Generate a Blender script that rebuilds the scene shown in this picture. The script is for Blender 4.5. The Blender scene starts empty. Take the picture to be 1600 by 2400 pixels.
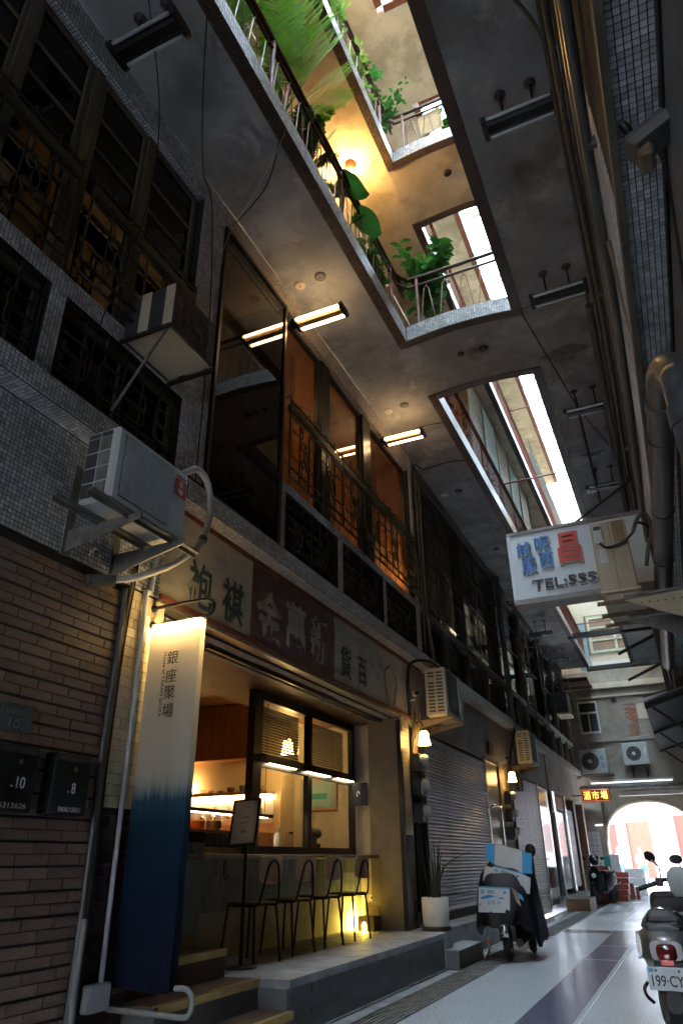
import bpy, math, random
import numpy as np
from mathutils import Vector, Matrix
random.seed(11)
rnd = random.random
def ru(a, b): return a + (b - a) * random.random()

S = bpy.context.scene
COL = S.collection
# ------------------------------------------------------------------ camera
YAW, PIT, ROL, FPX = math.radians(24.2288), math.radians(26.5784), math.radians(-0.61), 1631.9
cy, sy, cp, sp = math.cos(YAW), math.sin(YAW), math.cos(PIT), math.sin(PIT)
_f = Vector((-sy*cp, cy*cp, sp)); _r = Vector((cy, sy, 0)); _u = _r.cross(_f)
_r2 = _r*math.cos(ROL) + _u*math.sin(ROL); _u2 = -_r*math.sin(ROL) + _u*math.cos(ROL)
camd = bpy.data.cameras.new('camera'); cam = bpy.data.objects.new('camera', camd); COL.objects.link(cam)
cam.matrix_world = Matrix(((_r2.x, _u2.x, -_f.x, 0), (_r2.y, _u2.y, -_f.y, 0), (_r2.z, _u2.z, -_f.z, 1.2), (0, 0, 0, 1)))
camd.sensor_fit = 'VERTICAL'; camd.sensor_height = 36; camd.sensor_width = 24
camd.lens = FPX/2400*36; camd.clip_start = .02; camd.clip_end = 600
S.camera = cam
# ------------------------------------------------------------------ sky, sun, exposure
EXPO = 4.5
SUN_EL, SUN_AZ = 58, 295          # azimuth of the sun, degrees clockwise from +Y
w = bpy.data.worlds.new('World'); S.world = w; w.use_nodes = True
wn = w.node_tree.nodes; wl = w.node_tree.links; wn.clear()
sky = wn.new('ShaderNodeTexSky'); sky.sky_type = 'NISHITA'; sky.sun_disc = False
sky.sun_elevation = math.radians(SUN_EL); sky.sun_rotation = math.radians(SUN_AZ)
sky.air_density = 1.2; sky.dust_density = 2.2
bg = wn.new('ShaderNodeBackground'); bg.inputs[1].default_value = .15
wo = wn.new('ShaderNodeOutputWorld'); wl.new(sky.outputs[0], bg.inputs[0]); wl.new(bg.outputs[0], wo.inputs[0])
sund = bpy.data.lights.new('sun', 'SUN'); sund.energy = 4; sund.angle = math.radians(.5); sund.color = (1, .96, .9)
sun = bpy.data.objects.new('sun', sund); COL.objects.link(sun)
az, el = math.radians(SUN_AZ), math.radians(SUN_EL)
sdir = Vector((math.sin(az)*math.cos(el), math.cos(az)*math.cos(el), math.sin(el)))
sun.rotation_euler = sdir.to_track_quat('Z', 'Y').to_euler(); sun.location = (0, 0, 40)
S.view_settings.view_transform = 'Standard'; S.view_settings.look = 'None'
S.view_settings.exposure = EXPO; S.view_settings.gamma = 1; S.view_settings.use_curve_mapping = False
S.render.engine = 'CYCLES'
cyc = S.cycles
cyc.use_denoising = True
try:
    cyc.denoiser = 'OPENIMAGEDENOISE'; cyc.denoising_input_passes = 'RGB_ALBEDO_NORMAL'
except Exception: pass
cyc.max_bounces = 10; cyc.diffuse_bounces = 6; cyc.glossy_bounces = 4; cyc.transmission_bounces = 6; cyc.transparent_max_bounces = 16
cyc.sample_clamp_indirect = 1.2; cyc.caustics_reflective = False; cyc.caustics_refractive = False
def E(x): return x/2**EXPO      # lamp strength given as the brightness seen in the picture

# ------------------------------------------------------------------ objects
ORG = {}
def thing(name, label, cat, loc=(0, 0, 0), group=None, rotz=0, kind=None):
    o = bpy.data.objects.new(name, None); COL.objects.link(o); o.empty_display_size = .1
    o.location = loc; o.rotation_euler = (0, 0, rotz)
    tag(o, label, cat, group, kind); ORG[o] = Vector(loc)
    return o
def tag(o, label=None, cat=None, group=None, kind=None):
    if label: o['label'] = label
    if cat: o['category'] = cat
    if group: o['group'] = group
    if kind: o['kind'] = kind
    return o
def copy_tree(o, parent=None, loc=None, rot=None, label=None):
    c = o.copy(); COL.objects.link(c); c.parent = parent
    if parent is None:
        if loc is not None: c.location = loc
        if rot is not None: c.rotation_euler = rot
        if label: c['label'] = label
    for ch in list(o.children): copy_tree(ch, c)
    return c
class MB:
    def __init__(s): s.v = []; s.f = []; s.sm = []
    def add(s, vs, fs, smooth=False):
        n = len(s.v); s.v += [tuple(p) for p in vs]; s.f += [tuple(i+n for i in f) for f in fs]; s.sm += [smooth]*len(fs)
        return s
    def box(s, x0, x1, y0, y1, z0, z1):
        return s.add([(x0,y0,z0),(x1,y0,z0),(x1,y1,z0),(x0,y1,z0),(x0,y0,z1),(x1,y0,z1),(x1,y1,z1),(x0,y1,z1)],
                     [(0,3,2,1),(4,5,6,7),(0,1,5,4),(1,2,6,5),(2,3,7,6),(3,0,4,7)])
    def obox(s, c, ax, ay, az):
        c, ax, ay, az = Vector(c), Vector(ax), Vector(ay), Vector(az)
        p = [c-ax-ay-az, c+ax-ay-az, c+ax+ay-az, c-ax+ay-az, c-ax-ay+az, c+ax-ay+az, c+ax+ay+az, c-ax+ay+az]
        return s.add(p, [(0,3,2,1),(4,5,6,7),(0,1,5,4),(1,2,6,5),(2,3,7,6),(3,0,4,7)])
    def rbox(s, x0, x1, y0, y1, z0, z1, b=.01):
        # chamfered box
        X = (x0, x0+b, x1-b, x1); Y = (y0, y0+b, y1-b, y1); Z = (z0, z0+b, z1-b, z1)
        idx = {}; vs = []
        def V(i, j, k):
            if (i, j, k) not in idx: idx[(i, j, k)] = len(vs); vs.append((X[i], Y[j], Z[k]))
            return idx[(i, j, k)]
        fs = []
        fs.append((V(1,1,0),V(1,2,0),V(2,2,0),V(2,1,0))); fs.append((V(1,1,3),V(2,1,3),V(2,2,3),V(1,2,3)))
        fs.append((V(1,0,1),V(2,0,1),V(2,0,2),V(1,0,2))); fs.append((V(1,3,1),V(1,3,2),V(2,3,2),V(2,3,1)))
        fs.append((V(0,1,1),V(0,1,2),V(0,2,2),V(0,2,1))); fs.append((V(3,1,1),V(3,2,1),V(3,2,2),V(3,1,2)))
        e = lambda i: 1 if i == 0 else 2
        for j in (0, 3):
            for k in (0, 3): fs.append((V(1,j,e(k)),V(2,j,e(k)),V(2,e(j),k),V(1,e(j),k)))
        for i in (0, 3):
            for k in (0, 3): fs.append((V(i,1,e(k)),V(i,2,e(k)),V(e(i),2,k),V(e(i),1,k)))
            for j in (0, 3): fs.append((V(i,e(j),1),V(i,e(j),2),V(e(i),j,2),V(e(i),j,1)))
        for i in (0, 3):
            for j in (0, 3):
                for k in (0, 3): fs.append((V(i,e(j),e(k)),V(e(i),j,e(k)),V(e(i),e(j),k)))
        return s.add(vs, fs)
    def quad(s, a, b, c, d): return s.add([a, b, c, d], [(0, 1, 2, 3)])
    def tube(s, pts, r, n=8, closed=False, caps=True, flat=None):
        P = [Vector(p) for p in pts]; m = len(P); R = r if isinstance(r, (list, tuple)) else [r]*m
        vs = []; t0 = None; nx = None
        for i in range(m):
            if closed: t = P[(i+1) % m]-P[i-1]
            else: t = P[min(i+1, m-1)]-P[max(i-1, 0)]
            if t.length < 1e-9: t = Vector((0, 0, 1))
            t.normalize()
            if nx is None:
                nx = t.orthogonal().normalized() if abs(t.z) > .99 else t.cross(Vector((0, 0, 1))).normalized()
            else:
                nx = (nx - t*nx.dot(t))
                if nx.length < 1e-6: nx = t.orthogonal()
                nx.normalize()
            ny = t.cross(nx)
            for k in range(n):
                a = 2*math.pi*k/n
                vs.append(P[i] + (nx*math.cos(a) + ny*math.sin(a)*(flat or 1))*R[i])
        fs = []
        for i in range(m if closed else m-1):
            for k in range(n):
                a = i*n+k; b = i*n+(k+1) % n; c = ((i+1) % m)*n+(k+1) % n; d = ((i+1) % m)*n+k
                fs.append((a, b, c, d))
        s.add(vs, fs, n > 4)
        if caps and not closed:
            s.add(vs[:n], [tuple(range(n))[::-1]]); s.add(vs[-n:], [tuple(range(n))])
        return s
    def cyl(s, p0, p1, r, n=12, r1=None): return s.tube([p0, p1], [r, r if r1 is None else r1], n)
    def lathe(s, o, prof, n=20, axis=(0, 0, 1), caps=True):
        o = Vector(o); z = Vector(axis).normalized(); x = z.orthogonal().normalized(); y = z.cross(x)
        vs = []; m = len(prof)
        for r, h in prof:
            for k in range(n):
                a = 2*math.pi*k/n; vs.append(o + z*h + (x*math.cos(a)+y*math.sin(a))*max(r, 1e-4))
        fs = [(i*n+k, i*n+(k+1) % n, (i+1)*n+(k+1) % n, (i+1)*n+k) for i in range(m-1) for k in range(n)]
        s.add(vs, fs, True)
        if caps:
            s.add(vs[:n], [tuple(range(n))[::-1]]); s.add(vs[-n:], [tuple(range(n))])
        return s
    def ball(s, c, rx, ry=None, rz=None, n=14, m=9):
        ry = rx if ry is None else ry; rz = rx if rz is None else rz
        vs = []; c = Vector(c)
        for i in range(m+1):
            t = math.pi*i/m
            for k in range(n):
                a = 2*math.pi*k/n
                vs.append((c.x+rx*math.sin(t)*math.cos(a), c.y+ry*math.sin(t)*math.sin(a), c.z-rz*math.cos(t)))
        fs = [(i*n+k, i*n+(k+1) % n, (i+1)*n+(k+1) % n, (i+1)*n+k) for i in range(m) for k in range(n)]
        return s.add(vs, fs, True)
    def prism(s, pts, ext):
        # polygon (3D points) extruded along ext
        n = len(pts); e = Vector(ext); A = [Vector(p) for p in pts]; B = [p+e for p in A]
        s.add(A+B, [tuple(range(n))[::-1], tuple(range(n, 2*n))]+[(i, (i+1) % n, n+(i+1) % n, n+i) for i in range(n)])
        return s
    def loft(s, rings, caps=True, smooth=True):
        n = len(rings[0]); vs = [p for r in rings for p in r]
        fs = [(i*n+k, i*n+(k+1) % n, (i+1)*n+(k+1) % n, (i+1)*n+k) for i in range(len(rings)-1) for k in range(n)]
        s.add(vs, fs, smooth)
        if caps:
            s.add(rings[0], [tuple(range(n))[::-1]]); s.add(rings[-1], [tuple(range(n))])
        return s
    def grid(s, fn, nu, nv, smooth=True):
        vs = [fn(i/nu, j/nv) for i in range(nu+1) for j in range(nv+1)]
        fs = [(i*(nv+1)+j, (i+1)*(nv+1)+j, (i+1)*(nv+1)+j+1, i*(nv+1)+j+1) for i in range(nu) for j in range(nv)]
        return s.add(vs, fs, smooth)
    def mesh(s, name, org=None):
        me = bpy.data.meshes.new(name)
        v = s.v if org is None else [(a-org[0], b-org[1], c-org[2]) for a, b, c in s.v]
        me.from_pydata(v, [], s.f)
        if any(s.sm): me.polygons.foreach_set('use_smooth', s.sm)
        me.update(); return me
    def build(s, name, mat, parent=None, kind=None, label=None, bevel=0):
        org = ORG.get(parent) if parent is not None else None
        me = s.mesh(name, org); me.materials.append(MAT[mat] if isinstance(mat, str) else mat)
        o = bpy.data.objects.new(name, me); COL.objects.link(o)
        if parent is not None: o.parent = parent; ORG[o] = org if org is not None else Vector((0, 0, 0))
        if kind: o['kind'] = kind
        if label: o['label'] = label
        if bevel:
            b = o.modifiers.new('bevel', 'BEVEL'); b.width = bevel; b.segments = 2; b.limit_method = 'ANGLE'; b.angle_limit = .6
        return o
def B(*a): return MB().box(*a)
def solo(mb, name, mat, label, cat, group=None, kind=None):
    # a thing that is one mesh: its origin goes to the middle of its base
    a = np.array(mb.v); c = Vector(((a[:,0].min()+a[:,0].max())/2, (a[:,1].min()+a[:,1].max())/2, a[:,2].min()))
    me = mb.mesh(name, c); me.materials.append(MAT[mat])
    o = bpy.data.objects.new(name, me); COL.objects.link(o); o.location = c
    return tag(o, label, cat, group, kind)
def struct(name, mb, mat, parent=None):
    o = mb.build(name, mat, parent); o['kind'] = 'structure'; ORG[o] = Vector((0, 0, 0)); return o
def strip(pts, r, n=6, it=5):
    # smooth curve through points (Catmull-Rom)
    P = [Vector(p) for p in pts]; out = []
    for i in range(len(P)-1):
        a = P[max(i-1, 0)]; b = P[i]; c = P[i+1]; d = P[min(i+2, len(P)-1)]
        for k in range(it):
            t = k/it
            out.append(.5*((2*b)+(-a+c)*t+(2*a-5*b+4*c-d)*t*t+(-a+3*b-3*c+d)*t**3))
    out.append(P[-1]); return out
def cable(pts, r, n=6, it=6): return MB().tube(strip(pts, r, n, it), r, n)
def sag(a, b, d, k=10):
    a, b = Vector(a), Vector(b)
    return [a.lerp(b, i/k)-Vector((0, 0, d*4*(i/k)*(1-i/k))) for i in range(k+1)]

# ------------------------------------------------------------------ materials
MAT = {}
def mat(name, col, rough=.6, metal=0, var=.18, scale=6, col2=None, bump=0, bscale=40, spec=.5, island=0, emis=None, es=0,
        dirt=0, dscale=1.5, dcol=(.02, .018, .015), stretch=None, trans=0, coat=0, alpha=1, sheen=0, contrast=.3, dsharp=0, pale=0):
    m = bpy.data.materials.new(name); m.use_nodes = True; nt = m.node_tree; N = nt.nodes; L = nt.links
    b = N['Principled BSDF']; b.inputs['Roughness'].default_value = rough; b.inputs['Metallic'].default_value = metal
    b.inputs['Specular IOR Level'].default_value = spec
    if coat: b.inputs['Coat Weight'].default_value = coat; b.inputs['Coat Roughness'].default_value = .08
    if sheen: b.inputs['Sheen Weight'].default_value = sheen
    tc = N.new('ShaderNodeTexCoord'); mp = N.new('ShaderNodeMapping'); L.new(tc.outputs['Object'], mp.inputs[0])
    if stretch: mp.inputs['Scale'].default_value = stretch
    nz = N.new('ShaderNodeTexNoise'); nz.inputs['Scale'].default_value = scale; nz.inputs['Detail'].default_value = 6; nz.inputs['Roughness'].default_value = .62
    L.new(mp.outputs[0], nz.inputs['Vector'])
    mx = N.new('ShaderNodeMix'); mx.data_type = 'RGBA'
    c2 = col2 or tuple(min(1, c*(1+var)) for c in col); c1 = col if col2 else tuple(c*(1-var) for c in col)
    mx.inputs[6].default_value = (*c1, 1); mx.inputs[7].default_value = (*c2, 1)
    mr = N.new('ShaderNodeMapRange'); mr.inputs[1].default_value = .5-contrast/1.5; mr.inputs[2].default_value = .5+contrast/1.5
    L.new(nz.outputs[0], mr.inputs[0]); L.new(mr.outputs[0], mx.inputs[0])
    out = mx.outputs[2]
    if island:
        g = N.new('ShaderNodeNewGeometry'); hs = N.new('ShaderNodeHueSaturation'); m2 = N.new('ShaderNodeMapRange')
        m2.inputs[3].default_value = 1-island; m2.inputs[4].default_value = 1+island
        oi = N.new('ShaderNodeObjectInfo'); aa = N.new('ShaderNodeMath'); aa.operation = 'ADD'; fc = N.new('ShaderNodeMath'); fc.operation = 'FRACT'
        L.new(g.outputs['Random Per Island'], aa.inputs[0]); L.new(oi.outputs['Random'], aa.inputs[1]); L.new(aa.outputs[0], fc.inputs[0]); L.new(fc.outputs[0], m2.inputs[0]); L.new(m2.outputs[0], hs.inputs['Value']); L.new(out, hs.inputs['Color']); out = hs.outputs[0]
    if dirt:
        n2 = N.new('ShaderNodeTexNoise'); n2.inputs['Scale'].default_value = dscale; n2.inputs['Detail'].default_value = 8; n2.inputs['Roughness'].default_value = .7
        L.new(tc.outputs['Object'], n2.inputs['Vector'])
        m3 = N.new('ShaderNodeMapRange'); m3.inputs[1].default_value = .49 if dsharp else .42; m3.inputs[2].default_value = .57 if dsharp else .68; m3.inputs[4].default_value = dirt
        L.new(n2.outputs[0], m3.inputs[0])
        x2 = N.new('ShaderNodeMix'); x2.data_type = 'RGBA'; L.new(m3.outputs[0], x2.inputs[0]); L.new(out, x2.inputs[6]); x2.inputs[7].default_value = (*dcol, 1); out = x2.outputs[2]
        ad = N.new('ShaderNodeMath'); ad.operation = 'MULTIPLY_ADD'; ad.inputs[1].default_value = .25; ad.inputs[2].default_value = rough; ad.use_clamp = True
        L.new(m3.outputs[0], ad.inputs[0]); L.new(ad.outputs[0], b.inputs['Roughness'])
    if pale:
        n4 = N.new('ShaderNodeTexNoise'); n4.inputs['Scale'].default_value = 1.35; n4.inputs['Detail'].default_value = 10; n4.inputs['Roughness'].default_value = .6; n4.inputs['Distortion'].default_value = .6
        L.new(tc.outputs['Object'], n4.inputs['Vector']); m4 = N.new('ShaderNodeMapRange'); m4.inputs[1].default_value = .56; m4.inputs[2].default_value = .62; m4.inputs[4].default_value = pale
        L.new(n4.outputs[0], m4.inputs[0]); x4 = N.new('ShaderNodeMix'); x4.data_type = 'RGBA'; L.new(m4.outputs[0], x4.inputs[0]); L.new(out, x4.inputs[6]); x4.inputs[7].default_value = (.5, .49, .47, 1); out = x4.outputs[2]
    L.new(out, b.inputs['Base Color'])
    if bump:
        n3 = N.new('ShaderNodeTexNoise'); n3.inputs['Scale'].default_value = bscale; n3.inputs['Detail'].default_value = 4
        L.new(mp.outputs[0], n3.inputs['Vector'])
        bp = N.new('ShaderNodeBump'); bp.inputs['Strength'].default_value = bump; bp.inputs['Distance'].default_value = .01
        L.new(n3.outputs[0], bp.inputs['Height']); L.new(bp.outputs[0], b.inputs['Normal'])
    if emis:
        b.inputs['Emission Color'].default_value = (*emis, 1); b.inputs['Emission Strength'].default_value = es
    if trans:
        tb = N.new('ShaderNodeBsdfTranslucent'); L.new(out, tb.inputs[0]); ms = N.new('ShaderNodeMixShader'); ms.inputs[0].default_value = trans
        L.new(b.outputs[0], ms.inputs[1]); L.new(tb.outputs[0], ms.inputs[2]); L.new(ms.outputs[0], N['Material Output'].inputs[0])
    MAT[name] = m; return m
def glassmat(name, tint, refl=.06, rough=.02, ior=1.45, haze=0):
    m = bpy.data.materials.new(name); m.use_nodes = True; nt = m.node_tree; N = nt.nodes; L = nt.links; N.remove(N['Principled BSDF'])
    tr = N.new('ShaderNodeBsdfTransparent'); tr.inputs[0].default_value = (*tint, 1)
    gl = N.new('ShaderNodeBsdfGlossy'); gl.inputs['Roughness'].default_value = rough; gl.inputs[0].default_value = (1, 1, 1, 1)
    fr = N.new('ShaderNodeFresnel'); fr.inputs[0].default_value = ior
    ms = N.new('ShaderNodeMixShader')
    if haze:
        tl = N.new('ShaderNodeBsdfTranslucent'); tl.inputs[0].default_value = (.78, .88, .93, 1); m0 = N.new('ShaderNodeMixShader'); m0.inputs[0].default_value = haze
        L.new(tr.outputs[0], m0.inputs[1]); L.new(tl.outputs[0], m0.inputs[2]); base = m0.outputs[0]
    else: base = tr.outputs[0]
    gm = N.new('ShaderNodeNewGeometry'); iv = N.new('ShaderNodeMath'); iv.operation = 'SUBTRACT'; iv.inputs[0].default_value = 1; L.new(gm.outputs['Backfacing'], iv.inputs[1])
    mu = N.new('ShaderNodeMath'); mu.operation = 'MULTIPLY'; L.new(iv.outputs[0], mu.inputs[0]); L.new(fr.outputs[0], mu.inputs[1])
    L.new(mu.outputs[0], ms.inputs[0]); L.new(base, ms.inputs[1]); L.new(gl.outputs[0], ms.inputs[2]); L.new(ms.outputs[0], N['Material Output'].inputs[0])
    MAT[name] = m; return m
def emat(name, col, s):
    m = bpy.data.materials.new(name); m.use_nodes = True; N = m.node_tree.nodes; b = N['Principled BSDF']
    b.inputs['Base Color'].default_value = (.8, .8, .8, 1); b.inputs['Emission Color'].default_value = (*col, 1); b.inputs['Emission Strength'].default_value = s
    MAT[name] = m; return m

mat('terrazzo', (.215, .232, .252), .2, scale=60, contrast=.22, col2=(.54, .565, .6), dirt=.35, dscale=.37, dcol=(.16, .16, .165), spec=.5)
mat('terrazzo_strip', (.06, .068, .11), .2, col2=(.1, .095, .14), scale=50, contrast=.25, dirt=.2, dcol=(.09, .08, .1), spec=.5)
mat('floor_joint', (.5, .5, .5), .4)
mat('concrete_kerb', (.3, .31, .32), .55, var=.2, scale=5, dirt=.5, dscale=3, dcol=(.08, .08, .08), bump=.2)
mat('concrete_dark', (.12, .125, .13), .5, var=.25, scale=5, bump=.15)
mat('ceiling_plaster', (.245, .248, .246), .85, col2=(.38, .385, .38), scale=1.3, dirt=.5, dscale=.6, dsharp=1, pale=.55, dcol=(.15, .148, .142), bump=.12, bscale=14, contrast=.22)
mat('ceiling_patch', (.16, .16, .165), .9, var=.3, scale=9, bump=.3)
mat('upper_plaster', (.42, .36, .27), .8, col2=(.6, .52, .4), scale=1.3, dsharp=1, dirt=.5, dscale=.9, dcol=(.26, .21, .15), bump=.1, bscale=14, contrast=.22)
mat('stain_edge', (.2, .2, .2), .9)
mat('mosaic', (.5, .525, .54), .28, var=.12, scale=3, island=.3, dirt=.35, dscale=2.5, dcol=(.09, .09, .088), spec=.5)
mat('mosaic_warm', (.46, .42, .38), .35, var=.12, scale=3, island=.25, dirt=.35, dscale=2.5, dcol=(.12, .1, .09))
mat('mosaic_brown', (.085, .06, .048), .5, var=.2, scale=5, island=.35, dirt=.5, dscale=3, dcol=(.02, .02, .02))
mat('grout', (.016, .017, .019), .9, var=.3, scale=12)
mat('granite', (.15, .098, .076), .45, col2=(.29, .2, .155), scale=95, island=.16, contrast=.35, dirt=.3, dscale=2.2, dcol=(.09, .06, .05), bump=.25, bscale=120)
mat('granite_joint', (.025, .022, .022), .85)
mat('cream_tile', (.6, .52, .36), .3, var=.08, scale=2, island=.1, dirt=.35, dscale=6, dcol=(.3, .24, .15))
mat('brown_tile', (.032, .016, .013), .3, var=.25, scale=4, island=.3)
mat('tile_joint', (.2, .17, .13), .85)
mat('dark_joint', (.08, .07, .06), .85)
mat('sign_cream', (.4, .375, .31), .75, col2=(.5, .465, .39), scale=2.4, stretch=(1, 1, 5), dirt=.45, dscale=2, dcol=(.2, .185, .165), contrast=.3)
mat('sign_maroon', (.11, .045, .044), .75, col2=(.18, .1, .095), scale=4, dirt=.4, dscale=3, dcol=(.14, .11, .105))
mat('paint_teal', (.035, .07, .08), .7, var=.3, scale=30)
mat('paint_faded', (.34, .31, .28), .8, col2=(.46, .42, .38), scale=14, dirt=.6, dscale=9, dcol=(.13, .075, .07))
mat('trim_red', (.17, .055, .03), .6, var=.3, scale=8)
mat('trim_steel', (.4, .38, .33), .35, metal=.7, var=.2)
mat('wood_dark', (.075, .036, .018), .5, var=.35, scale=3, stretch=(9, 1, 9), bump=.1)
mat('wood_cabinet', (.33, .13, .04), .4, var=.18, scale=2.5, stretch=(7, 7, 1))
mat('wood_seat', (.46, .28, .16), .38, var=.2, scale=4, stretch=(6, 6, 1), coat=.25)
mat('wood_ceiling', (.15, .075, .035), .55, var=.25, scale=2, stretch=(1, 6, 1))
mat('black_metal', (.012, .012, .013), .4, metal=.3, var=.3, scale=20)
mat('black_frame', (.014, .015, .016), .35, var=.2, scale=8)
mat('dark_iron', (.03, .032, .03), .6, metal=.4, var=.4, scale=25)
mat('beige_frame', (.13, .115, .082), .55, var=.2, scale=6, dirt=.4, dscale=5, dcol=(.1, .09, .07))
mat('grey_frame', (.22, .23, .225), .5, var=.2, scale=6, dirt=.4, dscale=5, dcol=(.08, .08, .08))
mat('dark_room', (.012, .012, .013), .9, var=.2)  # near black: the darkness of unlit rooms is put into the colour
mat('orange_wall', (.46, .29, .14), .7, var=.12, scale=2)
mat('curtain', (.5, .34, .22), .9, var=.12, scale=4, stretch=(1, 6, 1), trans=.35)
mat('room_plaster', (.62, .5, .32), .7, var=.08, scale=3)
mat('niche_plaster', (.44, .4, .34), .75, var=.1, scale=3, dirt=.3, dscale=2.5, dcol=(.3, .25, .2), bump=.1)
mat('kitkat', (.2, .235, .25), .25, var=.1, island=.25, scale=3)
mat('kitkat_dark', (.016, .018, .022), .25, var=.1, island=.4)
mat('counter_stone', (.22, .21, .2), .35, var=.15, scale=12)
mat('brass', (.5, .35, .13), .35, metal=.9, var=.2)
mat('white_metal', (.62, .62, .6), .45, var=.06, dirt=.3, dscale=5, dcol=(.3, .29, .26))
mat('ac_grey', (.47, .5, .49), .42, var=.08, scale=4, dirt=.35, dscale=4, dcol=(.17, .17, .16), spec=.4)
mat('ac_cream', (.52, .46, .33), .5, var=.1, scale=4, dirt=.5, dscale=4, dcol=(.25, .19, .11))
mat('ac_dark', (.05, .05, .055), .5, var=.3)
mat('galv', (.2, .2, .19), .5, metal=.35, var=.25, scale=8, dirt=.55, dscale=6, dcol=(.07, .055, .04), bump=.1)
mat('rusty', (.13, .1, .075), .7, col2=(.2, .15, .1), scale=18, dirt=.4, dscale=8, dcol=(.09, .045, .02))
mat('hose', (.4, .4, .38), .6, var=.15, scale=10, bump=.4, bscale=60)
mat('pvc', (.42, .43, .45), .4, var=.06, scale=3, dirt=.25, dscale=4, dcol=(.25, .25, .25))
mat('pvc_dark', (.08, .088, .095), .35, var=.15, scale=3, dirt=.3, dscale=4, dcol=(.04, .04, .04))
mat('conduit_wood', (.1, .095, .078), .7, var=.3, scale=9)
mat('cable_black', (.008, .008, .009), .45, var=.2)
mat('cable_tan', (.17, .13, .075), .6, var=.2)
mat('rail_pink', (.22, .12, .115), .45, metal=.2, var=.2, scale=14)
mat('rail_dark', (.055, .026, .022), .4, metal=.2, var=.3, scale=14)
mat('rail_red', (.17, .04, .03), .5, var=.25, scale=14, dirt=.3, dscale=9, dcol=(.1, .03, .02))
mat('leaf_palm', (.12, .34, .012), .6, spec=.2, col2=(.24, .5, .025), scale=5, trans=.4, var=.3)
mat('leaf_dark', (.018, .11, .018), .4, col2=(.05, .2, .03), scale=6, trans=.35)
mat('leaf_light', (.16, .32, .05), .55, col2=(.28, .45, .09), scale=6, trans=.4)
mat('leaf_snake', (.02, .035, .02), .5, var=.4, scale=20)
mat('stem', (.09, .08, .03), .7)
mat('pot_white', (.55, .53, .48), .7, var=.1, scale=4, dirt=.35, dscale=5, dcol=(.35, .3, .22))
mat('pot_dark', (.03, .03, .032), .6)
mat('soil', (.1, .08, .06), .95, var=.5, scale=40)
mat('shutter_steel', (.21, .23, .255), .33, metal=.6, var=.15, scale=3, dirt=.4, dscale=3, dcol=(.07, .07, .075))
mat('steel_bright', (.55, .55, .55), .2, metal=.9, var=.1)
mat('chrome', (.75, .76, .77), .08, metal=1, var=.03)
mat('wall_grey', (.3, .29, .27), .8, var=.2, scale=2, dirt=.4, dscale=1.5, dcol=(.13, .125, .12), bump=.15)
mat('wall_old', (.27, .24, .2), .85, col2=(.38, .345, .3), scale=2.2, dirt=.6, dscale=1.3, dcol=(.13, .11, .09), bump=.3, bscale=20)
mat('wall_cream', (.6, .54, .42), .8, var=.12, scale=2, dirt=.4, dscale=1.5, dcol=(.4, .3, .19))
mat('brick_red', (.28, .095, .05), .85, col2=(.4, .17, .09), scale=9, island=.3, dirt=.35, dscale=6, dcol=(.28, .25, .22), bump=.3)
mat('mortar', (.28, .26, .24), .9)
mat('rust_plate', (.26, .17, .12), .6, var=.2, scale=6)
mat('green_frame', (.42, .52, .4), .6, var=.15)
mat('blue_board', (.2, .33, .4), .6, var=.1)
mat('corrugated', (.55, .5, .4), .5, metal=.2, var=.1)
mat('meter_box', (.035, .045, .045), .5, var=.25)
mat('meter_glass', (.35, .37, .38), .12, var=.1, spec=.7)
mat('sticker_orange', (.7, .2, .03), .6)
mat('sticker_white', (.62, .63, .64), .6, var=.05)
mat('sticker_pink', (.5, .16, .15), .6)
mat('plate_text', (.03, .035, .04), .5)
mat('print_blue', (.03, .2, .55), .6, var=.06)
mat('print_sky', (.05, .33, .66), .6, var=.06)
mat('print_red', (.55, .06, .045), .55, var=.08)
mat('sign_white', (.68, .73, .76), .35, var=.05, scale=2, dirt=.28, dscale=2, dcol=(.42, .43, .42))
mat('sign_grey', (.22, .21, .2), .6, var=.2, dirt=.4, dscale=5, dcol=(.08, .07, .06))
mat('letter_dark', (.045, .055, .06), .4)
mat('letter_side', (.3, .28, .25), .5, var=.2)
mat('carton', (.52, .53, .54), .8, var=.06, scale=6)
mat('carton_brown', (.3, .2, .11), .85, var=.1)
mat('cover_navy', (.006, .007, .013), .6, var=.3, scale=3, bump=.25, bscale=9)
mat('tyre', (.012, .012, .012), .8, var=.3, scale=30)
mat('scooter_grey', (.07, .076, .08), .3, var=.1, coat=.5)
mat('scooter_white', (.5, .56, .57), .3, var=.05, coat=.5)
mat('scooter_black', (.012, .014, .017), .3, var=.2, coat=.4)
mat('plastic_black', (.02, .021, .023), .5, var=.2)
mat('seat_vinyl', (.014, .015, .018), .45, var=.2, bump=.1)
mat('lamp_red', (.14, .012, .01), .12, var=.1, coat=.6)
mat('reflector_red', (.7, .03, .015), .25, var=.05)
mat('plate_white', (.62, .68, .72), .45, var=.05, dirt=.2, dscale=8, dcol=(.35, .3, .25))
mat('lens_clear', (.6, .62, .62), .1, var=.1, spec=.8)
mat('mailbox', (.012, .016, .019), .35, var=.2, scale=3, coat=.2)
mat('text_white', (.55, .56, .57), .6)
mat('enamel_plate', (.06, .085, .1), .5, var=.3, scale=9)
mat('enamel_text', (.2, .24, .26), .6, var=.3, scale=30)
mat('navy_cloth', (.015, .02, .04), .9)
mat('paper', (.6, .6, .62), .7, var=.04)
mat('skin', (.5, .3, .2), .6)
mat('hair', (.035, .02, .012), .6)
mat('shirt', (.7, .72, .74), .8)
mat('jeans', (.12, .22, .4), .8)
mat('car_white', (.62, .65, .68), .25, var=.03, coat=.6)
mat('street_asphalt', (.14, .14, .145), .8, var=.15, scale=9)
mat('street_wall', (.62, .61, .6), .8, var=.05)
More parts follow.
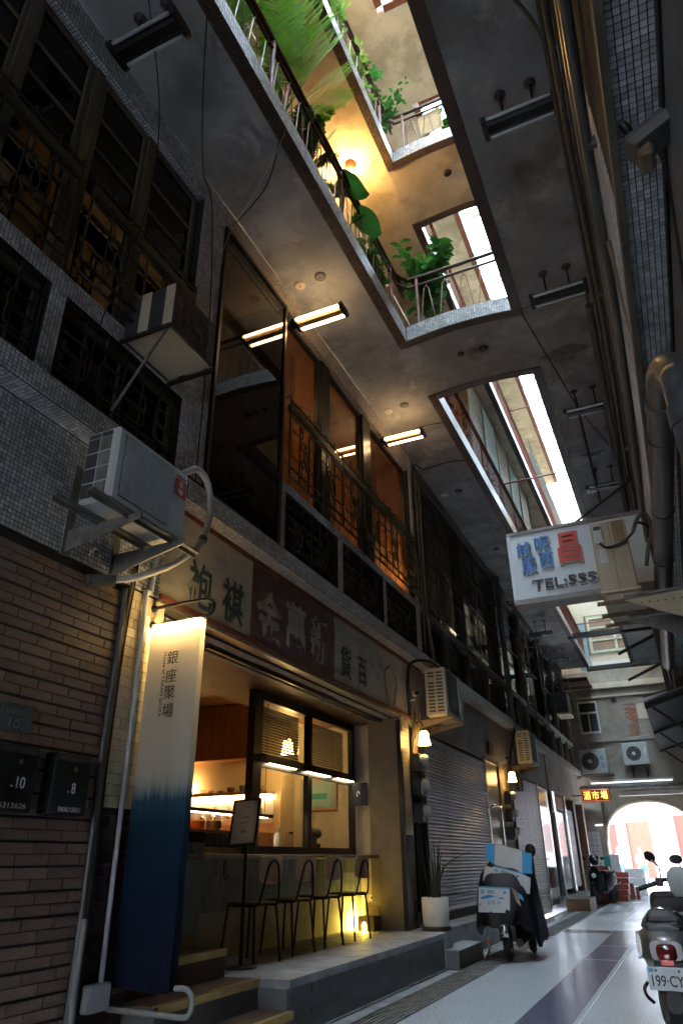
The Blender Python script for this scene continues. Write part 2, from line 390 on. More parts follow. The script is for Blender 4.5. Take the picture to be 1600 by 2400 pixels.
mat('street_red', (.3, .06, .035), .6, var=.1)
mat('street_brown', (.22, .1, .055), .6, var=.1)
mat('crate_red', (.24, .035, .02), .5, var=.2)
mat('foam_white', (.7, .69, .66), .8, var=.05)
mat('teal_board', (.02, .24, .26), .6)
mat('amber_tea', (.3, .07, .01), .15, var=.1, trans=.4)
mat('brown_glass', (.06, .035, .02), .15, var=.2)
mat('straw', (.5, .38, .2), .8, var=.2)
mat('alu_pane', (.05, .06, .065), .1, var=.2, spec=.8)
glassmat('glass_clear', (.93, .95, .94), ior=1.45)
glassmat('glass_tint', (.66, .57, .48), ior=1.5)
glassmat('glass_dark', (.1, .11, .12), ior=1.5)
glassmat('glass_jar', (.9, .9, .86), ior=1.4)
glassmat('skylight_pane', (.86, .9, .92), ior=1.4, rough=.2, haze=1)
emat('tube_lit', (1, .64, .3), E(42))
emat('bulb_warm', (1, .62, .22), E(160))
emat('led_warm', (1, .66, .28), E(60))
emat('led_white', (1, .75, .42), E(34))
emat('tulip_glow', (1, .6, .18), E(26))
emat('tulip_inside', (1, .6, .2), E(65))
emat('bulb_room', (1, .56, .2), E(300))
emat('led_banner', (1, .68, .28), E(150))
emat('bulb_gallery', (1, .55, .16), E(1000))
mat('right_wall', (.15, .158, .165), .8, var=.25, scale=2, dirt=.5, dscale=1.5, dcol=(.06, .06, .06), bump=.15)
emat('neon_yellow', (1, .62, .06), E(2.2))
emat('neon_red', (1, .09, .01), E(.9))
emat('tube_white', (.85, .95, 1), E(2.2))
emat('spot_yellow', (1, .68, .1), E(330))
mat('tube_off', (.45, .47, .48), .15, var=.05, spec=.6)
# ------------------------------------------------------------------ lettering: every string becomes a mesh once
TX = {}
_q = []
for key, body, ext, off in (
    ('pao', '袍', .004, .016), ('qi', '褀', .004, .016), ('jin', '金', .003, .03), ('wan', '萬', .003, .03), ('xin', '新', .003, .03),
    ('huo', '貨', .003, .012), ('bai', '百', .003, .012), ('yin', '銀', .002, 0), ('zuo', '座', .002, 0), ('ju', '聚', .002, 0), ('chang', '場', .002, 0),
    ('house', 'House of TAKAO GINZA', .003, 0), ('n10', '10', .002, 0), ('n8', '8', .002, 0), ('no', 'No.', .003, 0), ('tel', '5313626', .003, 0), ('tg', 'TAKAO GINZA', .003, 0),
    ('he', '禾', .003, .012), ('lian', '聯', .003, .012), ('heran', 'HERAN', .003, .02), ('jiu', '酒', .012, .012), ('shi', '市', .012, .012), ('cha', '場', .012, .012),
    ('rong', '絨', .05, .008), ('fu', '服', .05, .01), ('ni', '呢', .05, .01), ('xi', '西', .05, .01), ('chg', '昌', .05, .022), ('t555', 'TEL:555', .06, .012),
    ('plate', '199·CYE', .006, .012), ('bing', '冰', .003, .012), ('dian', '點', .003, .012), ('dx', '店休', .003, .01), ('d1', '1234', .003, 0), ('road', '五福四路', .003, .01), ('d10', '10', .003, .01)):
    c = bpy.data.curves.new('t', 'FONT'); c.body = body; c.extrude = ext; c.offset = off
    o = bpy.data.objects.new('t', c); COL.objects.link(o); _q.append((key, o))
_dg = bpy.context.evaluated_depsgraph_get()
for key, o in _q:
    m = bpy.data.meshes.new_from_object(o.evaluated_get(_dg)); m.materials.clear()
    v = np.zeros(len(m.vertices)*3, 'f'); m.vertices.foreach_get('co', v); TX[key] = (v.reshape(-1, 3), [tuple(p.vertices) for p in m.polygons])
    bpy.data.meshes.remove(m)
for key, o in _q:
    c = o.data; bpy.data.objects.remove(o); bpy.data.curves.remove(c)
def letter(key, name, mt, parent, c, ux, uy, w, h, d=None, label=None):
    v, f = TX[key]; lo, hi = v.min(0), v.max(0); ux, uy, c = Vector(ux), Vector(uy), Vector(c); n = ux.cross(uy)
    q = (v-(lo+hi)/2)/np.maximum(hi-lo, 1e-6); dz = (d if d is not None else .004)
    pts = [c + ux*(float(p[0])*w) + uy*(float(p[1])*h) + n*(float(p[2])*dz) for p in q]
    return MB().add(pts, f).build(name, mt, parent, label=label)

# ------------------------------------------------------------------ tiles
XW = -3.49
CAMP = Vector((0, 0, 1.2))
def project(p):
    d = Vector(p)-CAMP; z = d.dot(_f)
    if z < .05: return None
    return 800+FPX*d.dot(_r2)/z, 1200-FPX*d.dot(_u2)/z, z
def inframe(p, m=30):
    q = project(p); return q is not None and -m < q[0] < 1600+m and -m < q[1] < 2400+m
def tile_mesh(u, v, n, a, b, dep, inset):
    mb = MB(); A = [u*(-a/2)+v*(-b/2), u*(a/2)+v*(-b/2), u*(a/2)+v*(b/2), u*(-a/2)+v*(b/2)]
    a2, b2 = a-2*inset, b-2*inset
    T = [u*(-a2/2)+v*(-b2/2)+n*dep, u*(a2/2)+v*(-b2/2)+n*dep, u*(a2/2)+v*(b2/2)+n*dep, u*(-a2/2)+v*(b2/2)+n*dep]
    mb.add(A+T, [(4,5,6,7), (0,1,5,4), (1,2,6,5), (2,3,7,6), (3,0,4,7)]); return mb
def tiles(cells, u, v, mt, parent, dep=.004, inset=.001, indiv=0, nm='tile', stuff='tile_field', jit=0):
    """cells: (centre, width, height). The largest-looking `indiv` become single objects, the rest one joined part."""
    u, v = Vector(u), Vector(v); n = u.cross(v)
    single = []
    if indiv:
        sc = []
        for i, (c, a, b) in enumerate(cells):
            q = project(c)
            if q and -20 < q[0] < 1620 and -20 < q[1] < 2420: sc.append((q[2], i))
        sc.sort(); single = [i for _, i in sc[:indiv]]
    ss = set(single); cache = {}; org = ORG.get(parent, Vector((0, 0, 0)))
    for i in single:
        c, a, b = cells[i]; k = (round(a, 3), round(b, 3))
        if k not in cache:
            cache[k] = tile_mesh(u, v, n, a, b, dep, inset).mesh(nm); cache[k].materials.append(MAT[mt])
        o = bpy.data.objects.new(nm, cache[k]); COL.objects.link(o); o.parent = parent; o.location = Vector(c)-org+n*ru(-jit, jit)
    rest = [cells[i] for i in range(len(cells)) if i not in ss]
    if rest:
        C = np.array([tuple(c) for c, _, _ in rest]); a = np.array([x[1] for x in rest])[:, None]; b = np.array([x[2] for x in rest])[:, None]
        U, V, Nn = np.array(u)[None], np.array(v)[None], np.array(n)[None]
        a2, b2 = a-2*inset, b-2*inset
        dd = dep+np.random.RandomState(3).uniform(-jit, jit, (len(rest), 1)) if jit else dep
        P = [C-U*a/2-V*b/2, C+U*a/2-V*b/2, C+U*a/2+V*b/2, C-U*a/2+V*b/2, C-U*a2/2-V*b2/2+Nn*dd, C+U*a2/2-V*b2/2+Nn*dd, C+U*a2/2+V*b2/2+Nn*dd, C-U*a2/2+V*b2/2+Nn*dd]
        vs = np.stack(P, 1).reshape(-1, 3); fs = []
        for i in range(len(rest)):
            k = i*8; fs += [(k+4,k+5,k+6,k+7), (k,k+1,k+5,k+4), (k+1,k+2,k+6,k+5), (k+2,k+3,k+7,k+6), (k+3,k,k+4,k+7)]
        m = MB(); m.v = [tuple(p) for p in vs.tolist()]; m.f = fs; m.sm = [False]*len(fs)
        m.build(stuff, mt, parent, kind='stuff')
PITCH = .0325
def mosaic(o, u, v, lu, lv, parent, mt='mosaic', pitch=PITCH, gap=.0056, indiv=0, hole=None):
    o, u, v = Vector(o), Vector(u), Vector(v); nu, nv = max(1, round(lu/pitch)), max(1, round(lv/pitch)); pu, pv = lu/nu, lv/nv
    cells = []
    for i in range(nu):
        for j in range(nv):
            c = o+u*((i+.5)*pu)+v*((j+.5)*pv)
            if hole and hole(c): continue
            cells.append((c, pu-gap, pv-gap))
    tiles(cells, u, v, mt, parent, indiv=indiv)
EX, EY, EZ = Vector((1, 0, 0)), Vector((0, 1, 0)), Vector((0, 0, 1))
def face_panel(parent, name, y0, y1, z0, z1, x=XW, thick=.16, mt='mosaic', mos=True, indiv=0, back='grout'):
    w_ = B(x-thick, x-.003, y0, y1, z0, z1).build(name, back, parent)
    if mos: mosaic((x-.003, y0, z0), EY, EZ, y1-y0, z1-z0, w_, mt, indiv=indiv)
    return w_
def under_panel(parent, name, x0, x1, y0, y1, z, mt='mosaic', indiv=0):
    # tiles on a face that looks down (parent given is the slab itself)
    mosaic((x0, y1, z), EX, -EY, x1-x0, y1-y0, parent, mt, indiv=indiv)

# ------------------------------------------------------------------ ground
fl = struct('alley_floor', MB().box(-3.3, .8, -8, 33.5, -.4, 0), 'terrazzo')
struct('floor_strip', MB().box(-1.60, -1.17, -8, 15.0, .0, .004), 'terrazzo_strip', fl)
struct('cross_band', MB().box(-2.45, .8, 15.0, 15.55, .0, .004), 'terrazzo_strip', fl)
for yy in (11.2, 12.9):
    struct('floor_joint', MB().box(-1.6, -1.17, yy, yy+.012, .0035, .0045), 'floor_joint', fl)
struct('floor_joint', MB().box(-1.66, -1.645, 15.6, 30, .0, .003), 'concrete_dark', fl)
struct('floor_joint', MB().box(-1.125, -1.115, -8, 15, .0, .0025), 'floor_joint', fl)
# gutter strip along the left shops: channel, kerb sheet, grating bars
gk = struct('kerb_strip', MB().box(-3.0, -2.85, 4, 30, 0, .006), 'concrete_kerb')
gch = thing('gutter_grate', 'long slotted steel drain grate set in the floor along the cafe platform', 'drain grate', (-2.66, 12, 0))
B(-2.84, -2.50, 3, 30, .0, .004).build('channel', 'black_frame', gch)
def bars(y0, y1, nm):
    for k in range(8):
        x = -2.825+k*.0445
        B(x, x+.016, y0, y1, .004, .016).build('bar', 'galv', gch)
bars(5, 12.9, 'a'); bars(14.2, 22, 'b')
m = MB()
for i in range(int((22-5)/.055)):
    y = 5+i*.055
    if 12.9 < y < 14.2: continue
    m.box(-2.83, -2.505, y, y+.008, .004, .0125)
m.build('cross_rods', 'galv', gch, kind='stuff')
B(-2.84, -2.5, 12.92, 14.18, .004, .012).build('cover_plate', 'concrete_kerb', gch)

# ------------------------------------------------------------------ left row: shop with pink stone tiles
bs = thing('brick_shophouse', 'dark shophouse with pink stone tiles below and white mosaic windows above', 'building', (-3.9, 1.5, 0))
# stone tile wall
wl_ = B(-4.2, -3.506, -8, 3.80, 0, 3.06).build('wall', 'granite_joint', bs)
cells = []; z = .02; row = 0
while z < 2.96:
    for h in (0, 1):
        zc = z+.0295+h*.0595; offs = .127 if h else 0
        offs += (row % 3)*.07
        y = .9+offs-.22
        while y < 3.80:
            y1 = min(y+.2515, 3.798)
            if y1-y > .03: cells.append((Vector((-3.506, (y+y1)/2, zc)), y1-y, .0565))
            y += .2545
    z += .130; row += 1
tiles(cells, EY, EZ, 'granite', wl_, dep=.016, inset=.0015, indiv=300, nm='stone_tile', stuff='stone_tile_field', jit=.0012)
B(-4.2, -3.49, -8, .68, .01, 3.05).build('plain_wall', 'granite', bs)
tw = face_panel(bs, 'mosaic_wall', 1.2, 4.20, 3.065, 3.955, mos=False)
mosaic((-3.493, 2.1, 3.07), EY, EZ, 2.10, .885, tw, indiv=300)
B(-4.2, -3.492, -8, 1.2, 3.065, 3.955).build('plain_wall', 'wall_grey', bs)
lg = B(-3.9, -3.323, -8, 4.20, 3.963, 4.15).build('ledge', 'grout', bs)
mosaic((-3.49, 4.2, 3.963), EX, -EY, .165, 2.6, lg); mosaic((-3.323, 1.6, 3.965), EY, EZ, 2.6, .18, lg)
# second floor grid
B(-6, -3.75, -8, 4.6, 4.15, 8.0).build('core', 'dark_room', bs); B(-3.7495, -3.652, 4.3, 4.545, 4.16, 7.99).build('light_leak_block', 'dark_room', bs)  # near-black core stands in for unlit rooms; added return blocks leaking lamp light
sb = face_panel(bs, 'sill_band', 1.0, 4.21, 4.15, 4.29)
bd = face_panel(bs, 'mid_band', 1.0, 4.21, 5.025, 5.205)
for y0, y1 in ((1.02, 1.17), (2.62, 2.77)): face_panel(bs, 'pier', y0, y1, 4.29, 5.025)
ln = face_panel(bs, 'lintel', .8, 4.21, 7.69, 8.0)
mosaic((-3.62, 4.21, 7.69), EX, -EY, .125, 3.3, ln)
pr_ = face_panel(bs, 'end_pier', 4.21, 4.615, 3.97, 8.0)
mosaic((-3.493, 4.21, 5.205), -EX, EZ, .12, 2.485, pr_)
B(-4.2, -3.49, -8, 1.0, 4.15, 8.0).build('plain_wall', 'dark_room', bs)
def sash(parent, y0, y1, z0, z1, frame, pane, muntins=(), fw=.05, x=-3.62, vert=(), d=.05):
    w_ = MB()
    w_.box(x, x+d, y0, y1, z0, z0+fw).box(x, x+d, y0, y1, z1-fw, z1).box(x, x+d, y0, y0+fw, z0+fw, z1-fw).box(x, x+d, y1-fw, y1, z0+fw, z1-fw)
    for zz in muntins: w_.box(x+.01, x+d-.012, y0+fw, y1-fw, zz-.011, zz+.011)
    for yy in vert: w_.box(x+.01, x+d-.012, yy-.012, yy+.012, z0+fw, z1-fw)
    o = w_.build('window', frame, parent)
    B(x+.012, x+.017, y0+fw*.6, y1-fw*.6, z0+fw*.6, z1-fw*.6).build('pane', pane, o)
    return o
for y0, y1 in ((1.05, 1.92), (1.98, 2.61), (2.73, 3.37), (3.45, 4.19)):
    sash(bs, y0, y1, 5.22, 7.68, 'beige_frame', 'glass_dark', (7.2, 6.82, 6.1), vert=())
for yy in (1.95, 2.67, 3.41):
    B(-3.61, -3.555, yy-.045, yy+.045, 5.21, 7.685).build('mullion', 'beige_frame', bs)
for y0, y1 in ((1.2, 2.6), (2.79, 4.19)):
    sash(bs, y0, y1, 4.30, 5.02, 'beige_frame', 'glass_dark', (), vert=((y0+y1)/2,))
# window guards: outlined panels of rounded loops with a flower in the middle
def grille(name, label, y0, y1, z0, z1, x, n=3, mt='dark_iron', flower=True, group=None):
    g = thing(name, label, 'window grille', (x, (y0+y1)/2, z0), group)
    for zz in (z0, z1, z0+(z1-z0)*.82, z0+(z1-z0)*.12): MB().box(x-.008, x+.008, y0, y1, zz-.011, zz+.011).build('rail', mt, g)
    if z1-z0 > .9: MB().rbox(x-.05, x+.01, y0, y1, z1-.16, z1-.05, .012).build('planter', 'leaf_snake', g)
    step = (y1-y0)/(n*3)
    for k in range(n*3+1):
        y = y0+k*step
        MB().tube(strip([(x, y, z0), (x, y, z1-.02), (x, y, z1+.02), (x-.03, y, z1+.06), (x-.06, y, z1+.03)], .007, 6, 3), .0105, 6).build('bar', mt, g)
    for k in range(n):
        yc = y0+(k+.5)*(y1-y0)/n; zc = (z0+z1)/2-.1; hw = (y1-y0)/n*.3
        for sgn in (-1, 1):
            # bracket shaped loops
            for zz, hh in ((z0+.12, .16), (z1-.42, .16)):
                a = yc+sgn*hw*1.5; b_ = yc+sgn*hw*.5
                MB().tube(strip([(x+.012, a, zz), (x+.012, b_, zz), (x+.012, b_-sgn*.03, zz+.03), (x+.012, b_-sgn*.03, zz+hh-.03), (x+.012, b_, zz+hh), (x+.012, a, zz+hh)], .006, 6, 3), .009, 6).build('loop', mt, g)
        if flower:
            m = MB()
            for q in range(4):
                a = math.pi/4+q*math.pi/2; cy_, cz_ = yc+math.cos(a)*.085, zc+math.sin(a)*.17
                m.tube([(x+.014, cy_+.05*math.cos(t), cz_+.06*math.sin(t)) for t in [i*math.pi/5 for i in range(10)]], .011, 5, closed=True)
            m.tube([(x+.016, yc+.04*math.cos(t), zc+.09*math.sin(t)) for t in [i*math.pi/5 for i in range(10)]], .008, 5, closed=True)
            m.build('flower', mt, g)
    return g
grille('window_grille', 'black iron window guard over the unlit windows left of the thick mullion', 1.1, 2.6, 5.24, 6.25, -3.42, 2)
grille('window_grille', 'black iron window guard over the unlit windows behind the dark air conditioner', 2.75, 4.15, 5.24, 6.25, -3.42, 2)
grille('window_grille', 'low iron guard over the unlit window beneath the dark air conditioner', 2.8, 4.18, 4.32, 5.0, -3.52, 2, flower=False)
grille('window_grille', 'low iron guard over the unlit window left of the mosaic pier', 1.25, 2.6, 4.32, 5.0, -3.52, 2, flower=False)
# ------------------------------------------------------------------ cafe shophouse
cf = thing('cafe_shophouse', 'cafe shophouse with painted shop board, mosaic window grid and warm lit rooms', 'building', (-3.9, 7, 0))
def bond(y0, y1, z0, z1, tw_, th, mt, parent, x=XW, indiv=300, nm='wall_tile'):
    cells = []; k = 0; z = z0
    while z < z1-.01:
        h = min(th, z1-z); y = y0-(tw_/2 if k % 2 else 0)
        while y < y1-.005:
            a, b_ = max(y, y0), min(y+tw_, y1)
            if b_-a > .02: cells.append((Vector((x, (a+b_)/2, z+h/2)), b_-a-.003, h-.003))
            y += tw_
        z += th; k += 1
    tiles(cells, EY, EZ, mt, parent, dep=.006, inset=.0012, indiv=indiv, nm=nm, stuff='wall_tile_field', jit=.0008)
pl = B(-4.3, -3.497, 3.865, 4.29, 0, 3.06).build('left_pillar', 'tile_joint', cf)
bond(3.867, 4.288, 1.53, 3.055, .15, .0726, 'cream_tile', pl, x=-3.497)
pd = B(-4.3, -3.499, 3.805, 3.862, 0, 3.06).build('joint_strip', 'black_frame', cf)
pb = B(-3.4975, -3.4965, 3.867, 4.288, .02, 1.528).build('plinth', 'dark_joint', cf)
bond(3.867, 4.288, .03, 1.527, .15, .0726, 'brown_tile', pb, x=-3.4965)
pr2 = B(-4.0, -3.497, 9.74, 10.10, 0, 3.06).build('right_pillar', 'tile_joint', cf)
bond(9.78, 10.07, 1.5, 2.92, .32, .062, 'cream_tile', pr2, x=-3.497)
bond(9.78, 10.07, 1.28, 1.5, .32, .062, 'brown_tile', pr2, x=-3.496)
bond(9.9, 10.07, .42, .72, .1, .062, 'brown_tile', pr2, x=-3.496)
B(-3.55, -3.485, 9.70, 9.745, .393, 3.0).build('pillar_edge', 'black_frame', cf)
# shop board
fb = B(-3.75, -3.495, 4.20, 10.22, 3.10, 3.945).build('shop_board', 'sign_cream', cf)
B(-3.4951, -3.4925, 5.585, 7.50, 3.115, 3.925).build('maroon_panel', 'sign_maroon', fb)
B(-3.495, -3.475, 4.2, 10.22, 3.905, 3.955).build('top_trim', 'trim_red', fb)
B(-3.495, -3.47, 4.2, 10.22, 3.075, 3.118).build('bottom_trim', 'trim_red', fb)
B(-3.495, -3.48, 10.19, 10.22, 3.118, 3.905).build('side_trim', 'trim_red', fb)
for key, yc, zc, w_, h_ in (('pao', 4.735, 3.37, .36, .42), ('qi', 5.26, 3.385, .36, .42)):
    letter(key, 'letter', 'paint_teal', fb, (-3.492, yc, zc), EY, EZ, w_, h_, .003)
for key, yc, zc, w_, h_ in (('jin', 5.94, 3.44, .52, .55), ('wan', 6.52, 3.49, .46, .52), ('xin', 7.1, 3.49, .46, .55)):
    letter(key, 'letter', 'paint_faded', fb, (-3.4905, yc, zc), EY, EZ, w_, h_, .003)
for key, yc, zc, w_, h_ in (('huo', 7.85, 3.4, .33, .4), ('bai', 8.36, 3.4, .3, .36)):
    letter(key, 'letter', 'paint_teal', fb, (-3.492, yc, zc), EY, EZ, w_, h_, .003)
for y0, z0, w_, h_ in ((8.62, 3.52, .2, .13), (8.86, 3.58, .26, .17), (8.84, 3.4, .16, .1)):
    B(-3.4948, -3.4935, y0, y0+w_, z0, z0+h_).build('pale_patch', 'wall_cream' if w_ > .3 else 'paint_faded', fb)
m = MB(); ring = [(-3.4935, 9.42+.22*math.cos(t)*(1+.15*math.sin(3*t)), 3.42+.27*math.sin(t)) for t in [i*math.pi/12 for i in range(24)]]
m.tube(ring, .012, 5, closed=True).build('stain_outline', 'paint_faded', fb)
# strips under the board
B(-3.62, -3.50, 4.3, 9.74, 3.045, 3.07).build('steel_strip', 'trim_steel', cf)
us = B(-3.74, -3.625, 4.3, 9.74, 3.03, 3.06).build('soffit_strip', 'grout', cf)
mosaic((-3.735, 9.7, 3.03), EX, -EY, .1, 5.3, us, 'mosaic_warm')
B(-3.80, -3.76, 5.3, 9.7, 2.985, 3.03).build('awning_roller', 'black_frame', cf)
B(-3.9, -3.82, 5.2, 9.7, 2.975, 2.995).build('awning_lip', 'galv', cf)
# niche
B(-4.9, -3.83, 4.3, 9.95, 2.998, 3.05).build('niche_ceiling', 'wood_ceiling', cf)
B(-5.25, -3.50, 9.852, 9.95, .393, 3.4).build('niche_wall', 'niche_plaster', cf)
B(-3.86, -3.57, 9.80, 9.8515, .393, 2.99).build('niche_pilaster', 'niche_plaster', cf)
B(-3.84, -3.70, 9.797, 9.7995, .4, 1.48).build('bare_patch', 'wall_old', cf)
B(-4.3, -4.2, 5.6, 9.85, .40, 1.22).build('low_wall', 'wall_grey', cf)
cells = []
for r_ in range(3):
    y = 5.62
    while y < 9.83: cells.append((Vector((-4.2, y+.011, 1.145-r_*.147)), .0195, .143)); y += .0222
lwt = B(-4.2015, -4.2005, 5.61, 9.85, .78, 1.22).build('tile_backing', 'tile_joint', cf)
tiles(cells, EY, EZ, 'kitkat', lwt, dep=.006, inset=.0015, indiv=0)
cs = MB().rbox(-4.29, -3.89, 5.66, 9.85, 1.222, 1.262, .006).build('counter_top', 'counter_stone', cf)
m = MB().tube(strip([(-3.93, 6.05, 1.22), (-3.93, 6.05, 1.1), (-3.93, 6.06, 1.07), (-3.93, 6.1, 1.06), (-3.93, 6.12, 1.09)], .007, 6, 4), .007, 6).build('hook', 'black_metal', cs)
# taller tiled end of the bar
be = B(-4.45, -4.106, 5.45, 5.97, .58, 1.45).build('bar_end', 'tile_joint', cf)
for rows, z0, h_, mt in ((1, 1.36, .085, 'kitkat_dark'), (5, .62, .145, 'kitkat')):
    cells = []
    for r_ in range(rows):
        y = 5.455
        while y < 5.96: cells.append((Vector((-4.106, y+.02, z0+(r_+.5)*(h_+.003))), .036, h_)); y += .039
    tiles(cells, EY, EZ, mt, be, dep=.006, inset=.0015)
bi = B(-4.75, -4.52, 5.97, 7.3, .6, 1.47).build('bar_front', 'paper', cf)
cells = []; y = 6.0
while y < 7.28: cells.append((Vector((-4.52, y+.013, 1.40)), .022, .13)); y += .034
tiles(cells, EY, EZ, 'kitkat_dark', bi, dep=.005, inset=.001)
B(-4.52, -4.50, 5.98, 7.28, 1.27, 1.325).build('brass_rail', 'brass', bi)
B(-4.95, -4.47, 5.97, 7.3, 1.47, 1.495).build('bar_top', 'wood_cabinet', cf)
# street window
wf = MB()
for z0, z1 in ((1.265, 1.345), (2.16, 2.30), (2.90, 2.995)): wf.box(-4.33, -4.27, 7.05, 9.85, z0, z1)
for y0, y1 in ((7.02, 7.20), (8.37, 8.47), (9.76, 9.85)): wf.box(-4.335, -4.265, y0, y1, 1.266, 2.994)
wfo = wf.build('shop_window', 'black_frame', cf)
for y0, y1 in ((7.2, 8.37), (8.47, 9.76)):
    B(-4.302, -4.297, y0, y1, 1.345, 2.16).build('pane', 'glass_clear', wfo)
    B(-4.302, -4.297, y0, y1, 2.30, 2.90).build('pane', 'glass_clear', wfo)
for y0, y1 in ((7.25, 8.33), (8.52, 9.72)):
    for k in range(17):
        zz = 2.33+k*.033
        MB().obox((-4.40, (y0+y1)/2, zz), (.014, 0, .008), (0, (y1-y0)/2, 0), (-.0012, 0, .002)).build('blind_slat', 'wood_dark', wfo)
B(-4.37, -4.29, 7.04, 7.18, 0.4, 2.995).build('post', 'black_frame', cf)
lb = thing('bar_lamp', 'black linear lamp with three lit strips under the cafe window transom', 'lamp', (-4.24, 8.6, 2.2))
B(-4.262, -4.225, 7.1, 9.8, 2.205, 2.235).build('housing', 'black_metal', lb)
for y0, y1 in ((7.35, 7.98), (8.3, 8.95), (9.2, 9.72)): B(-4.258, -4.229, y0, y1, 2.196, 2.205).build('strip', 'led_white', lb)
for y in (7.2, 8.45): MB().tube(strip([(-4.27, y, 2.26), (-4.235, y, 2.29), (-4.22, y, 2.26), (-4.235, y, 2.235)], .01, 6, 4), .012, 6).build('bracket', 'black_metal', lb)
# rooms
rm = B(-8.6, -4.3, 4.3, 9.9, .45, .575).build('room_floor', 'wood_dark', cf)
B(-8.7, -8.55, 4.2, 9.9, .5, 3.4).build('room_wall', 'room_plaster', cf)
B(-8.6, -4.30, 4.2, 4.29, .4, 3.4).build('room_wall', 'room_plaster', cf)
B(-8.6, -5.25, 9.44, 9.55, .5, 3.4).build('room_wall', 'room_plaster', cf)
B(-5.3, -5.25, 9.551, 9.95, .5, 3.4).build('room_wall', 'room_plaster', cf)
B(-5.25, -4.35, 9.44, 9.851, 3.05, 3.4).build('room_wall', 'room_plaster', cf)
B(-8.6, -4.33, 4.2, 9.6, 3.34, 3.42).build('room_ceiling', 'wood_ceiling', cf)
B(-4.42, -4.33, 4.3, 7.05, 3.0, 3.4).build('header', 'black_frame', cf)
# things on the kitchen wall
cb = thing('wall_cabinet', 'orange wooden wall cupboard high inside the cafe', 'cabinet', (-6.2, 9.3, 2.54))
B(-6.9, -5.62, 9.12, 9.438, 2.54, 3.33).build('carcass', 'wood_cabinet', cb)
for x0, x1 in ((-6.9, -6.62), (-6.615, -6.06), (-6.055, -5.63)):
    d_ = B(x0, x1-.004, 9.105, 9.119, 2.545, 3.32).build('door', 'wood_cabinet', cb); MB().ball((x1-.05 if x0 < -6.3 else x0+.04, 9.098, 2.6), .009).build('knob', 'brass', d_)
sh = solo(B(-6.9, -5.35, 9.2, 9.438, 2.055, 2.10), 'wall_shelf', 'wood_seat', 'long wooden shelf with bowls inside the cafe kitchen', 'shelf')
ls = thing('shelf_light', 'bright light strip glowing under the long kitchen shelf', 'lamp', (-6.1, 9.4, 2.03))
B(-6.9, -5.36, 9.38, 9.437, 2.035, 2.053).build('strip', 'led_warm', ls)
pg = thing('pegboard', 'lit white pegboard under the kitchen shelf', 'pegboard', (-6.1, 9.43, 1.68))
B(-6.9, -5.36, 9.425, 9.438, 1.68, 2.0).build('board', 'paper', pg)
m = MB()
for i in range(40):
    for j in range(7): m.box(-6.88+i*.038, -6.872+i*.038, 9.4235, 9.4245, 1.72+j*.04, 1.728+j*.04)
m.build('holes', 'dark_joint', pg, kind='stuff')
for i, (x, s) in enumerate(((-6.55, .03), (-6.35, .04), (-6.1, .03), (-5.95, .045))):
    t_ = thing('ladle', 'small metal kitchen ladle hanging from the lit pegboard', 'ladle', (x, 9.41, 1.75), 'ladles hanging on the pegboard')
    MB().cyl((x, 9.41, 1.8), (x, 9.41, 1.94), .005, 6).build('handle', 'steel_bright', t_); MB().ball((x, 9.4, 1.78), s, s*.7, s).build('bowl', 'steel_bright', t_)
fan = MB().lathe((-5.62, 9.40, 1.85), [(.0, -.012), (.1, -.01), (.105, 0), (.1, .01), (0, .012)], 20, (0, -1, 0))
solo(fan, 'straw_hat', 'straw', 'round woven straw disc hung at the end of the lit pegboard', 'straw disc')
for i, (x, r_, h_, mt) in enumerate(((-6.7, .06, .05, 'glass_jar'), (-6.52, .05, .06, 'glass_jar'), (-6.36, .055, .04, 'brass'), (-6.2, .05, .035, 'kitkat'), (-6.02, .06, .07, 'wood_dark'), (-5.82, .05, .09, 'ac_dark'), (-5.66, .055, .08, 'ac_dark'), (-5.52, .05, .07, 'wood_dark'))):
    nm = ('clear glass bowl at the lamp end of the kitchen shelf', 'clear glass cup on the kitchen shelf beside the glass bowl', 'low brass bowl on the kitchen shelf', 'low blue grey bowl on the kitchen shelf', 'brown wooden bowl on the kitchen shelf', 'tall dark bowl on the kitchen shelf next to the wooden one', 'dark bowl on the kitchen shelf over the straw disc', 'brown bowl at the right end of the kitchen shelf')[i]
    solo(MB().lathe((x, 9.31, 2.101), [(r_*.5, 0), (r_*.8, h_*.4), (r_, h_), (r_*.92, h_), (r_*.7, h_*.45), (0, h_*.15)], 16), 'bowl', mt, nm, 'bowl')
gb = thing('glow_lamp', 'small round glowing lamp standing at the end of the kitchen shelf', 'lamp', (-6.82, 9.36, 2.1))
MB().ball((-6.82, 9.36, 2.2), .05).build('globe', 'bulb_warm', gb); MB().lathe((-6.82, 9.36, 2.1), [(.04, 0), (.03, .03), (.02, .06)], 12).build('base', 'brass', gb)
B(-6.9, -5.3, 8.85, 9.43, .58, 1.55).build('back_counter', 'wood_cabinet', cf)
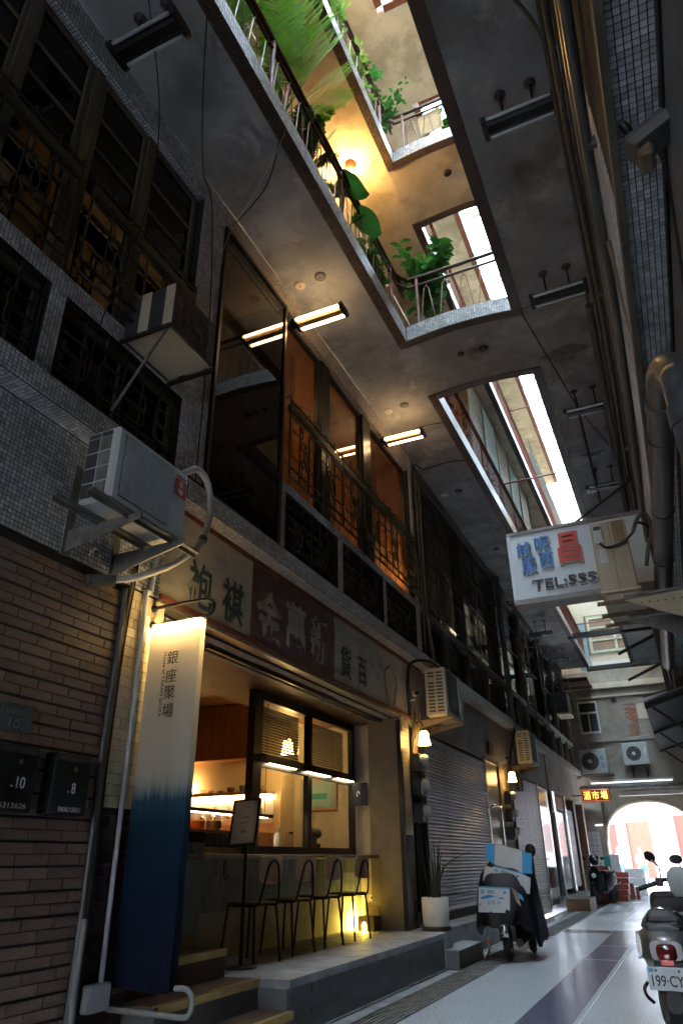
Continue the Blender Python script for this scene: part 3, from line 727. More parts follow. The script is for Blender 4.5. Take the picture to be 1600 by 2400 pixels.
for i, (x, y, r_, h_, mt, lab) in enumerate(((-4.62, 6.25, .07, .17, 'amber_tea', 'glass jar of amber tea on the bar by its dark tiled end'), (-4.62, 6.55, .085, .16, 'amber_tea', 'wide glass jar of reddish tea in the middle of the bar'), (-4.62, 6.86, .085, .18, 'brown_glass', 'wide jar of dark tea on the bar beside the window post'), (-4.6, 6.08, .05, .2, 'brown_glass', 'dark bottle bundle at the left end of the bar'))):
    j = thing('tea_jar', lab, 'jar', (x, y, 1.496))
    MB().lathe((x, y, 1.497), [(r_*.9, 0), (r_, .02), (r_, h_*.62), (r_*.7, h_*.9), (r_*.72, h_)], 18).build('glass', 'glass_jar', j)
    MB().lathe((x, y, 1.50), [(r_*.88, 0), (r_*.96, .02), (r_*.96, h_*.5)], 18).build('drink', mt, j)
    MB().lathe((x, y, 1.497+h_), [(r_*.75, 0), (r_*.75, .02), (.02, .03), (.02, .05)], 18).build('lid', 'glass_jar', j)
def sillthing(name, lab, cat, x, y, parts):
    t_ = thing(name, lab, cat, (x, y, 1.35))
    for nm, prof, mt in parts: MB().lathe((x, y, 1.351), prof, 16).build(nm, mt, t_)
    return t_
B(-4.62, -4.34, 7.2, 9.75, 1.30, 1.35).build('inner_sill', 'wood_seat', cf)
sillthing('soap_dispenser', 'white pump soap bottle behind the cafe window', 'soap bottle', -4.45, 7.95, (('bottle', [(.045, 0), (.045, .13), (.02, .15)], 'paper'), ('pump', [(.012, .15), (.012, .19), (.03, .195), (.03, .205)], 'paper')))
sillthing('glass_jar', 'lidded clear glass jar behind the cafe window mullion', 'jar', -4.45, 8.24, (('glass', [(.055, 0), (.055, .12), (.045, .14)], 'glass_jar'), ('lid', [(.05, .14), (.05, .165)], 'steel_bright')))
sillthing('glass_cruet', 'small clear cruet beside the white soap bottle', 'cruet', -4.45, 7.78, (('glass', [(.045, 0), (.05, .03), (.015, .1), (.02, .12)], 'glass_jar'), ('stopper', [(.012, .12), (.018, .14)], 'glass_jar')))
sillthing('storage_tin', 'low steel tin behind the cafe window beside the post', 'tin', -4.46, 7.4, (('can', [(.05, 0), (.05, .09)], 'steel_bright'), ('lid', [(.052, .09), (.052, .1), (.01, .108)], 'steel_bright')))
gr = thing('coffee_grinder', 'dark coffee grinder with bulb shaped hopper behind the right cafe window', 'coffee grinder', (-4.5, 8.95, 1.35))
MB().rbox(-4.6, -4.42, 8.86, 9.06, 1.355, 1.40, .01).build('base', 'ac_dark', gr); MB().cyl((-4.5, 8.98, 1.40), (-4.5, 8.98, 1.5), .055, 14).build('column', 'ac_dark', gr)
MB().cyl((-4.5, 8.86, 1.52), (-4.5, 9.12, 1.52), .06, 16).build('motor', 'ac_dark', gr)
MB().lathe((-4.5, 8.92, 1.56), [(.02, 0), (.035, .05), (.06, .14), (.055, .19), (.02, .22)], 14).build('hopper', 'glass_jar', gr)
pc = thing('framed_picture', 'pale framed print on the inner cafe wall', 'picture', (-4.95, 9.85, 1.95))
B(-5.15, -4.55, 9.832, 9.8515, 1.85, 2.28).build('frame', 'wood_seat', pc); B(-5.12, -4.58, 9.829, 9.8315, 1.88, 2.25).build('print', 'blue_board', pc); B(-5.0, -4.7, 9.827, 9.8285, 2.0, 2.08).build('motif', 'teal_board', pc)
ln_ = thing('linear_pendant', 'thin black linear lamp hanging over the tea jars', 'lamp', (-4.58, 7.1, 1.67))
B(-4.6, -4.56, 6.2, 8.03, 1.665, 1.70).build('housing', 'black_metal', ln_); B(-4.595, -4.565, 6.22, 7.9, 1.657, 1.665).build('strip', 'led_white', ln_)
for y in (6.35, 7.85): MB().cyl((-4.58, y, 1.7), (-4.58, y, 3.3), .004, 6).build('cable', 'cable_black', ln_)
def tulip(name, lab, x, y, z, top, grp=None, s=1, arm=None):
    t_ = thing(name, lab, 'lamp', (x, y, z), grp)
    pr = [(.012, .20), (.045, .195), (.068, .16), (.072, .09), (.08, .03), (.094, .0)]
    m_ = MB(); n = 24; vs = []
    for r_, h_ in pr:
        for k in range(n):
            a = 2*math.pi*k/n; w_ = 1+.05*math.sin(a*8)*(1 if h_ < .05 else .3)
            vs.append((x+r_*s*w_*math.cos(a), y+r_*s*w_*math.sin(a), z+h_*s))
    m_.add(vs, [(i*n+k, i*n+(k+1) % n, (i+1)*n+(k+1) % n, (i+1)*n+k) for i in range(len(pr)-1) for k in range(n)], True)
    m_.build('shade', 'tulip_inside' if 'inside' in lab else 'tulip_glow', t_)
    MB().lathe((x, y, z+.19*s), [(.035*s, 0), (.03*s, .03*s), (.012*s, .05*s)], 12).build('cap', 'black_metal', t_)
    if arm: MB().tube(strip(arm, .009, 6, 5), .009, 6).build('arm', 'black_metal', t_)
    else: MB().cyl((x, y, z+.23*s), (x, y, top), .004, 6).build('cable', 'cable_black', t_)
    return t_
tulip('pendant_lamp', 'lit tulip shaped glass lamp hanging inside the cafe behind the transom blinds', -5.0, 9.15, 2.56, 3.34)
tulip('wall_lamp', 'lit tulip shaped glass wall lamp above three meters at the cafe pillar', -3.3, 10.2, 2.70, 0, 'tulip wall lamps', 1, [(-3.49, 10.22, 2.95), (-3.42, 10.21, 3.02), (-3.33, 10.2, 3.03), (-3.3, 10.2, 2.95)])
tulip('wall_lamp', 'lit tulip shaped glass wall lamp between the two roller shutters', -3.3, 16.2, 2.69, 0, 'tulip wall lamps', 1, [(-3.49, 16.22, 2.95), (-3.42, 16.21, 3.02), (-3.33, 16.2, 3.03), (-3.3, 16.2, 2.95)])
nr = thing('noren_sign', 'small dark cloth sign with a white mark hung at the end of the cafe window', 'cloth sign', (-4.12, 9.7, 1.9))
MB().grid(lambda u, v: (-4.24+.23*u, 9.7+.008*math.sin(u*9), 1.88+.30*v), 8, 3).build('cloth', 'navy_cloth', nr)
MB().tube([(-4.15+.02*math.cos(t), 9.69, 2.03+.035*math.sin(t)) for t in [i*math.pi/6 for i in range(9)]], .009, 6).build('mark', 'text_white', nr)
# platform, steps
pf = thing('cafe_platform', 'raised grey platform with three steps in front of the cafe', 'platform', (-3.5, 7.5, 0))
for y0, y1 in ((5.56, 6.55), (6.555, 7.85), (7.855, 9.58)): B(-4.3, -3.0, y0, y1, .0, .335).build('front_panel', 'concrete_dark', pf)
for i in range(8):
    y0 = 5.56+i*.5025
    for x0, x1 in ((-4.3, -3.64), (-3.636, -2.975)): B(x0, x1, y0, y0+.5, .3352, .393+.0006*(i % 2)).build('floor_slab', 'concrete_kerb', pf)
B(-3.32, -2.99, 9.58, 9.9, 0, .392).build('corner_block', 'concrete_kerb', pf); B(-4.3, -3.33, 9.585, 9.85, 0, .392).build('corner_block', 'concrete_kerb', pf)
for z in (.12, .26):
    B(-2.9995, -2.997, 5.98, 6.0, z, z+.045).build('hinge', 'black_frame', pf)
B(-3.02, -2.965, 5.56, 9.58, .012, .02).build('bottom_edge', 'galv', pf)
for z, x in ((.2, -2.93), (.388, -3.23), (.578, -3.54)):
    st_ = B(-4.3, x-.012, 4.3, 5.555, z-.19, z).build('step', 'wood_dark' if z > .5 else 'concrete_dark', pf)
    B(x-.055, x, 4.32, 5.555, z-.045, z+.004).build('nosing', 'brass', st_)
    B(x-.3, x-.056, 4.31, 5.553, z, z+.003).build('tread', 'wood_dark', st_)
# stools
def make_stool():
    t_ = thing('bar_chair', 'x', 'chair', (0, 0, 0))
    # local: seat centre at origin, back towards +X
    s_ = MB(); ring = []
    out = [(.19*math.copysign(abs(math.cos(a))**.55, math.cos(a)), .19*math.copysign(abs(math.sin(a))**.55, math.sin(a))) for a in [i*2*math.pi/24 for i in range(24)]]
    s_.loft([[(x*.97, y*.97, .455) for x, y in out], [(x, y, .461) for x, y in out], [(x, y, .468) for x, y in out], [(x*.96, y*.96, .474) for x, y in out]], smooth=False).build('seat', 'wood_dark', t_)
    b_ = MB(); o2 = [(.19*math.copysign(abs(math.cos(a))**.45, math.cos(a)), .12*math.copysign(abs(math.sin(a))**.45, math.sin(a))) for a in [i*2*math.pi/28 for i in range(28)]]
    f_ = lambda y, z, d: (.205+d+.06*(z+.12)-.55*y*y, y*(.93+.25*z), .735+z)
    b_.loft([[f_(y*.97, z*.97, 0) for y, z in o2], [f_(y, z, .003) for y, z in o2], [f_(y, z, .009) for y, z in o2], [f_(y*.97, z*.97, .012) for y, z in o2]], smooth=False).build('backrest', 'wood_seat', t_)
    for s in (-1, 1):
        MB().tube(strip([(-.17, s*.145, .45), (.12, s*.145, .448), (.19, s*.14, .47), (.222, s*.11, .62), (.238, s*.07, .76), (.243, s*.03, .80), (.243, 0, .808)], .011, 8, 5), .011, 8).build('back_tube', 'black_metal', t_)
        for sx in (-1, 1):
            MB().tube(strip([(sx*.13, s*.15, .447), (sx*.155, s*.16, .42), (sx*.19, s*.185, .02), (sx*.19, s*.185, 0)], .011, 8, 4), .0115, 8).build('leg', 'black_metal', t_)
    MB().box(-.16, .16, -.155, -.135, .437, .449).box(-.16, .16, .135, .155, .437, .449).build('seat_rail', 'black_metal', t_)
    return t_
stl = make_stool()
for i, (y, a, lab) in enumerate(((6.35, .42, 'wooden backed bar chair with black legs at the cafe counter, behind the menu stand'), (7.05, .36, 'wooden backed bar chair with black legs, second from the menu stand'), (7.74, .3, 'wooden backed bar chair with black legs, third from the menu stand'), (8.5, .25, 'wooden backed bar chair with black legs by the yellow floor lamp'))):
    o = stl if i == 0 else copy_tree(stl)
    o.location = (-3.80, y, .394); o.rotation_euler = (0, 0, -a*.35); o['label'] = lab; o['group'] = 'chairs along the cafe counter'
ms = thing('menu_stand', 'black floor stand holding a framed white notice on the cafe platform', 'menu stand', (-3.68, 6.0, .394))
MB().lathe((-3.68, 6.0, .394), [(.14, 0), (.14, .012), (.03, .02)], 24).build('base', 'black_metal', ms)
MB().cyl((-3.68, 6.0, .4), (-3.68, 6.0, 1.4), .016, 10).build('pole', 'black_metal', ms)
un = Vector((.955, .16, .06)).normalized(); nn = Vector((.24, -.9, .36)); nn = (nn-un*nn.dot(un)).normalized(); uv = nn.cross(un)
cc = Vector((-3.685, 5.97, 1.52))
MB().obox(cc, un*.135, uv*.215, nn*.008).build('frame', 'black_frame', ms); MB().obox(cc+nn*.0095, un*.112, uv*.192, nn*.0015).build('notice', 'paper', ms)
letter('dx', 'print', 'plate_text', ms, cc+nn*.012-uv*.09, uv*-1 if 0 else un, uv, .05, .03, .001)
for dz in (.13, .04, -.01): letter('d1', 'print', 'plate_text', ms, cc+nn*.012+uv*dz, un, uv, .07, .014, .001)
# yellow floor uplighter box, outlet
ub = thing('floor_uplight', 'dark box floor lamp throwing yellow light on the cafe corner', 'lamp', (-4.03, 9.55, .394))
MB().rbox(-4.08, -3.86, 9.44, 9.7, .394, .56, .004).build('box', 'rusty', ub)
MB().obox((-4.0, 9.735, .63), (.1, .0, .0), (0, .008, .0), (0, .02, .07)).build('flap', 'rusty', ub)
ar = [(x+.05, y-.02, z) for x, y, z in [(-4.07, 9.458, .40), (-4.02, 9.458, .40), (-4.02, 9.458, .46), (-4.03, 9.458, .485), (-4.045, 9.458, .492), (-4.06, 9.458, .485), (-4.07, 9.458, .46)]]
MB().prism(ar, (0, .003, 0)).build('opening', 'spot_yellow', ub)
MB().prism([(-4.081, 9.46, .42), (-4.081, 9.68, .42), (-4.081, 9.68, .54), (-4.081, 9.46, .54)], (-.004, 0, 0)).build('rear_opening', 'spot_yellow', ub)
ol = thing('power_outlet', 'white power outlet with a black plug above the yellow floor lamp', 'outlet', (-4.04, 9.848, .72))
MB().rbox(-4.09, -3.99, 9.842, 9.8515, .715, .785, .003).build('plate', 'white_metal', ol); MB().rbox(-4.05, -4.02, 9.815, 9.842, .735, .765, .004).build('plug', 'cable_black', ol)
# ---- second floor of the cafe
lg2 = B(-3.9, -3.323, 4.205, 10.95, 3.963, 4.15).build('ledge', 'grout', cf)
mosaic((-3.49, 10.95, 3.963), EX, -EY, .165, 6.74, lg2, 'mosaic_warm'); mosaic((-3.323, 4.21, 3.965), EY, EZ, 6.74, .18, lg2)
gp = MB()
for a in ((4.62, 4.66, 4.18, 7.67), (6.0, 6.045, 4.18, 7.67), (4.66, 6.0, 4.18, 4.26), (4.66, 6.0, 7.62, 7.67)): gp.box(-3.56, -3.455, *a)
gpo = gp.build('picture_window', 'black_frame', cf)
B(-3.482, -3.476, 4.66, 6.0, 4.26, 7.62).build('pane', 'glass_tint', gpo)
face_panel(cf, 'pier', 6.05, 6.20, 4.15, 5.14); face_panel(cf, 'pier', 7.63, 7.79, 4.28, 5.02); face_panel(cf, 'pier', 9.25, 9.38, 4.28, 5.02); face_panel(cf, 'end_pier', 10.76, 10.95, 4.15, 8.0)
face_panel(cf, 'sill_band', 6.2, 10.76, 4.15, 4.28); face_panel(cf, 'mid_band', 6.2, 10.76, 5.02, 5.14)
l2 = face_panel(cf, 'lintel', 4.62, 10.76, 7.68, 8.0, mt='mosaic_warm'); mosaic((-3.62, 10.76, 7.68), EX, -EY, .125, 6.14, l2, 'mosaic_warm')
for y0, y1 in ((6.21, 7.62), (7.80, 9.24), (9.39, 10.75)):
    sash(cf, y0, y1, 4.285, 5.015, 'black_frame', 'glass_dark', vert=((y0+y1)/2,))
for y0, y1 in ((6.07, 7.22), (7.48, 8.72), (9.02, 10.74)):
    sash(cf, y0, y1, 5.145, 7.675, 'black_frame', 'glass_tint', fw=.06)
for y0, y1 in ((7.22, 7.48), (8.72, 9.02)): B(-3.63, -3.53, y0, y1, 5.145, 7.675).build('mullion', 'black_frame', cf)
for i, (y0, y1) in enumerate(((6.1, 7.6), (7.62, 9.2), (9.22, 10.72))):
    grille('window_grille', ('iron window guard with flower motifs over the lit window beside the big glass pane', 'iron window guard with flower motifs over the middle lit window', 'iron window guard with flower motifs over the brightest lit window')[i], y0, y1, 5.16, 6.22, -3.40, 2)
    grille('window_grille', ('low iron guard on the small window under the lit window beside the big glass pane', 'low iron guard on the small window under the middle lit window', 'low iron guard on the small window under the brightest lit window')[i], y0+.12, y1-.05, 4.30, 5.0, -3.50, 2)
# room behind
B(-6.6, -6.5, 4.6, 10.9, 4.2, 7.95).build('upper_room_wall', 'orange_wall', cf); B(-6.5, -3.66, 10.82, 10.9, 4.2, 7.95).build('upper_room_wall', 'orange_wall', cf); B(-6.5, -3.66, 4.55, 4.6, 4.2, 7.95).build('upper_room_wall', 'orange_wall', cf)
B(-6.5, -3.66, 6.15, 6.28, 4.2, 7.95).build('upper_room_wall', 'dark_room', cf)
B(-6.6, -3.63, 4.6, 10.9, 4.1, 4.18).build('upper_room_floor', 'wood_dark', cf); B(-6.6, -3.66, 4.6, 10.9, 7.9, 7.99).build('upper_room_ceiling', 'orange_wall', cf)
def curtain(lab, y0, y1, z0, z1, x):
    n = int((y1-y0)/.03)
    t_ = solo(MB().grid(lambda u, v: (x+.025*math.sin(u*n*.9)*(.6+.4*(1-v)), y0+(y1-y0)*u, z0+(z1-z0)*v), n, 3), 'curtain', 'curtain', lab, 'curtain')
curtain('pale sheer curtain in the lit window beside the big glass pane', 6.3, 6.95, 5.2, 7.6, -3.82)
curtain('pale sheer curtain in the middle lit window', 7.5, 8.4, 5.2, 7.6, -3.82)
curtain('pale sheer curtain in the brightest lit window', 9.05, 10.0, 5.2, 7.6, -3.82)
def roombulb(lab, x, y, z, top, r_=.07):
    t_ = thing('room_bulb', lab, 'lamp', (x, y, z)); MB().ball((x, y, z), r_).build('globe', 'bulb_room', t_); MB().cyl((x, y, z+r_), (x, y, top), .006, 6).build('cord', 'cable_black', t_); MB().lathe((x, y, z+r_*.8), [(.03, 0), (.025, .06)], 10).build('cap', 'brass', t_)
roombulb('glowing bulb hanging low in the brightest upstairs window', -3.95, 10.25, 5.42, 7.9, .055)
roombulb('glowing bulb hanging in the middle of the upstairs room', -5.2, 8.2, 6.6, 7.9, .06)
roombulb('glowing bulb hanging behind the big upstairs glass pane', -5.6, 5.3, 6.6, 7.9, .03)
# ------------------------------------------------------------------ shophouses with roller shutters
def shutter(name, lab, y0, y1, z0, z1, x=-3.47, housing=None):
    t_ = thing(name, lab, 'shutter', (x, (y0+y1)/2, z0))
    pr = [(0, 0), (.018, .012), (.02, .03), (.006, .046), (0, .05)]
    n = int((z1-z0)/.05); base = MB()
    ring0 = [(x-.02+a, y0, b_) for a, b_ in pr]; ring1 = [(p[0], y1, p[2]) for p in ring0]
    base.add([Vector(p)-Vector((x, (y0+y1)/2, z0)) for p in ring0+ring1], [(i, i+5, i+6, i+1) for i in range(4)])
    me = base.mesh('slat'); me.materials.append(MAT['shutter_steel'])
    for k in range(n):
        o = bpy.data.objects.new('slat', me); COL.objects.link(o); o.parent = t_; o.location = (ru(-.0015, .0015), 0, z0+k*.05)
    for y in (y0-.05, y1): B(x-.05, x+.03, y, y+.05, z0, z1+.05).build('guide', 'steel_bright' if y > y0 else 'black_frame', t_)
    B(x-.025, x+.012, y0, y1, z0-.06, z0).build('bottom_bar', 'shutter_steel', t_)
    return t_
s1 = thing('shutter_shophouse', 'grey walled shophouse with a steel roller shutter beside the cafe', 'building', (-3.9, 13.3, 0))
B(-4.4, -3.52, 10.10, 16.72, 3.02, 3.95).build('wall', 'wall_grey', s1)
B(-4.4, -3.6, 10.10, 16.72, .3, 3.02).build('back_wall', 'dark_room', s1)
B(-3.9, -3.33, 10.955, 17.2, 3.963, 4.15).build('ledge', 'mosaic', s1)
B(-3.6, -3.50, 10.6, 16.72, 2.985, 3.02).build('door_head', 'trim_steel', s1)
B(-3.6, -3.5, 14.42, 14.6, .4, 2.98).build('jamb', 'black_frame', s1)
B(-3.6, -3.49, 15.82, 16.75, .3, 3.02).build('pillar', 'cable_tan', s1)
dr = B(-3.58, -3.53, 14.6, 15.8, .42, 2.98).build('door', 'trim_steel', s1)
MB().tube(strip([(-3.5, 14.75, 2.1), (-3.44, 14.9, 2.15), (-3.43, 15.35, 2.12), (-3.43, 15.45, 2.0), (-3.43, 15.48, .6)], .02, 8, 6), .022, 8).build('handle', 'chrome', dr)
m = MB()
for k in range(5):
    for q in range(4): m.box(-3.528, -3.526, 14.85+q*.2, 14.98+q*.2, 2.5+k*.05, 2.515+k*.05)
m.build('louvres', 'black_frame', dr, kind='stuff')
B(-3.9, -3.505, 10.3, 14.5, .0, .55).build('base_wall', 'wall_grey', s1)
shutter('roller_shutter', 'steel roller shutter behind the scooter covered with cartons', 10.62, 14.4, .58, 2.98)
# steps before the shutter
for nm, a in (('concrete_step', (-3.5, -2.83, 9.605, 10.75, 0, .2)), ):
    sp_ = thing(nm, 'low concrete step at the end of the cafe platform', 'step', (-3.1, 10.1, 0)); B(*a).build('block', 'concrete_dark', sp_); B(a[0], a[1]+.01, a[2], a[3], .2, .212).build('slab', 'concrete_kerb', sp_)
B(-3.5, -3.12, 9.91, 14.6, 0, .392).build('threshold', 'concrete_kerb', s1)
s2 = thing('shutter_shophouse', 'narrow shophouse with a bright roller shutter between the tulip lamp and the glass door', 'building', (-3.9, 19.5, 0))
B(-4.4, -3.53, 16.72, 22.2, 3.0, 3.95).build('wall', 'wall_old', s2); B(-4.4, -3.6, 16.72, 22.2, .1, 3.0).build('back_wall', 'dark_room', s2)
B(-3.9, -3.35, 17.2, 29.2, 3.963, 4.12).build('ledge', 'wall_grey', s2)
shutter('roller_shutter', 'bright steel roller shutter left of the steel framed glass door', 16.85, 20.0, .08, 2.95)
dd = B(-3.56, -3.52, 20.15, 21.9, .25, 2.95).build('glass_door', 'steel_bright', s2); B(-3.519, -3.515, 20.45, 21.6, .5, 2.3).build('pane', 'alu_pane', dd); B(-3.519, -3.513, 20.4, 21.6, 2.45, 2.85).build('transom', 'meter_glass', dd)
tl_ = thing('wall_tube_light', 'lit white tube light beside the steel framed glass door', 'lamp', (-3.42, 22.3, 2.4)); B(-3.5, -3.44, 22.25, 22.4, 2.38, 2.95).build('housing', 'white_metal', tl_); MB().cyl((-3.42, 22.32, 2.4), (-3.42, 22.32, 2.93), .02, 8).build('tube', 'tube_white', tl_)
s3 = thing('end_shophouse', 'old shophouse with orange lit timber door frame near the arch', 'building', (-3.9, 26, 0))
B(-4.4, -3.5, 22.2, 29.3, 2.95, 3.95).build('wall', 'wall_old', s3); B(-4.4, -3.7, 22.2, 30.9, 0, 2.95).build('back_wall', 'wall_grey', s3)
for y0, y1 in ((22.5, 22.75), (24.6, 24.85), (26.6, 26.9), (28.9, 29.3)): B(-3.7, -3.46, y0, y1, 0, 2.95).build('post', 'rust_plate' if y0 > 26 else 'steel_bright', s3)
f_ = B(-3.6, -3.5, 23.0, 24.5, 2.5, 2.9).build('door_frame', 'street_red', s3); B(-3.56, -3.52, 23.05, 24.4, .4, 2.45).build('door', 'alu_pane', s3)
B(-3.56, -3.53, 25.1, 26.5, .4, 2.6).build('door', 'grey_frame', s3)
B(-3.7, -2.9, 22.4, 27, 0, .25).build('threshold', 'concrete_dark', s3)
B(-3.2, -2.62, 20.6, 21.9, 0, .28).build('door_step', 'wood_dark', s2)
# upper floors of the shutter row: mosaic grid, dark barred windows
def plain_up(parent, y0, y1, bays, nm, dark):
    B(-6, -3.75, y0, y1, 4.15, 8.0).build('core', 'dark_room', parent)  # solid near-black core in place of the unlit rooms
    for z0, z1 in ((4.13, 4.26), (5.0, 5.14), (7.72, 8.0)): B(-3.66, -3.49, y0, y1, z0, z1).build('band', 'wall_grey', parent)
    ys = [y0+(y1-y0)*i/bays for i in range(bays+1)]
    for y in ys: B(-3.66, -3.495, y-.05, y+.05, 4.26, 5.0).build('pier', 'wall_grey', parent)
    for y in ys[::2]: B(-3.66, -3.5, y-.06, y+.06, 5.14, 7.72).build('pier', dark, parent)
    for i in range(bays):
        sash(parent, ys[i]+.06, ys[i+1]-.06, 4.27, 4.99, dark, 'glass_dark')
    for i in range(0, bays, 2):
        sash(parent, ys[i]+.07, ys[min(i+2, bays)]-.07, 5.15, 7.71, dark, 'glass_dark', (6.4, 7.1), vert=((ys[i]+ys[min(i+2, bays)])/2,))
plain_up(s1, 10.96, 17.3, 4, 'a', 'black_frame'); plain_up(s2, 17.3, 23.4, 4, 'b', 'beige_frame'); plain_up(s3, 23.4, 29.2, 4, 'c', 'grey_frame')
g1 = thing('window_guard', 'dense black barred window guard above the carton laden scooter', 'window grille', (-3.42, 14, 5.15))
for k in range(52):
    y = 11.15+k*.115; MB().box(-3.425, -3.413, y, y+.012, 5.15, 7.55).build('bar', 'dark_iron', g1)
for zz in (5.16, 5.75, 6.3, 6.9, 7.54): MB().box(-3.43, -3.42, 11.1, 17.15, zz, zz+.02).build('rail', 'dark_iron', g1)
g2 = thing('window_guard', 'black barred guard over the low windows above the first shutter', 'window grille', (-3.46, 14, 4.27))
for k in range(52):
    y = 11.15+k*.115; MB().box(-3.475, -3.465, y, y+.01, 4.27, 4.99).build('bar', 'dark_iron', g2)
g3 = thing('window_guard', 'thin barred guard over the beige framed windows past the drain pipe', 'window grille', (-3.44, 20.3, 4.27))
for k in range(30):
    y = 17.8+k*.18; MB().box(-3.445, -3.437, y, y+.01, 4.27, 4.99).build('bar', 'dark_iron', g3)
for zz in (4.45, 4.8): MB().box(-3.45, -3.44, 17.7, 23.3, zz, zz+.01).build('rail', 'dark_iron', g3)
hf = thing('laundry_frame', 'empty grey steel drying frame jutting from the beige framed windows', 'drying frame', (-3.3, 21, 6.0))
for y in (20.4, 21.5):
    MB().cyl((-3.49, y, 7.0), (-2.85, y, 7.0), .022, 6).build('arm', 'galv', hf); MB().cyl((-3.49, y, 6.1), (-2.85, y, 6.98), .022, 6).build('brace', 'galv', hf); MB().cyl((-3.47, y, 5.0), (-3.47, y, 7.7), .025, 6).build('post', 'galv', hf)
MB().cyl((-2.85, 20.3, 7.0), (-2.85, 21.6, 7.0), .03, 6).build('bar', 'galv', hf)
MB().cyl((-3.47, 23.6, 4.2), (-3.47, 23.6, 7.8), .03, 6).build('post', 'galv', hf)
dp = thing('drain_pipe', 'thick dark drain pipe between the two shutter houses', 'pipe', (-3.42, 17.6, 3.0))
MB().cyl((-3.42, 17.6, 2.6), (-3.42, 17.6, 7.95), .07, 12).build('pipe', 'pvc_dark', dp)
for z in (3.6, 5.2, 6.8): MB().lathe((-3.42, 17.6, z), [(.082, 0), (.082, .06)], 12).build('collar', 'pvc_dark', dp)
dp = thing('drain_pipe', 'pale bent pipe at the right end of the cafe windows', 'pipe', (-3.42, 11.1, 4))
MB().tube(strip([(-3.36, 11.25, 4.0), (-3.4, 11.2, 4.6), (-3.42, 11.15, 5.4), (-3.42, 11.15, 7.3), (-3.42, 11.25, 7.6), (-3.42, 11.5, 7.65), (-3.42, 13.4, 7.66)], .028, 8, 6), .028, 8).build('pipe', 'conduit_wood', dp)
MB().cyl((-3.43, 10.99, 4.1), (-3.43, 10.99, 7.9), .018, 8).build('side_pipe', 'pvc_dark', dp)

# ------------------------------------------------------------------ right row
XR = .24
rb = thing('right_shophouse', 'mosaic clad building over the right side of the alley with a tiled underside', 'building', (.6, 6, 0))
rs = B(XR, 2.5, -8, 29, 3.70, 8.0).build('upper_wall', 'grout', rb)
mosaic((XR+.02, 12, 3.70), EX, -EY, .16, 11.4, rs, pitch=.0262, gap=.004, indiv=300)
B(XR-.012, XR+.018, .5, 12, 3.66, 3.74).build('wood_batten', 'conduit_wood', rb)
mosaic((XR, 9.0, 6.9), -EY, EZ, 6.5, 1.1, rs); mosaic((XR, 9.0, 3.8), -EY, EZ, 6.5, 1.4, rs)
B(.42, 2.5, -8, 29, 0, 3.695).build('lower_wall', 'right_wall', rb)
B(.408, .4195, 1.0, 16, 3.6, 3.66).build('wire_tray', 'cable_black', rb)
m = MB()
for k, (x, z, r_) in enumerate(((.20, 7.5, .02), (.17, 7.1, .018), (.19, 6.2, .025), (.21, 5.0, .02), (.20, 4.4, .028))):
    t_ = thing('conduit', ('pale cable conduit running along the top of the right mosaic wall', 'tan cable conduit just below the top of the right mosaic wall', 'thick brown conduit halfway up the right mosaic wall', 'grey conduit low on the right mosaic wall', 'dark thick conduit above the tiled underside')[k], 'conduit', (x, 8, z))
    pts = [(x+.012*math.sin(i*1.7+k), 1+i*1.6, z+.03*math.sin(i*1.1+k*2)) for i in range(14)]
    cable(pts, r_, 8, 4).build('pipe', ('conduit_wood', 'conduit_wood', 'conduit_wood', 'pvc_dark', 'pvc_dark')[k], t_)
    for i in range(1, 12, 2): B(x-.01, XR, 1+i*1.6, 1.03+i*1.6, z-.03, z+.03).build('clip', 'galv', t_)
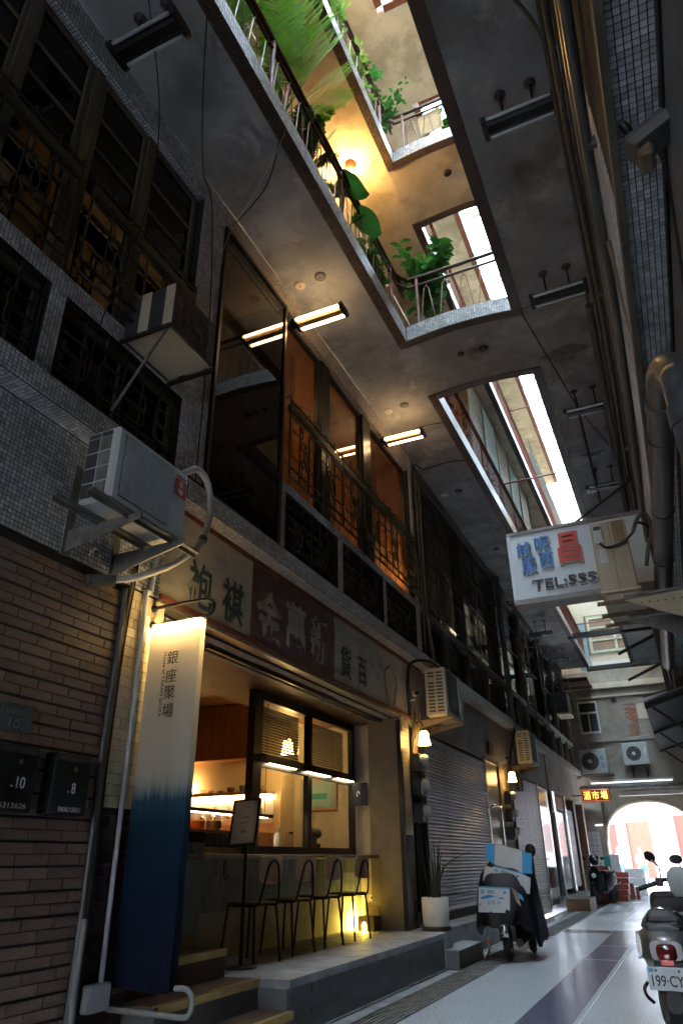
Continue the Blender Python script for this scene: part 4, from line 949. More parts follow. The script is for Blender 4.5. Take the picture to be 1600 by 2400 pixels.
# far right lower storey clutter
# ------------------------------------------------------------------ galleries
ZC = 8.0
XL0, XL1, XR0 = -2.54, -2.40, -.72
def arch_bridge(y0, y1, z, sag_=.06, th=.22, n=12, x0=-2.54, x1=-.72):
    m_ = MB(); rings = []
    for i in range(n+1):
        x = x0+(x1-x0)*i/n; dz = sag_*(1-(2*i/n-1)**2)
        rings.append([(x, y0, z+dz), (x, y1, z+dz), (x, y1, z+th+dz), (x, y0, z+th+dz)])
    return m_.loft(rings, smooth=False)
def gallery(name, lab, z, y0, y1, bridges, pl_mat, tile_face=True, far_end=True):
    g = thing(name, lab, 'gallery', (-1.6, 10, z))
    l_ = B(-3.49, XL0, y0, y1, z, z+.22).build('left_slab', pl_mat, g)
    B(XR0, XR, y0, y1, z, z+.22).build('right_slab', pl_mat, g)
    # edge beams with small brown tiles below and pale tiles on the inner face
    spans = []; a = y0
    for b0, b1 in bridges: spans.append((a, b0)); a = b1
    spans.append((a, y1))
    for s0, s1 in spans:
        e_ = B(XL0, XL1, s0, s1, z-.012, z+.245).build('left_edge', 'grout', g)
        if s0 < 9:
            q0 = max(s0, 1.5)
            mosaic((XL0, s1, z-.012), EX, -EY, .14, s1-q0, e_, 'mosaic_brown', pitch=.035)
            mosaic((XL1, q0, z-.008), EY, EZ, s1-q0, .25, e_, 'mosaic', pitch=.036)
        else:
            B(XL0, XL1, s0, s1, z-.016, z-.0125).build('soffit_tiles', 'mosaic_brown', e_); B(XL1+.0005, XL1+.004, s0, s1, z-.012, z+.245).build('face_tiles', 'mosaic', e_)
        e2 = B(-.86, XR0, s0, s1, z-.012, z+.245).build('right_edge', 'grout', g)
        B(-.86, XR0, s0, s1, z-.016, z-.0125).build('soffit_tiles', 'mosaic_brown', e2)
    for b0, b1 in bridges:
        br = arch_bridge(b0+.0, b1, z, x0=XL0, x1=XR0).build('bridge', pl_mat, g)
        for yy, s_ in ((b0-.14, -1), (b1, 1)):
            e_ = arch_bridge(yy, yy+.14, z-.012, th=.262, x0=XL1, x1=-.86).build('bridge_edge', 'mosaic_brown', br)
        # pale tiles on the near face of the bridge, following its arch
        if b0 < 9:
            cells = []; n = 42
            for i in range(n):
                for j in range(7):
                    x = XL1+.015+(i+.5)*(1.54-.03)/n; t = (x-XL1)/1.54; dz = .06*(1-(2*t-1)**2)
                    cells.append((Vector((x, b0-.14, z-.002+dz+(j+.5)*.035)), 1.51/n-.004, .031))
            tiles(cells, EX, EZ, 'mosaic', br, dep=.005, inset=.001)
    return g
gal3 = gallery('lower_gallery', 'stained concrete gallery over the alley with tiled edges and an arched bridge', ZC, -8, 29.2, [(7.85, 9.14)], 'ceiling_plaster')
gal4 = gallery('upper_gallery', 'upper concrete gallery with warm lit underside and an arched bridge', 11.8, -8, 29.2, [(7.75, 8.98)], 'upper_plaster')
# peeled patches and old round lamp bases on the undersides
for x, y, r_, lab in ((-.35, 9.0, .3, 0), (-.3, 12.2, .2, 1), (-.45, 13.6, .18, 2)):
    pts = [(x+r_*(1+.35*math.sin(3*a+x*9))*math.cos(a), y+r_*.55*(1+.3*math.cos(2*a+y))*math.sin(a), ZC-.003) for a in [i*2*math.pi/18 for i in range(18)]]
    MB().prism(pts, (0, 0, .004)).build('peeled_patch', 'ceiling_patch', gal3)
def baseplate(x, y, z, mt, nm, lab, r_=.075, hole=True):
    t_ = thing('lamp_base', lab, 'lamp base', (x, y, z), 'old round lamp bases under the galleries')
    MB().lathe((x, y, z-.03), [(r_*.6, 0), (r_*.95, .008), (r_, .028)], 18).build('disc', mt, t_)
    if hole: MB().lathe((x, y, z-.034), [(.012, 0), (.012, .006)], 8).build('hole', 'black_frame', t_)
for x, y, mt, lb in ((-3.29, 6.06, 'wall_cream', 'pale round lamp base on the gallery underside by the big upstairs glass pane'), (-2.98, 6.03, 'galv', 'grey round lamp base on the gallery underside beside the first pale one'), (-3.28, 9.25, 'wall_cream', 'pale round lamp base on the gallery underside above the second lit lamp'), (-2.97, 9.2, 'galv', 'grey round lamp base above the second lit lamp'), (-3.31, 12.6, 'wall_cream', 'pale round lamp base over the dense barred windows'), (-3.0, 12.55, 'ac_dark', 'dark round lamp base over the dense barred windows'), (-3.32, 15.9, 'wall_cream', 'pale round lamp base by the drain pipe, wall side'), (-3.0, 15.85, 'galv', 'grey round lamp base by the drain pipe, open side'), (-1.77, 8.39, 'ac_dark', 'small dark lamp base under the lower arched bridge, first of three'), (-1.6, 8.4, 'galv', 'grey lamp base in the middle of three under the lower bridge'), (-1.43, 8.41, 'black_frame', 'black lamp base, last of three under the lower bridge toward the right gallery')):
    baseplate(x, y, ZC+(.055 if x > -2 else 0), mt, 'b', lb, .05 if x == -1.77 else .075)
baseplate(-1.63, 8.23, 11.85, 'ac_dark', 'b', 'dark round lamp base under the upper arched bridge')
for x, y in ((-2.92, 7.12), (-2.78, 7.45)): MB().tube([(x+.085*math.cos(t), y+.085*math.sin(t), 11.796) for t in [i*math.pi/8 for i in range(16)]], .005, 5, closed=True).build('old_ring', 'stain_edge', gal4)
bb = thing('gallery_bulb', 'glowing warm bulb in a socket under the upper gallery', 'lamp', (-3.07, 7.34, 11.6))
MB().lathe((-3.07, 7.34, 11.66), [(.03, 0), (.045, .03), (.09, .10), (.1, .139)], 16).build('socket', 'trim_red', bb); MB().lathe((-3.07, 7.34, 11.50), [(.0, 0), (.04, .02), (.055, .07), (.04, .13), (.03, .17)], 14).build('bulb', 'bulb_gallery', bb)
bb = thing('gallery_bulb', 'glowing warm bulb under the roof slab beyond the light ferns', 'lamp', (-3.0, 6.0, 16.1))
MB().lathe((-3.0, 5.6, 16.2), [(.03, 0), (.09, .14)], 12).build('socket', 'trim_red', bb); MB().ball((-3.0, 5.6, 16.15), .07).build('bulb', 'bulb_gallery', bb)
# walls of the upper storeys, roof, skylight
uw = thing('upper_storeys', 'plastered upper storeys rising round the light well', 'building', (-3.6, 10, 8))
for z0, z1 in ((8.0, 11.8), (11.8, 16.4)):
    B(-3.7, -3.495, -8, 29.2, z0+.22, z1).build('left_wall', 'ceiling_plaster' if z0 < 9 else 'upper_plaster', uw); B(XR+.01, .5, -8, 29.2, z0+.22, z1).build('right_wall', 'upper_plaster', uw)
B(-3.7, XL0, -8, 29.2, 16.4, 16.65).build('roof_slab', 'upper_plaster', uw); B(XR0, .5, -8, 29.2, 16.4, 16.65).build('roof_slab', 'upper_plaster', uw); B(XL0, XR0, 7.7, 9.75, 16.4, 16.65).build('roof_bridge', 'upper_plaster', uw)
for y0, y1 in ((-8, 7.56), (9.89, 29.2)):
    B(XL0-.001, XL0+.14, y0, y1, 16.38, 16.7).build('roof_edge', 'trim_red', uw); B(XR0-.14, XR0+.001, y0, y1, 16.38, 16.7).build('roof_edge', 'trim_red', uw)
for y in (7.56, 9.75): B(XL0+.141, XR0-.141, y, y+.14, 16.38, 16.7).build('roof_edge', 'trim_red', uw)
B(-4, 2.5, -8.2, -8, 3.4, 16.6).build('added_end_wall', 'wall_grey', uw)  # unseen wall added behind the camera, its low opening sized to limit light
for x0, x1 in ((-8, -3.7), (.5, 6)): B(x0, x1, 29.2, 31.0, 16.4, 16.65).build('roof_slab', 'upper_plaster', uw)  # roof added over the sides of the gap to cut daylight
B(-8, -3.71, 29.2, 31.0, 4, 16.4).build('left_wall', 'wall_cream', uw); B(.5, 6, 29.2, 31.0, 0, 16.4).build('right_wall', 'wall_cream', uw)  # filler blocks added at the gap to keep sun off the far wall
sk = thing('skylight', 'long white glazed skylight over the light well', 'skylight', (-1.63, 15, 16.9))
for y0, y1 in ((-8, 7.7), (9.75, 31.0)):
    n = int((y1-y0)/1.3); st = (y1-y0)/n
    for i in range(n):
        B(XL0-.1, -1.64, y0+i*st+.003, y0+(i+1)*st-.003, 16.90, 16.905).build('pane', 'skylight_pane', sk); B(-1.635, XR0+.1, y0+i*st+.003, y0+(i+1)*st-.003, 16.90, 16.905).build('pane', 'skylight_pane', sk)
    for i in range(n+1): B(XL0, XR0, y0+i*st-.045, y0+i*st+.045, 16.86, 16.93).build('bar', 'white_metal', sk)
    for x in (XL0, -1.66, XR0-.06): B(x, x+.06, y0, y1, 16.84, 16.859).build('long_bar', 'white_metal', sk)
# security bars under the far part of the skylight
sg = thing('skylight_grille', 'thin square wire grille hung under the skylight', 'grille', (-1.4, 21.5, 16.2))
for i in range(5): MB().cyl((-2.4+i*.36, 20.0, 16.2), (-2.4+i*.36, 23.2, 16.2), .012, 5).build('wire', 'galv', sg)
for i in range(9): MB().cyl((-2.4, 20.0+i*.4, 16.2), (-.9, 20.0+i*.4, 16.2), .012, 5).build('wire', 'galv', sg)
# wire mesh along the far upper gallery
wm = thing('mesh_fence', 'tall grey wire mesh fence on the far upper gallery', 'fence', (-2.47, 24, 12))
for i in range(40): MB().cyl((-2.5, 21.3+i*.2, 12.05), (-2.5, 21.3+i*.2, 14.2), .012, 5).build('wire', 'galv', wm)
for i in range(12): MB().cyl((-2.5, 21.3, 12.1+i*.19), (-2.5, 29.1, 12.1+i*.19), .012, 5).build('wire', 'galv', wm)
# cabin panels on the lower far gallery
pn = thing('panel_cabin', 'pale metal panel cabin on the lower gallery past the bridge', 'cabin', (-3.0, 17, 8.22))
for i in range(5):
    B(-3.45, -2.75, 13.3+i*1.5, 14.72+i*1.5, 8.22, 11.6).build('panel', 'blue_board' if i % 2 else 'galv', pn); B(-2.749, -2.72, 14.72+i*1.5, 14.8+i*1.5, 8.22, 11.7).build('post', 'grey_frame', pn)
# ------------------------------------------------------------------ railings
def w_rail(name, lab, pts, z, mt_post, mt_rod, mt_top, period=.245, posts=True):
    t_ = thing(name, lab, 'railing', (pts[0][0], pts[0][1], z))
    P = [Vector((a, b_, 0)) for a, b_ in pts]
    crv = strip([(p.x, p.y, z) for p in P], 0, 6, 8) if len(P) > 2 else [Vector((p.x, p.y, z)) for p in P]
    for dz, r_, mt in ((.98, .03, mt_top), (.82, .022, mt_top), (.05, .018, mt_post)):
        MB().tube([p+Vector((0, 0, dz)) for p in crv], r_, 8).build('rail', mt, t_)
    for a, b_ in zip(P[:-1], P[1:]):
        d = b_-a; L_ = d.length
        if L_ < .5: continue
        u = d/L_; n = max(1, int(L_/period)); st = L_/n
        for i in range(n):
            c = a+u*(i*st); q = [(0, .10), (.10, .72), (.12, .76), (.125, .82)]
            f = lambda s_, h_: tuple(c+u*(s_*st)+Vector((0, 0, z+h_)))
            MB().tube([f(0, .05), f(0, .11), f(.14, .13), f(.38, .72), f(.45, .745), f(.55, .745), f(.62, .72), f(.86, .13), f(1, .11)], .0075, 6).build('rod', mt_rod, t_)
            MB().cyl(f(.5, .745), f(.5, .82), .0075, 6).build('rod', mt_rod, t_)
        if posts:
            k = max(1, round(L_/1.75))
            for i in range(k+1):
                c = a+u*(L_*i/k); MB().cyl((c.x, c.y, z), (c.x, c.y, z+.98), .026, 8).build('post', mt_post, t_)
    return t_
w_rail('gallery_railing', 'pinkish steel railing with zigzag rods along the lower gallery and bridge beside the palm', [(-2.47, .3), (-2.47, 7.35), (-2.45, 7.6), (-2.37, 7.74), (-2.2, 7.78), (-.75, 7.78)], 8.24, 'rail_pink', 'rail_pink', 'rail_dark', .245)
w_rail('gallery_railing', 'pinkish steel railing with zigzag rods along the upper gallery and upper bridge', [(-2.47, .3), (-2.47, 7.25), (-2.45, 7.5), (-2.37, 7.64), (-2.2, 7.68), (-.75, 7.68)], 12.04, 'rail_pink', 'rail_pink', 'rail_dark', .26)
def bar_rail(name, lab, y0, y1, z, mt='rail_red'):
    t_ = thing(name, lab, 'railing', (-2.47, (y0+y1)/2, z))
    for dz, r_ in ((.98, .028), (.86, .02), (.06, .018)): MB().cyl((-2.47, y0, z+dz), (-2.47, y1, z+dz), r_, 6).build('rail', mt, t_)
    n = int((y1-y0)/.12)
    for i in range(n+1):
        y = y0+(y1-y0)*i/n; big = i % 14 == 0
        MB().cyl((-2.47, y, z), (-2.47, y, z+(.98 if big else .86)), .024 if big else .008, 6).build('post' if big else 'baluster', mt, t_)
bar_rail('red_railing', 'red steel balustrade with thin upright bars on the lower gallery past the bridge', 9.35, 29, 8.24)
bar_rail('red_railing', 'red steel balustrade with thin upright bars on the upper gallery past the bridge', 9.2, 29, 12.04)
for y, z, lab in ((14.9, 9.2, 'red steel rod spanning the light well above the white shop sign'), (17.6, 13.0, 'red steel rod spanning the light well at the upper gallery'), (26.2, 8.9, 'thin red rod across the far light well')):
    solo(MB().cyl((-2.47, y, z), (-.72, y, z), .02, 6), 'cross_rod', 'rail_red', lab, 'rod')
for y, lab in ((24.55, 'dark steel beam across the far light well'), (29.6, 'rusty dark beam across the alley before the old end wall')):
    solo(B(-2.55, .3, y-.07, y+.07, 7.92, 8.1), 'cross_beam', 'dark_iron', lab, 'beam')
# ------------------------------------------------------------------ twin tube lamps
def make_lamp(lit):
    t_ = thing('twin_tube_lamp', 'x', 'lamp', (0, 0, 0))
    # local origin: middle of lamp body, axis along X, hangs from the ceiling at z=+.42
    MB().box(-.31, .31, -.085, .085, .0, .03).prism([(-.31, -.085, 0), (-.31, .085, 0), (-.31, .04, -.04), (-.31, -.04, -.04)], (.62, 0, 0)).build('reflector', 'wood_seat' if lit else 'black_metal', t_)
    for s in (-1, 1):
        MB().cyl((-.30, s*.1, -.015), (.30, s*.1, -.015), .019, 10).build('tube', 'tube_lit' if lit else 'tube_off', t_)
        pts = [(s*.31, -.14, -.02), (s*.31, -.11, .035), (s*.31, .11, .035), (s*.31, .14, -.02), (s*.31, .1, -.05), (s*.31, -.1, -.05)]
        MB().prism(pts, (s*.045, 0, 0)).build('end_cap', 'black_frame', t_)
        if not lit:
            MB().cyl((s*.145, 0, .03), (s*.145, 0, .40), .011, 8).build('stem', 'black_metal', t_); MB().lathe((s*.145, 0, .37), [(.02, 0), (.05, .012), (.06, .029)], 14).build('base', 'ac_dark', t_)
    if lit:
        MB().rbox(-.43, -.355, -.05, .05, -.03, .06, .01).build('bracket', 'black_metal', t_)
    return t_
off = make_lamp(False); on = make_lamp(True)
jobs = [(off, (-2.94, 2.57, 7.58), 'unlit twin tube lamp hanging over the dark windows above the pink tiles'),
 (off, (-.165, 4.62, 7.58), 'unlit twin tube lamp under the right gallery, nearest the mosaic wall cables'),
 (off, (-.2, 7.2, 7.58), 'unlit twin tube lamp under the right gallery beside the bridge corner'),
 (off, (-.2, 10.0, 7.58), 'unlit twin tube lamp under the right gallery past the peeled plaster patch'),
 (off, (-.2, 12.8, 7.58), 'unlit twin tube lamp under the right gallery just above the white shop sign'),
 (off, (-3.1, 18.9, 7.58), 'unlit twin tube lamp by the far drain pipe under the left gallery'),
 (off, (-3.1, 22.2, 7.58), 'unlit twin tube lamp beside the laundry frame under the left gallery'),
 (off, (-3.1, 25.9, 7.58), 'unlit twin tube lamp near the end of the left gallery'),
 (on, (-3.08, 6.24, 7.52), 'lit warm twin tube lamp beside the big upstairs glass pane'),
 (on, (-3.08, 9.42, 7.52), 'lit warm twin tube lamp beside the last upstairs cafe window')]
used = set()
for src, loc, lab in jobs:
    o = src if src not in used else copy_tree(src); used.add(src)
    o.location = loc; o['label'] = lab; o['group'] = 'twin tube lamps under the gallery'
# ------------------------------------------------------------------ old building closing the alley, arch, street
fb_ = thing('end_building', 'old plastered building with an arched passage closing the alley', 'building', (-1.4, 31.4, 0))
YF = 31.0
acx, arx, asp, atop = -1.35, 1.62, 2.25, 3.12
pts = [(-8, YF, 0), (acx-arx, YF, 0), (acx-arx, YF, asp-.5)]
pts += [(acx-arx*math.cos(t), YF, asp-.5+(atop-asp+.5)*math.sin(t)**.8 if math.sin(t) > 0 else asp-.5) for t in [math.pi*i/20 for i in range(1, 20)]]
pts += [(acx+arx, YF, asp-.5), (acx+arx, YF, 0), (6, YF, 0), (6, YF, 3.95), (-8, YF, 3.95)]
MB().prism(pts, (0, 1.0, 0)).build('arch_wall', 'wall_old', fb_)
rim = [(x, YF-.02, z) for x, y, z in pts[2:-5]]
MB().tube(rim, .05, 6).build('arch_rim', 'wall_cream', fb_)
B(-8, 6, YF, YF+1, 3.951, 8.2).build('wall', 'wall_old', fb_); B(-8, 6, YF, YF+1, 8.2, 16.5).build('upper_wall', 'wall_cream', fb_)
B(-3.6, 1, YF-.18, YF, 7.45, 7.68).build('cornice', 'wall_cream', fb_); B(-3.3, 1, YF-.1, YF, 7.1, 7.18).build('moulding', 'wall_cream', fb_); B(-3.6, 1, YF-.12, YF, 5.35, 5.43).build('moulding', 'wall_grey', fb_)
w_ = MB().box(-3.30, -2.52, YF-.06, YF-.001, 5.72, 5.79).box(-3.30, -2.52, YF-.06, YF-.001, 6.50, 6.57).box(-3.3, -2.52, YF-.06, YF-.001, 6.93, 7.0).box(-3.3, -3.24, YF-.06, YF-.001, 5.79, 6.93).box(-2.58, -2.52, YF-.06, YF-.001, 5.79, 6.93).box(-2.93, -2.89, YF-.055, YF-.002, 5.79, 6.5).build('window', 'white_metal', fb_)
B(-3.24, -2.58, YF-.03, YF-.02, 5.8, 6.92).build('pane', 'alu_pane', w_)
B(-1.02, -.2, YF-.03, YF-.001, 6.15, 6.75).build('board', 'wall_cream', fb_)
bp_ = B(-1.5, -1.05, YF-.012, YF-.001, 5.5, 6.85).build('bare_brick', 'mortar', fb_)
cells = []
for r_ in range(15):
    for c_ in range(3):
        x = -1.48+c_*.2+(.1 if r_ % 2 else 0); 
        if rnd() < .12: continue
        cells.append((Vector((min(x+.09, -1.15), YF-.012, 5.56+r_*.086)), .17, .07))
tiles(cells, EX, EZ, 'brick_red', bp_, dep=.02, inset=.004, indiv=60, nm='brick', jit=.006)
MB().lathe((-1.84, YF-.06, 6.95), [(.11, 0), (.11, .05)], 14, (0, 1, 0)).build('vent_pipe', 'black_frame', fb_)
# upper lit part: green frame window, corrugated sheet, blue board
w_ = MB()
for x0, x1, z0, z1 in ((-2.37, -2.27, 8.95, 10.5), (-1.37, -1.27, 8.95, 10.5), (-.4, -.3, 8.95, 10.5), (-2.27, -.4, 8.95, 9.05), (-2.27, -.4, 9.45, 9.53), (-2.27, -.4, 10.0, 10.07), (-2.27, -.4, 10.42, 10.5)): w_.box(x0, x1, YF-.08, YF-.001, z0, z1)
w_ = w_.build('green_window', 'green_frame', fb_); B(-2.27, -.4, YF-.03, YF-.02, 9.0, 10.45).build('pane', 'rust_plate', w_)
B(-2.46, -2.38, YF-.1, YF-.001, 8.9, 10.6).build('wood_frame', 'street_brown', fb_); B(-2.9, -2.46, YF-.05, YF-.001, 8.3, 10.3).build('blue_panel', 'blue_board', fb_)
m = MB()
for i in range(30): m.box(-2.46+i*.07, -2.425+i*.07, YF-.05, YF-.02, 10.6, 12.5)
m.box(-2.5, -.3, YF-.02, YF-.001, 10.6, 12.5).build('corrugated_sheet', 'corrugated', fb_)
B(-2.4, -.3, YF-.012, YF-.001, 8.25, 8.6).build('peeled_paint', 'foam_white', fb_)
# timber canopy at the gallery end
tc_ = thing('timber_canopy', 'rusty boarded canopy under the end of the left gallery', 'canopy', (-3.0, 30.0, 7.3))
for i in range(3): B(-3.9, -2.6, 29.25+i*.5, 29.72+i*.5, 7.62, 7.66).build('board', 'rust_plate', tc_)
B(-3.9, -2.55, 29.22, 29.3, 7.5, 7.62).build('joist', 'wood_dark', tc_); B(-3.9, -2.55, 30.75, 30.85, 7.5, 7.62).build('joist', 'wood_dark', tc_)
# passage beyond the arch
ps = thing('arch_passage', 'greenish plaster passage wall left of the arch opening', 'wall', (-3.3, 30.2, 0))
B(-3.68, -2.98, 30.9, 31.0, 0, 3.4).build('wall', 'wall_old', ps); 
dd = B(-3.62, -3.2, 30.86, 30.899, .3, 2.1).build('door', 'paper', ps)
for x in (-3.5, -3.36): B(x, x+.01, 30.85, 30.859, .4, 2.0).build('grid_bar', 'black_frame', dd)
for i in range(8): B(-3.6, -3.22, 30.851, 30.859, .4+i*.2, .41+i*.2).build('grid_bar', 'black_frame', dd)
tl_ = thing('wall_tube_light', 'lit short tube lamp on the passage wall by the arch', 'lamp', (-3.15, 30.8, 2.3)); B(-3.32, -3.0, 30.8, 30.899, 2.32, 2.38).build('housing', 'white_metal', tl_); MB().cyl((-3.3, 30.78, 2.31), (-3.02, 30.78, 2.31), .018, 8).build('tube', 'tube_white', tl_)
lt = thing('long_tube_light', 'long lit tube lamp on the beam above the arch', 'lamp', (-1.7, 30.8, 3.8)); B(-3.25, -.2, 30.72, 30.82, 3.84, 3.92).build('housing', 'white_metal', lt); MB().cyl((-3.2, 30.77, 3.81), (-.25, 30.77, 3.81), .022, 8).build('tube', 'tube_white', lt)
an = thing('end_awning', 'dark sheet awning with steel lip over the arch', 'awning', (-1.6, 30.2, 3.4))
MB().prism([(-3.6, 29.6, 3.55), (-3.6, 30.99, 3.72), (-3.6, 30.99, 3.76), (-3.6, 29.6, 3.59)], (4.1, 0, 0)).build('sheet', 'ac_dark', an); B(-3.6, .5, 29.55, 29.6, 3.47, 3.6).build('lip', 'galv', an)
B(-2.2, .4, 30.2, 30.4, 3.28, 3.42).build('roll', 'white_metal', an)
# outdoor units on the end wall
def fan_unit(name, lab, cat, x0, x1, y0, y1, z0, z1, mt, fx, fr, fanmat='ac_dark', grp=None):
    t_ = thing(name, lab, cat, ((x0+x1)/2, (y0+y1)/2, z0), grp)
    MB().rbox(x0, x1, y0, y1, z0, z1, .02).build('case', mt, t_)
    zc = (z0+z1)/2
    MB().lathe((fx, y0-.012, zc), [(fr, 0), (fr, .012)], 24, (0, 1, 0)).build('fan_opening', fanmat, t_)
    for r_ in (.3, .6, .9): MB().tube([(fx+fr*r_*math.cos(t), y0-.016, zc+fr*r_*math.sin(t)) for t in [i*math.pi/10 for i in range(20)]], .006, 4, closed=True).build('guard_ring', 'galv', t_)
    MB().lathe((fx, y0-.025, zc), [(fr*.25, 0), (fr*.25, .012)], 12, (0, 1, 0)).build('hub', 'white_metal', t_)
    return t_
a_ = fan_unit('air_conditioner', 'grey air conditioner with blue lettering over the red neon sign', 'air conditioner', -3.42, -2.42, 30.2, 30.55, 4.12, 5.02, 'ac_grey', -3.05, .33)
letter('bing', 'letter', 'print_blue', a_, (-2.62, 30.195, 4.68), EX, EZ, .15, .17); letter('dian', 'letter', 'print_blue', a_, (-2.6, 30.195, 4.40), EX, EZ, .15, .17)
B(-3.4, -2.3, 30.2, 31.0, 4.06, 4.11).build('bracket', 'rusty', a_)
a_ = fan_unit('air_conditioner', 'grey air conditioner with round fan and white label right of the lettered one', 'air conditioner', -1.83, -.9, 30.4, 30.75, 4.38, 5.2, 'ac_grey', -1.42, .27)
B(-1.05, -.95, 30.39, 30.398, 4.72, 5.0).build('label_sticker', 'sticker_white', a_)
for x in (-1.6, -1.1): B(x, x+.05, 30.4, 31, 3.95, 4.37).build('bracket', 'dark_iron', a_)
# neon sign
ns = thing('neon_sign', 'small red neon box sign with three glowing yellow characters', 'neon sign', (-2.72, 27, 2.9))
MB().rbox(-3.2, -2.25, 26.95, 27.1, 2.9, 3.32, .03).build('box', 'trim_red', ns)
for i, k in enumerate(('jiu', 'shi', 'cha')): letter(k, 'letter', 'neon_yellow', ns, (-3.0+i*.28, 26.93, 3.11), EX, EZ, .23, .27, .02)
MB().tube([(-3.17, 26.935, 2.93), (-2.28, 26.935, 2.93), (-2.28, 26.935, 3.29), (-3.17, 26.935, 3.29)], .012, 6, closed=True).build('tube', 'neon_red', ns)
B(-3.5, -3.2, 27.0, 27.05, 3.1, 3.14).build('arm', 'dark_iron', ns)
# street beyond
stt = struct('street', MB().box(-60, 60, 32, 46, -.5, -.004), 'street_asphalt'); struct('pavement', MB().box(-60, 60, 46, 49, -.5, .1), 'concrete_kerb')
sb_ = thing('street_house', 'white street facade with red doors in the sunlight beyond the arch', 'building', (0, 50, 0))
B(-30, 30, 49, 52, .1, 11).build('wall', 'street_wall', sb_)
for x, w2, z1, mt in ((-4.6, .5, 3.0, 'street_red'), (-3.4, 1.2, 3.1, 'street_brown'), (-.7, .9, 3.4, 'street_red'), (.6, .8, 3.2, 'street_brown'), (2.2, 1.5, 3.2, 'street_red'), (-6.5, .8, 3.2, 'wall_grey')):
    d_ = B(x, x+w2, 48.9, 48.999, .1, z1).build('door', mt, sb_); B(x-.1, x, 48.88, 48.999, .1, z1).build('jamb', 'trim_red', d_)
for x in (-9, -3, 3, 9):
    for z in (4.5, 7.8):
        o = B(x, x+1.5, 48.93, 48.999, z, z+1.6).build('window', 'grey_frame', sb_); B(x+.08, x+1.42, 48.925, 48.9295, z+.08, z+1.52).build('pane', 'alu_pane', o)
for x, lab in ((-9.5, 'sunlit white house left of the red door facade'),):
    pass
struct('ground', MB().box(-300, 300, -300, 300, -.9, -.5), 'street_asphalt')
struct('rear_street', MB().box(-40, 40, -40, -8, -.49, -.002), 'street_asphalt')
rh = thing('rear_house', 'pale house across the street at the other end of the alley', 'building', (0, -24, 0))
B(-25, 25, -28, -24, 0, 9).build('wall', 'street_wall', rh)
for x in (-8, -3, 2, 7): B(x, x+1.6, -23.99, -23.9, 1, 2.8).build('window', 'grey_frame', rh)
# car
def car(lab, x, y, z=0):
    t_ = thing('parked_car', lab, 'car', (x, y, z)); L_ = 4.3
    prof = [(-2.15, .35), (-2.12, .75), (-1.95, .9), (-1.25, .98), (-.55, 1.42), (.75, 1.45), (1.5, 1.0), (2.05, .92), (2.15, .7), (2.13, .35), (1.75, .25), (-1.75, .25)]
    rings = []
    for yy, s in ((-.84, .96), (-.7, 1), (.7, 1), (.84, .96)): rings.append([(x+a*s, y+yy*(1 if h < 1 else .8), z+h) for a, h in prof])
    MB().loft(rings, smooth=False).build('body', 'car_white', t_, bevel=.03)
    for s, yy in ((-1, -.73), (1, .73)):
        MB().prism([(x-1.1, y+yy, z+1.0), (x-.52, y+yy*.96, z+1.36), (x+.68, y+yy*.96, z+1.38), (x+1.25, y+yy, z+1.02)], (0, s*.02, 0)).build('side_window', 'alu_pane', t_)
    for a in (-1.35, 1.35):
        for yy in (-.8, .8):
            w2 = MB().lathe((x+a, y+yy-.09, z+.32), [(.2, 0), (.32, .01), (.32, .17), (.2, .18)], 22, (0, 1, 0)).build('wheel', 'tyre', t_); MB().lathe((x+a, y+yy-.1, z+.32), [(.05, 0), (.21, .005), (.21, .2), (.05, .205)], 18, (0, 1, 0)).build('rim', 'steel_bright', w2)
    for yy in (-.6, .6): MB().rbox(x-2.16, x-2.05, y+yy-.15, y+yy+.15, z+.65, z+.8, .02).build('headlight', 'lens_clear', t_)
car('white car parked on the bright street beyond the arch', .35, 40)
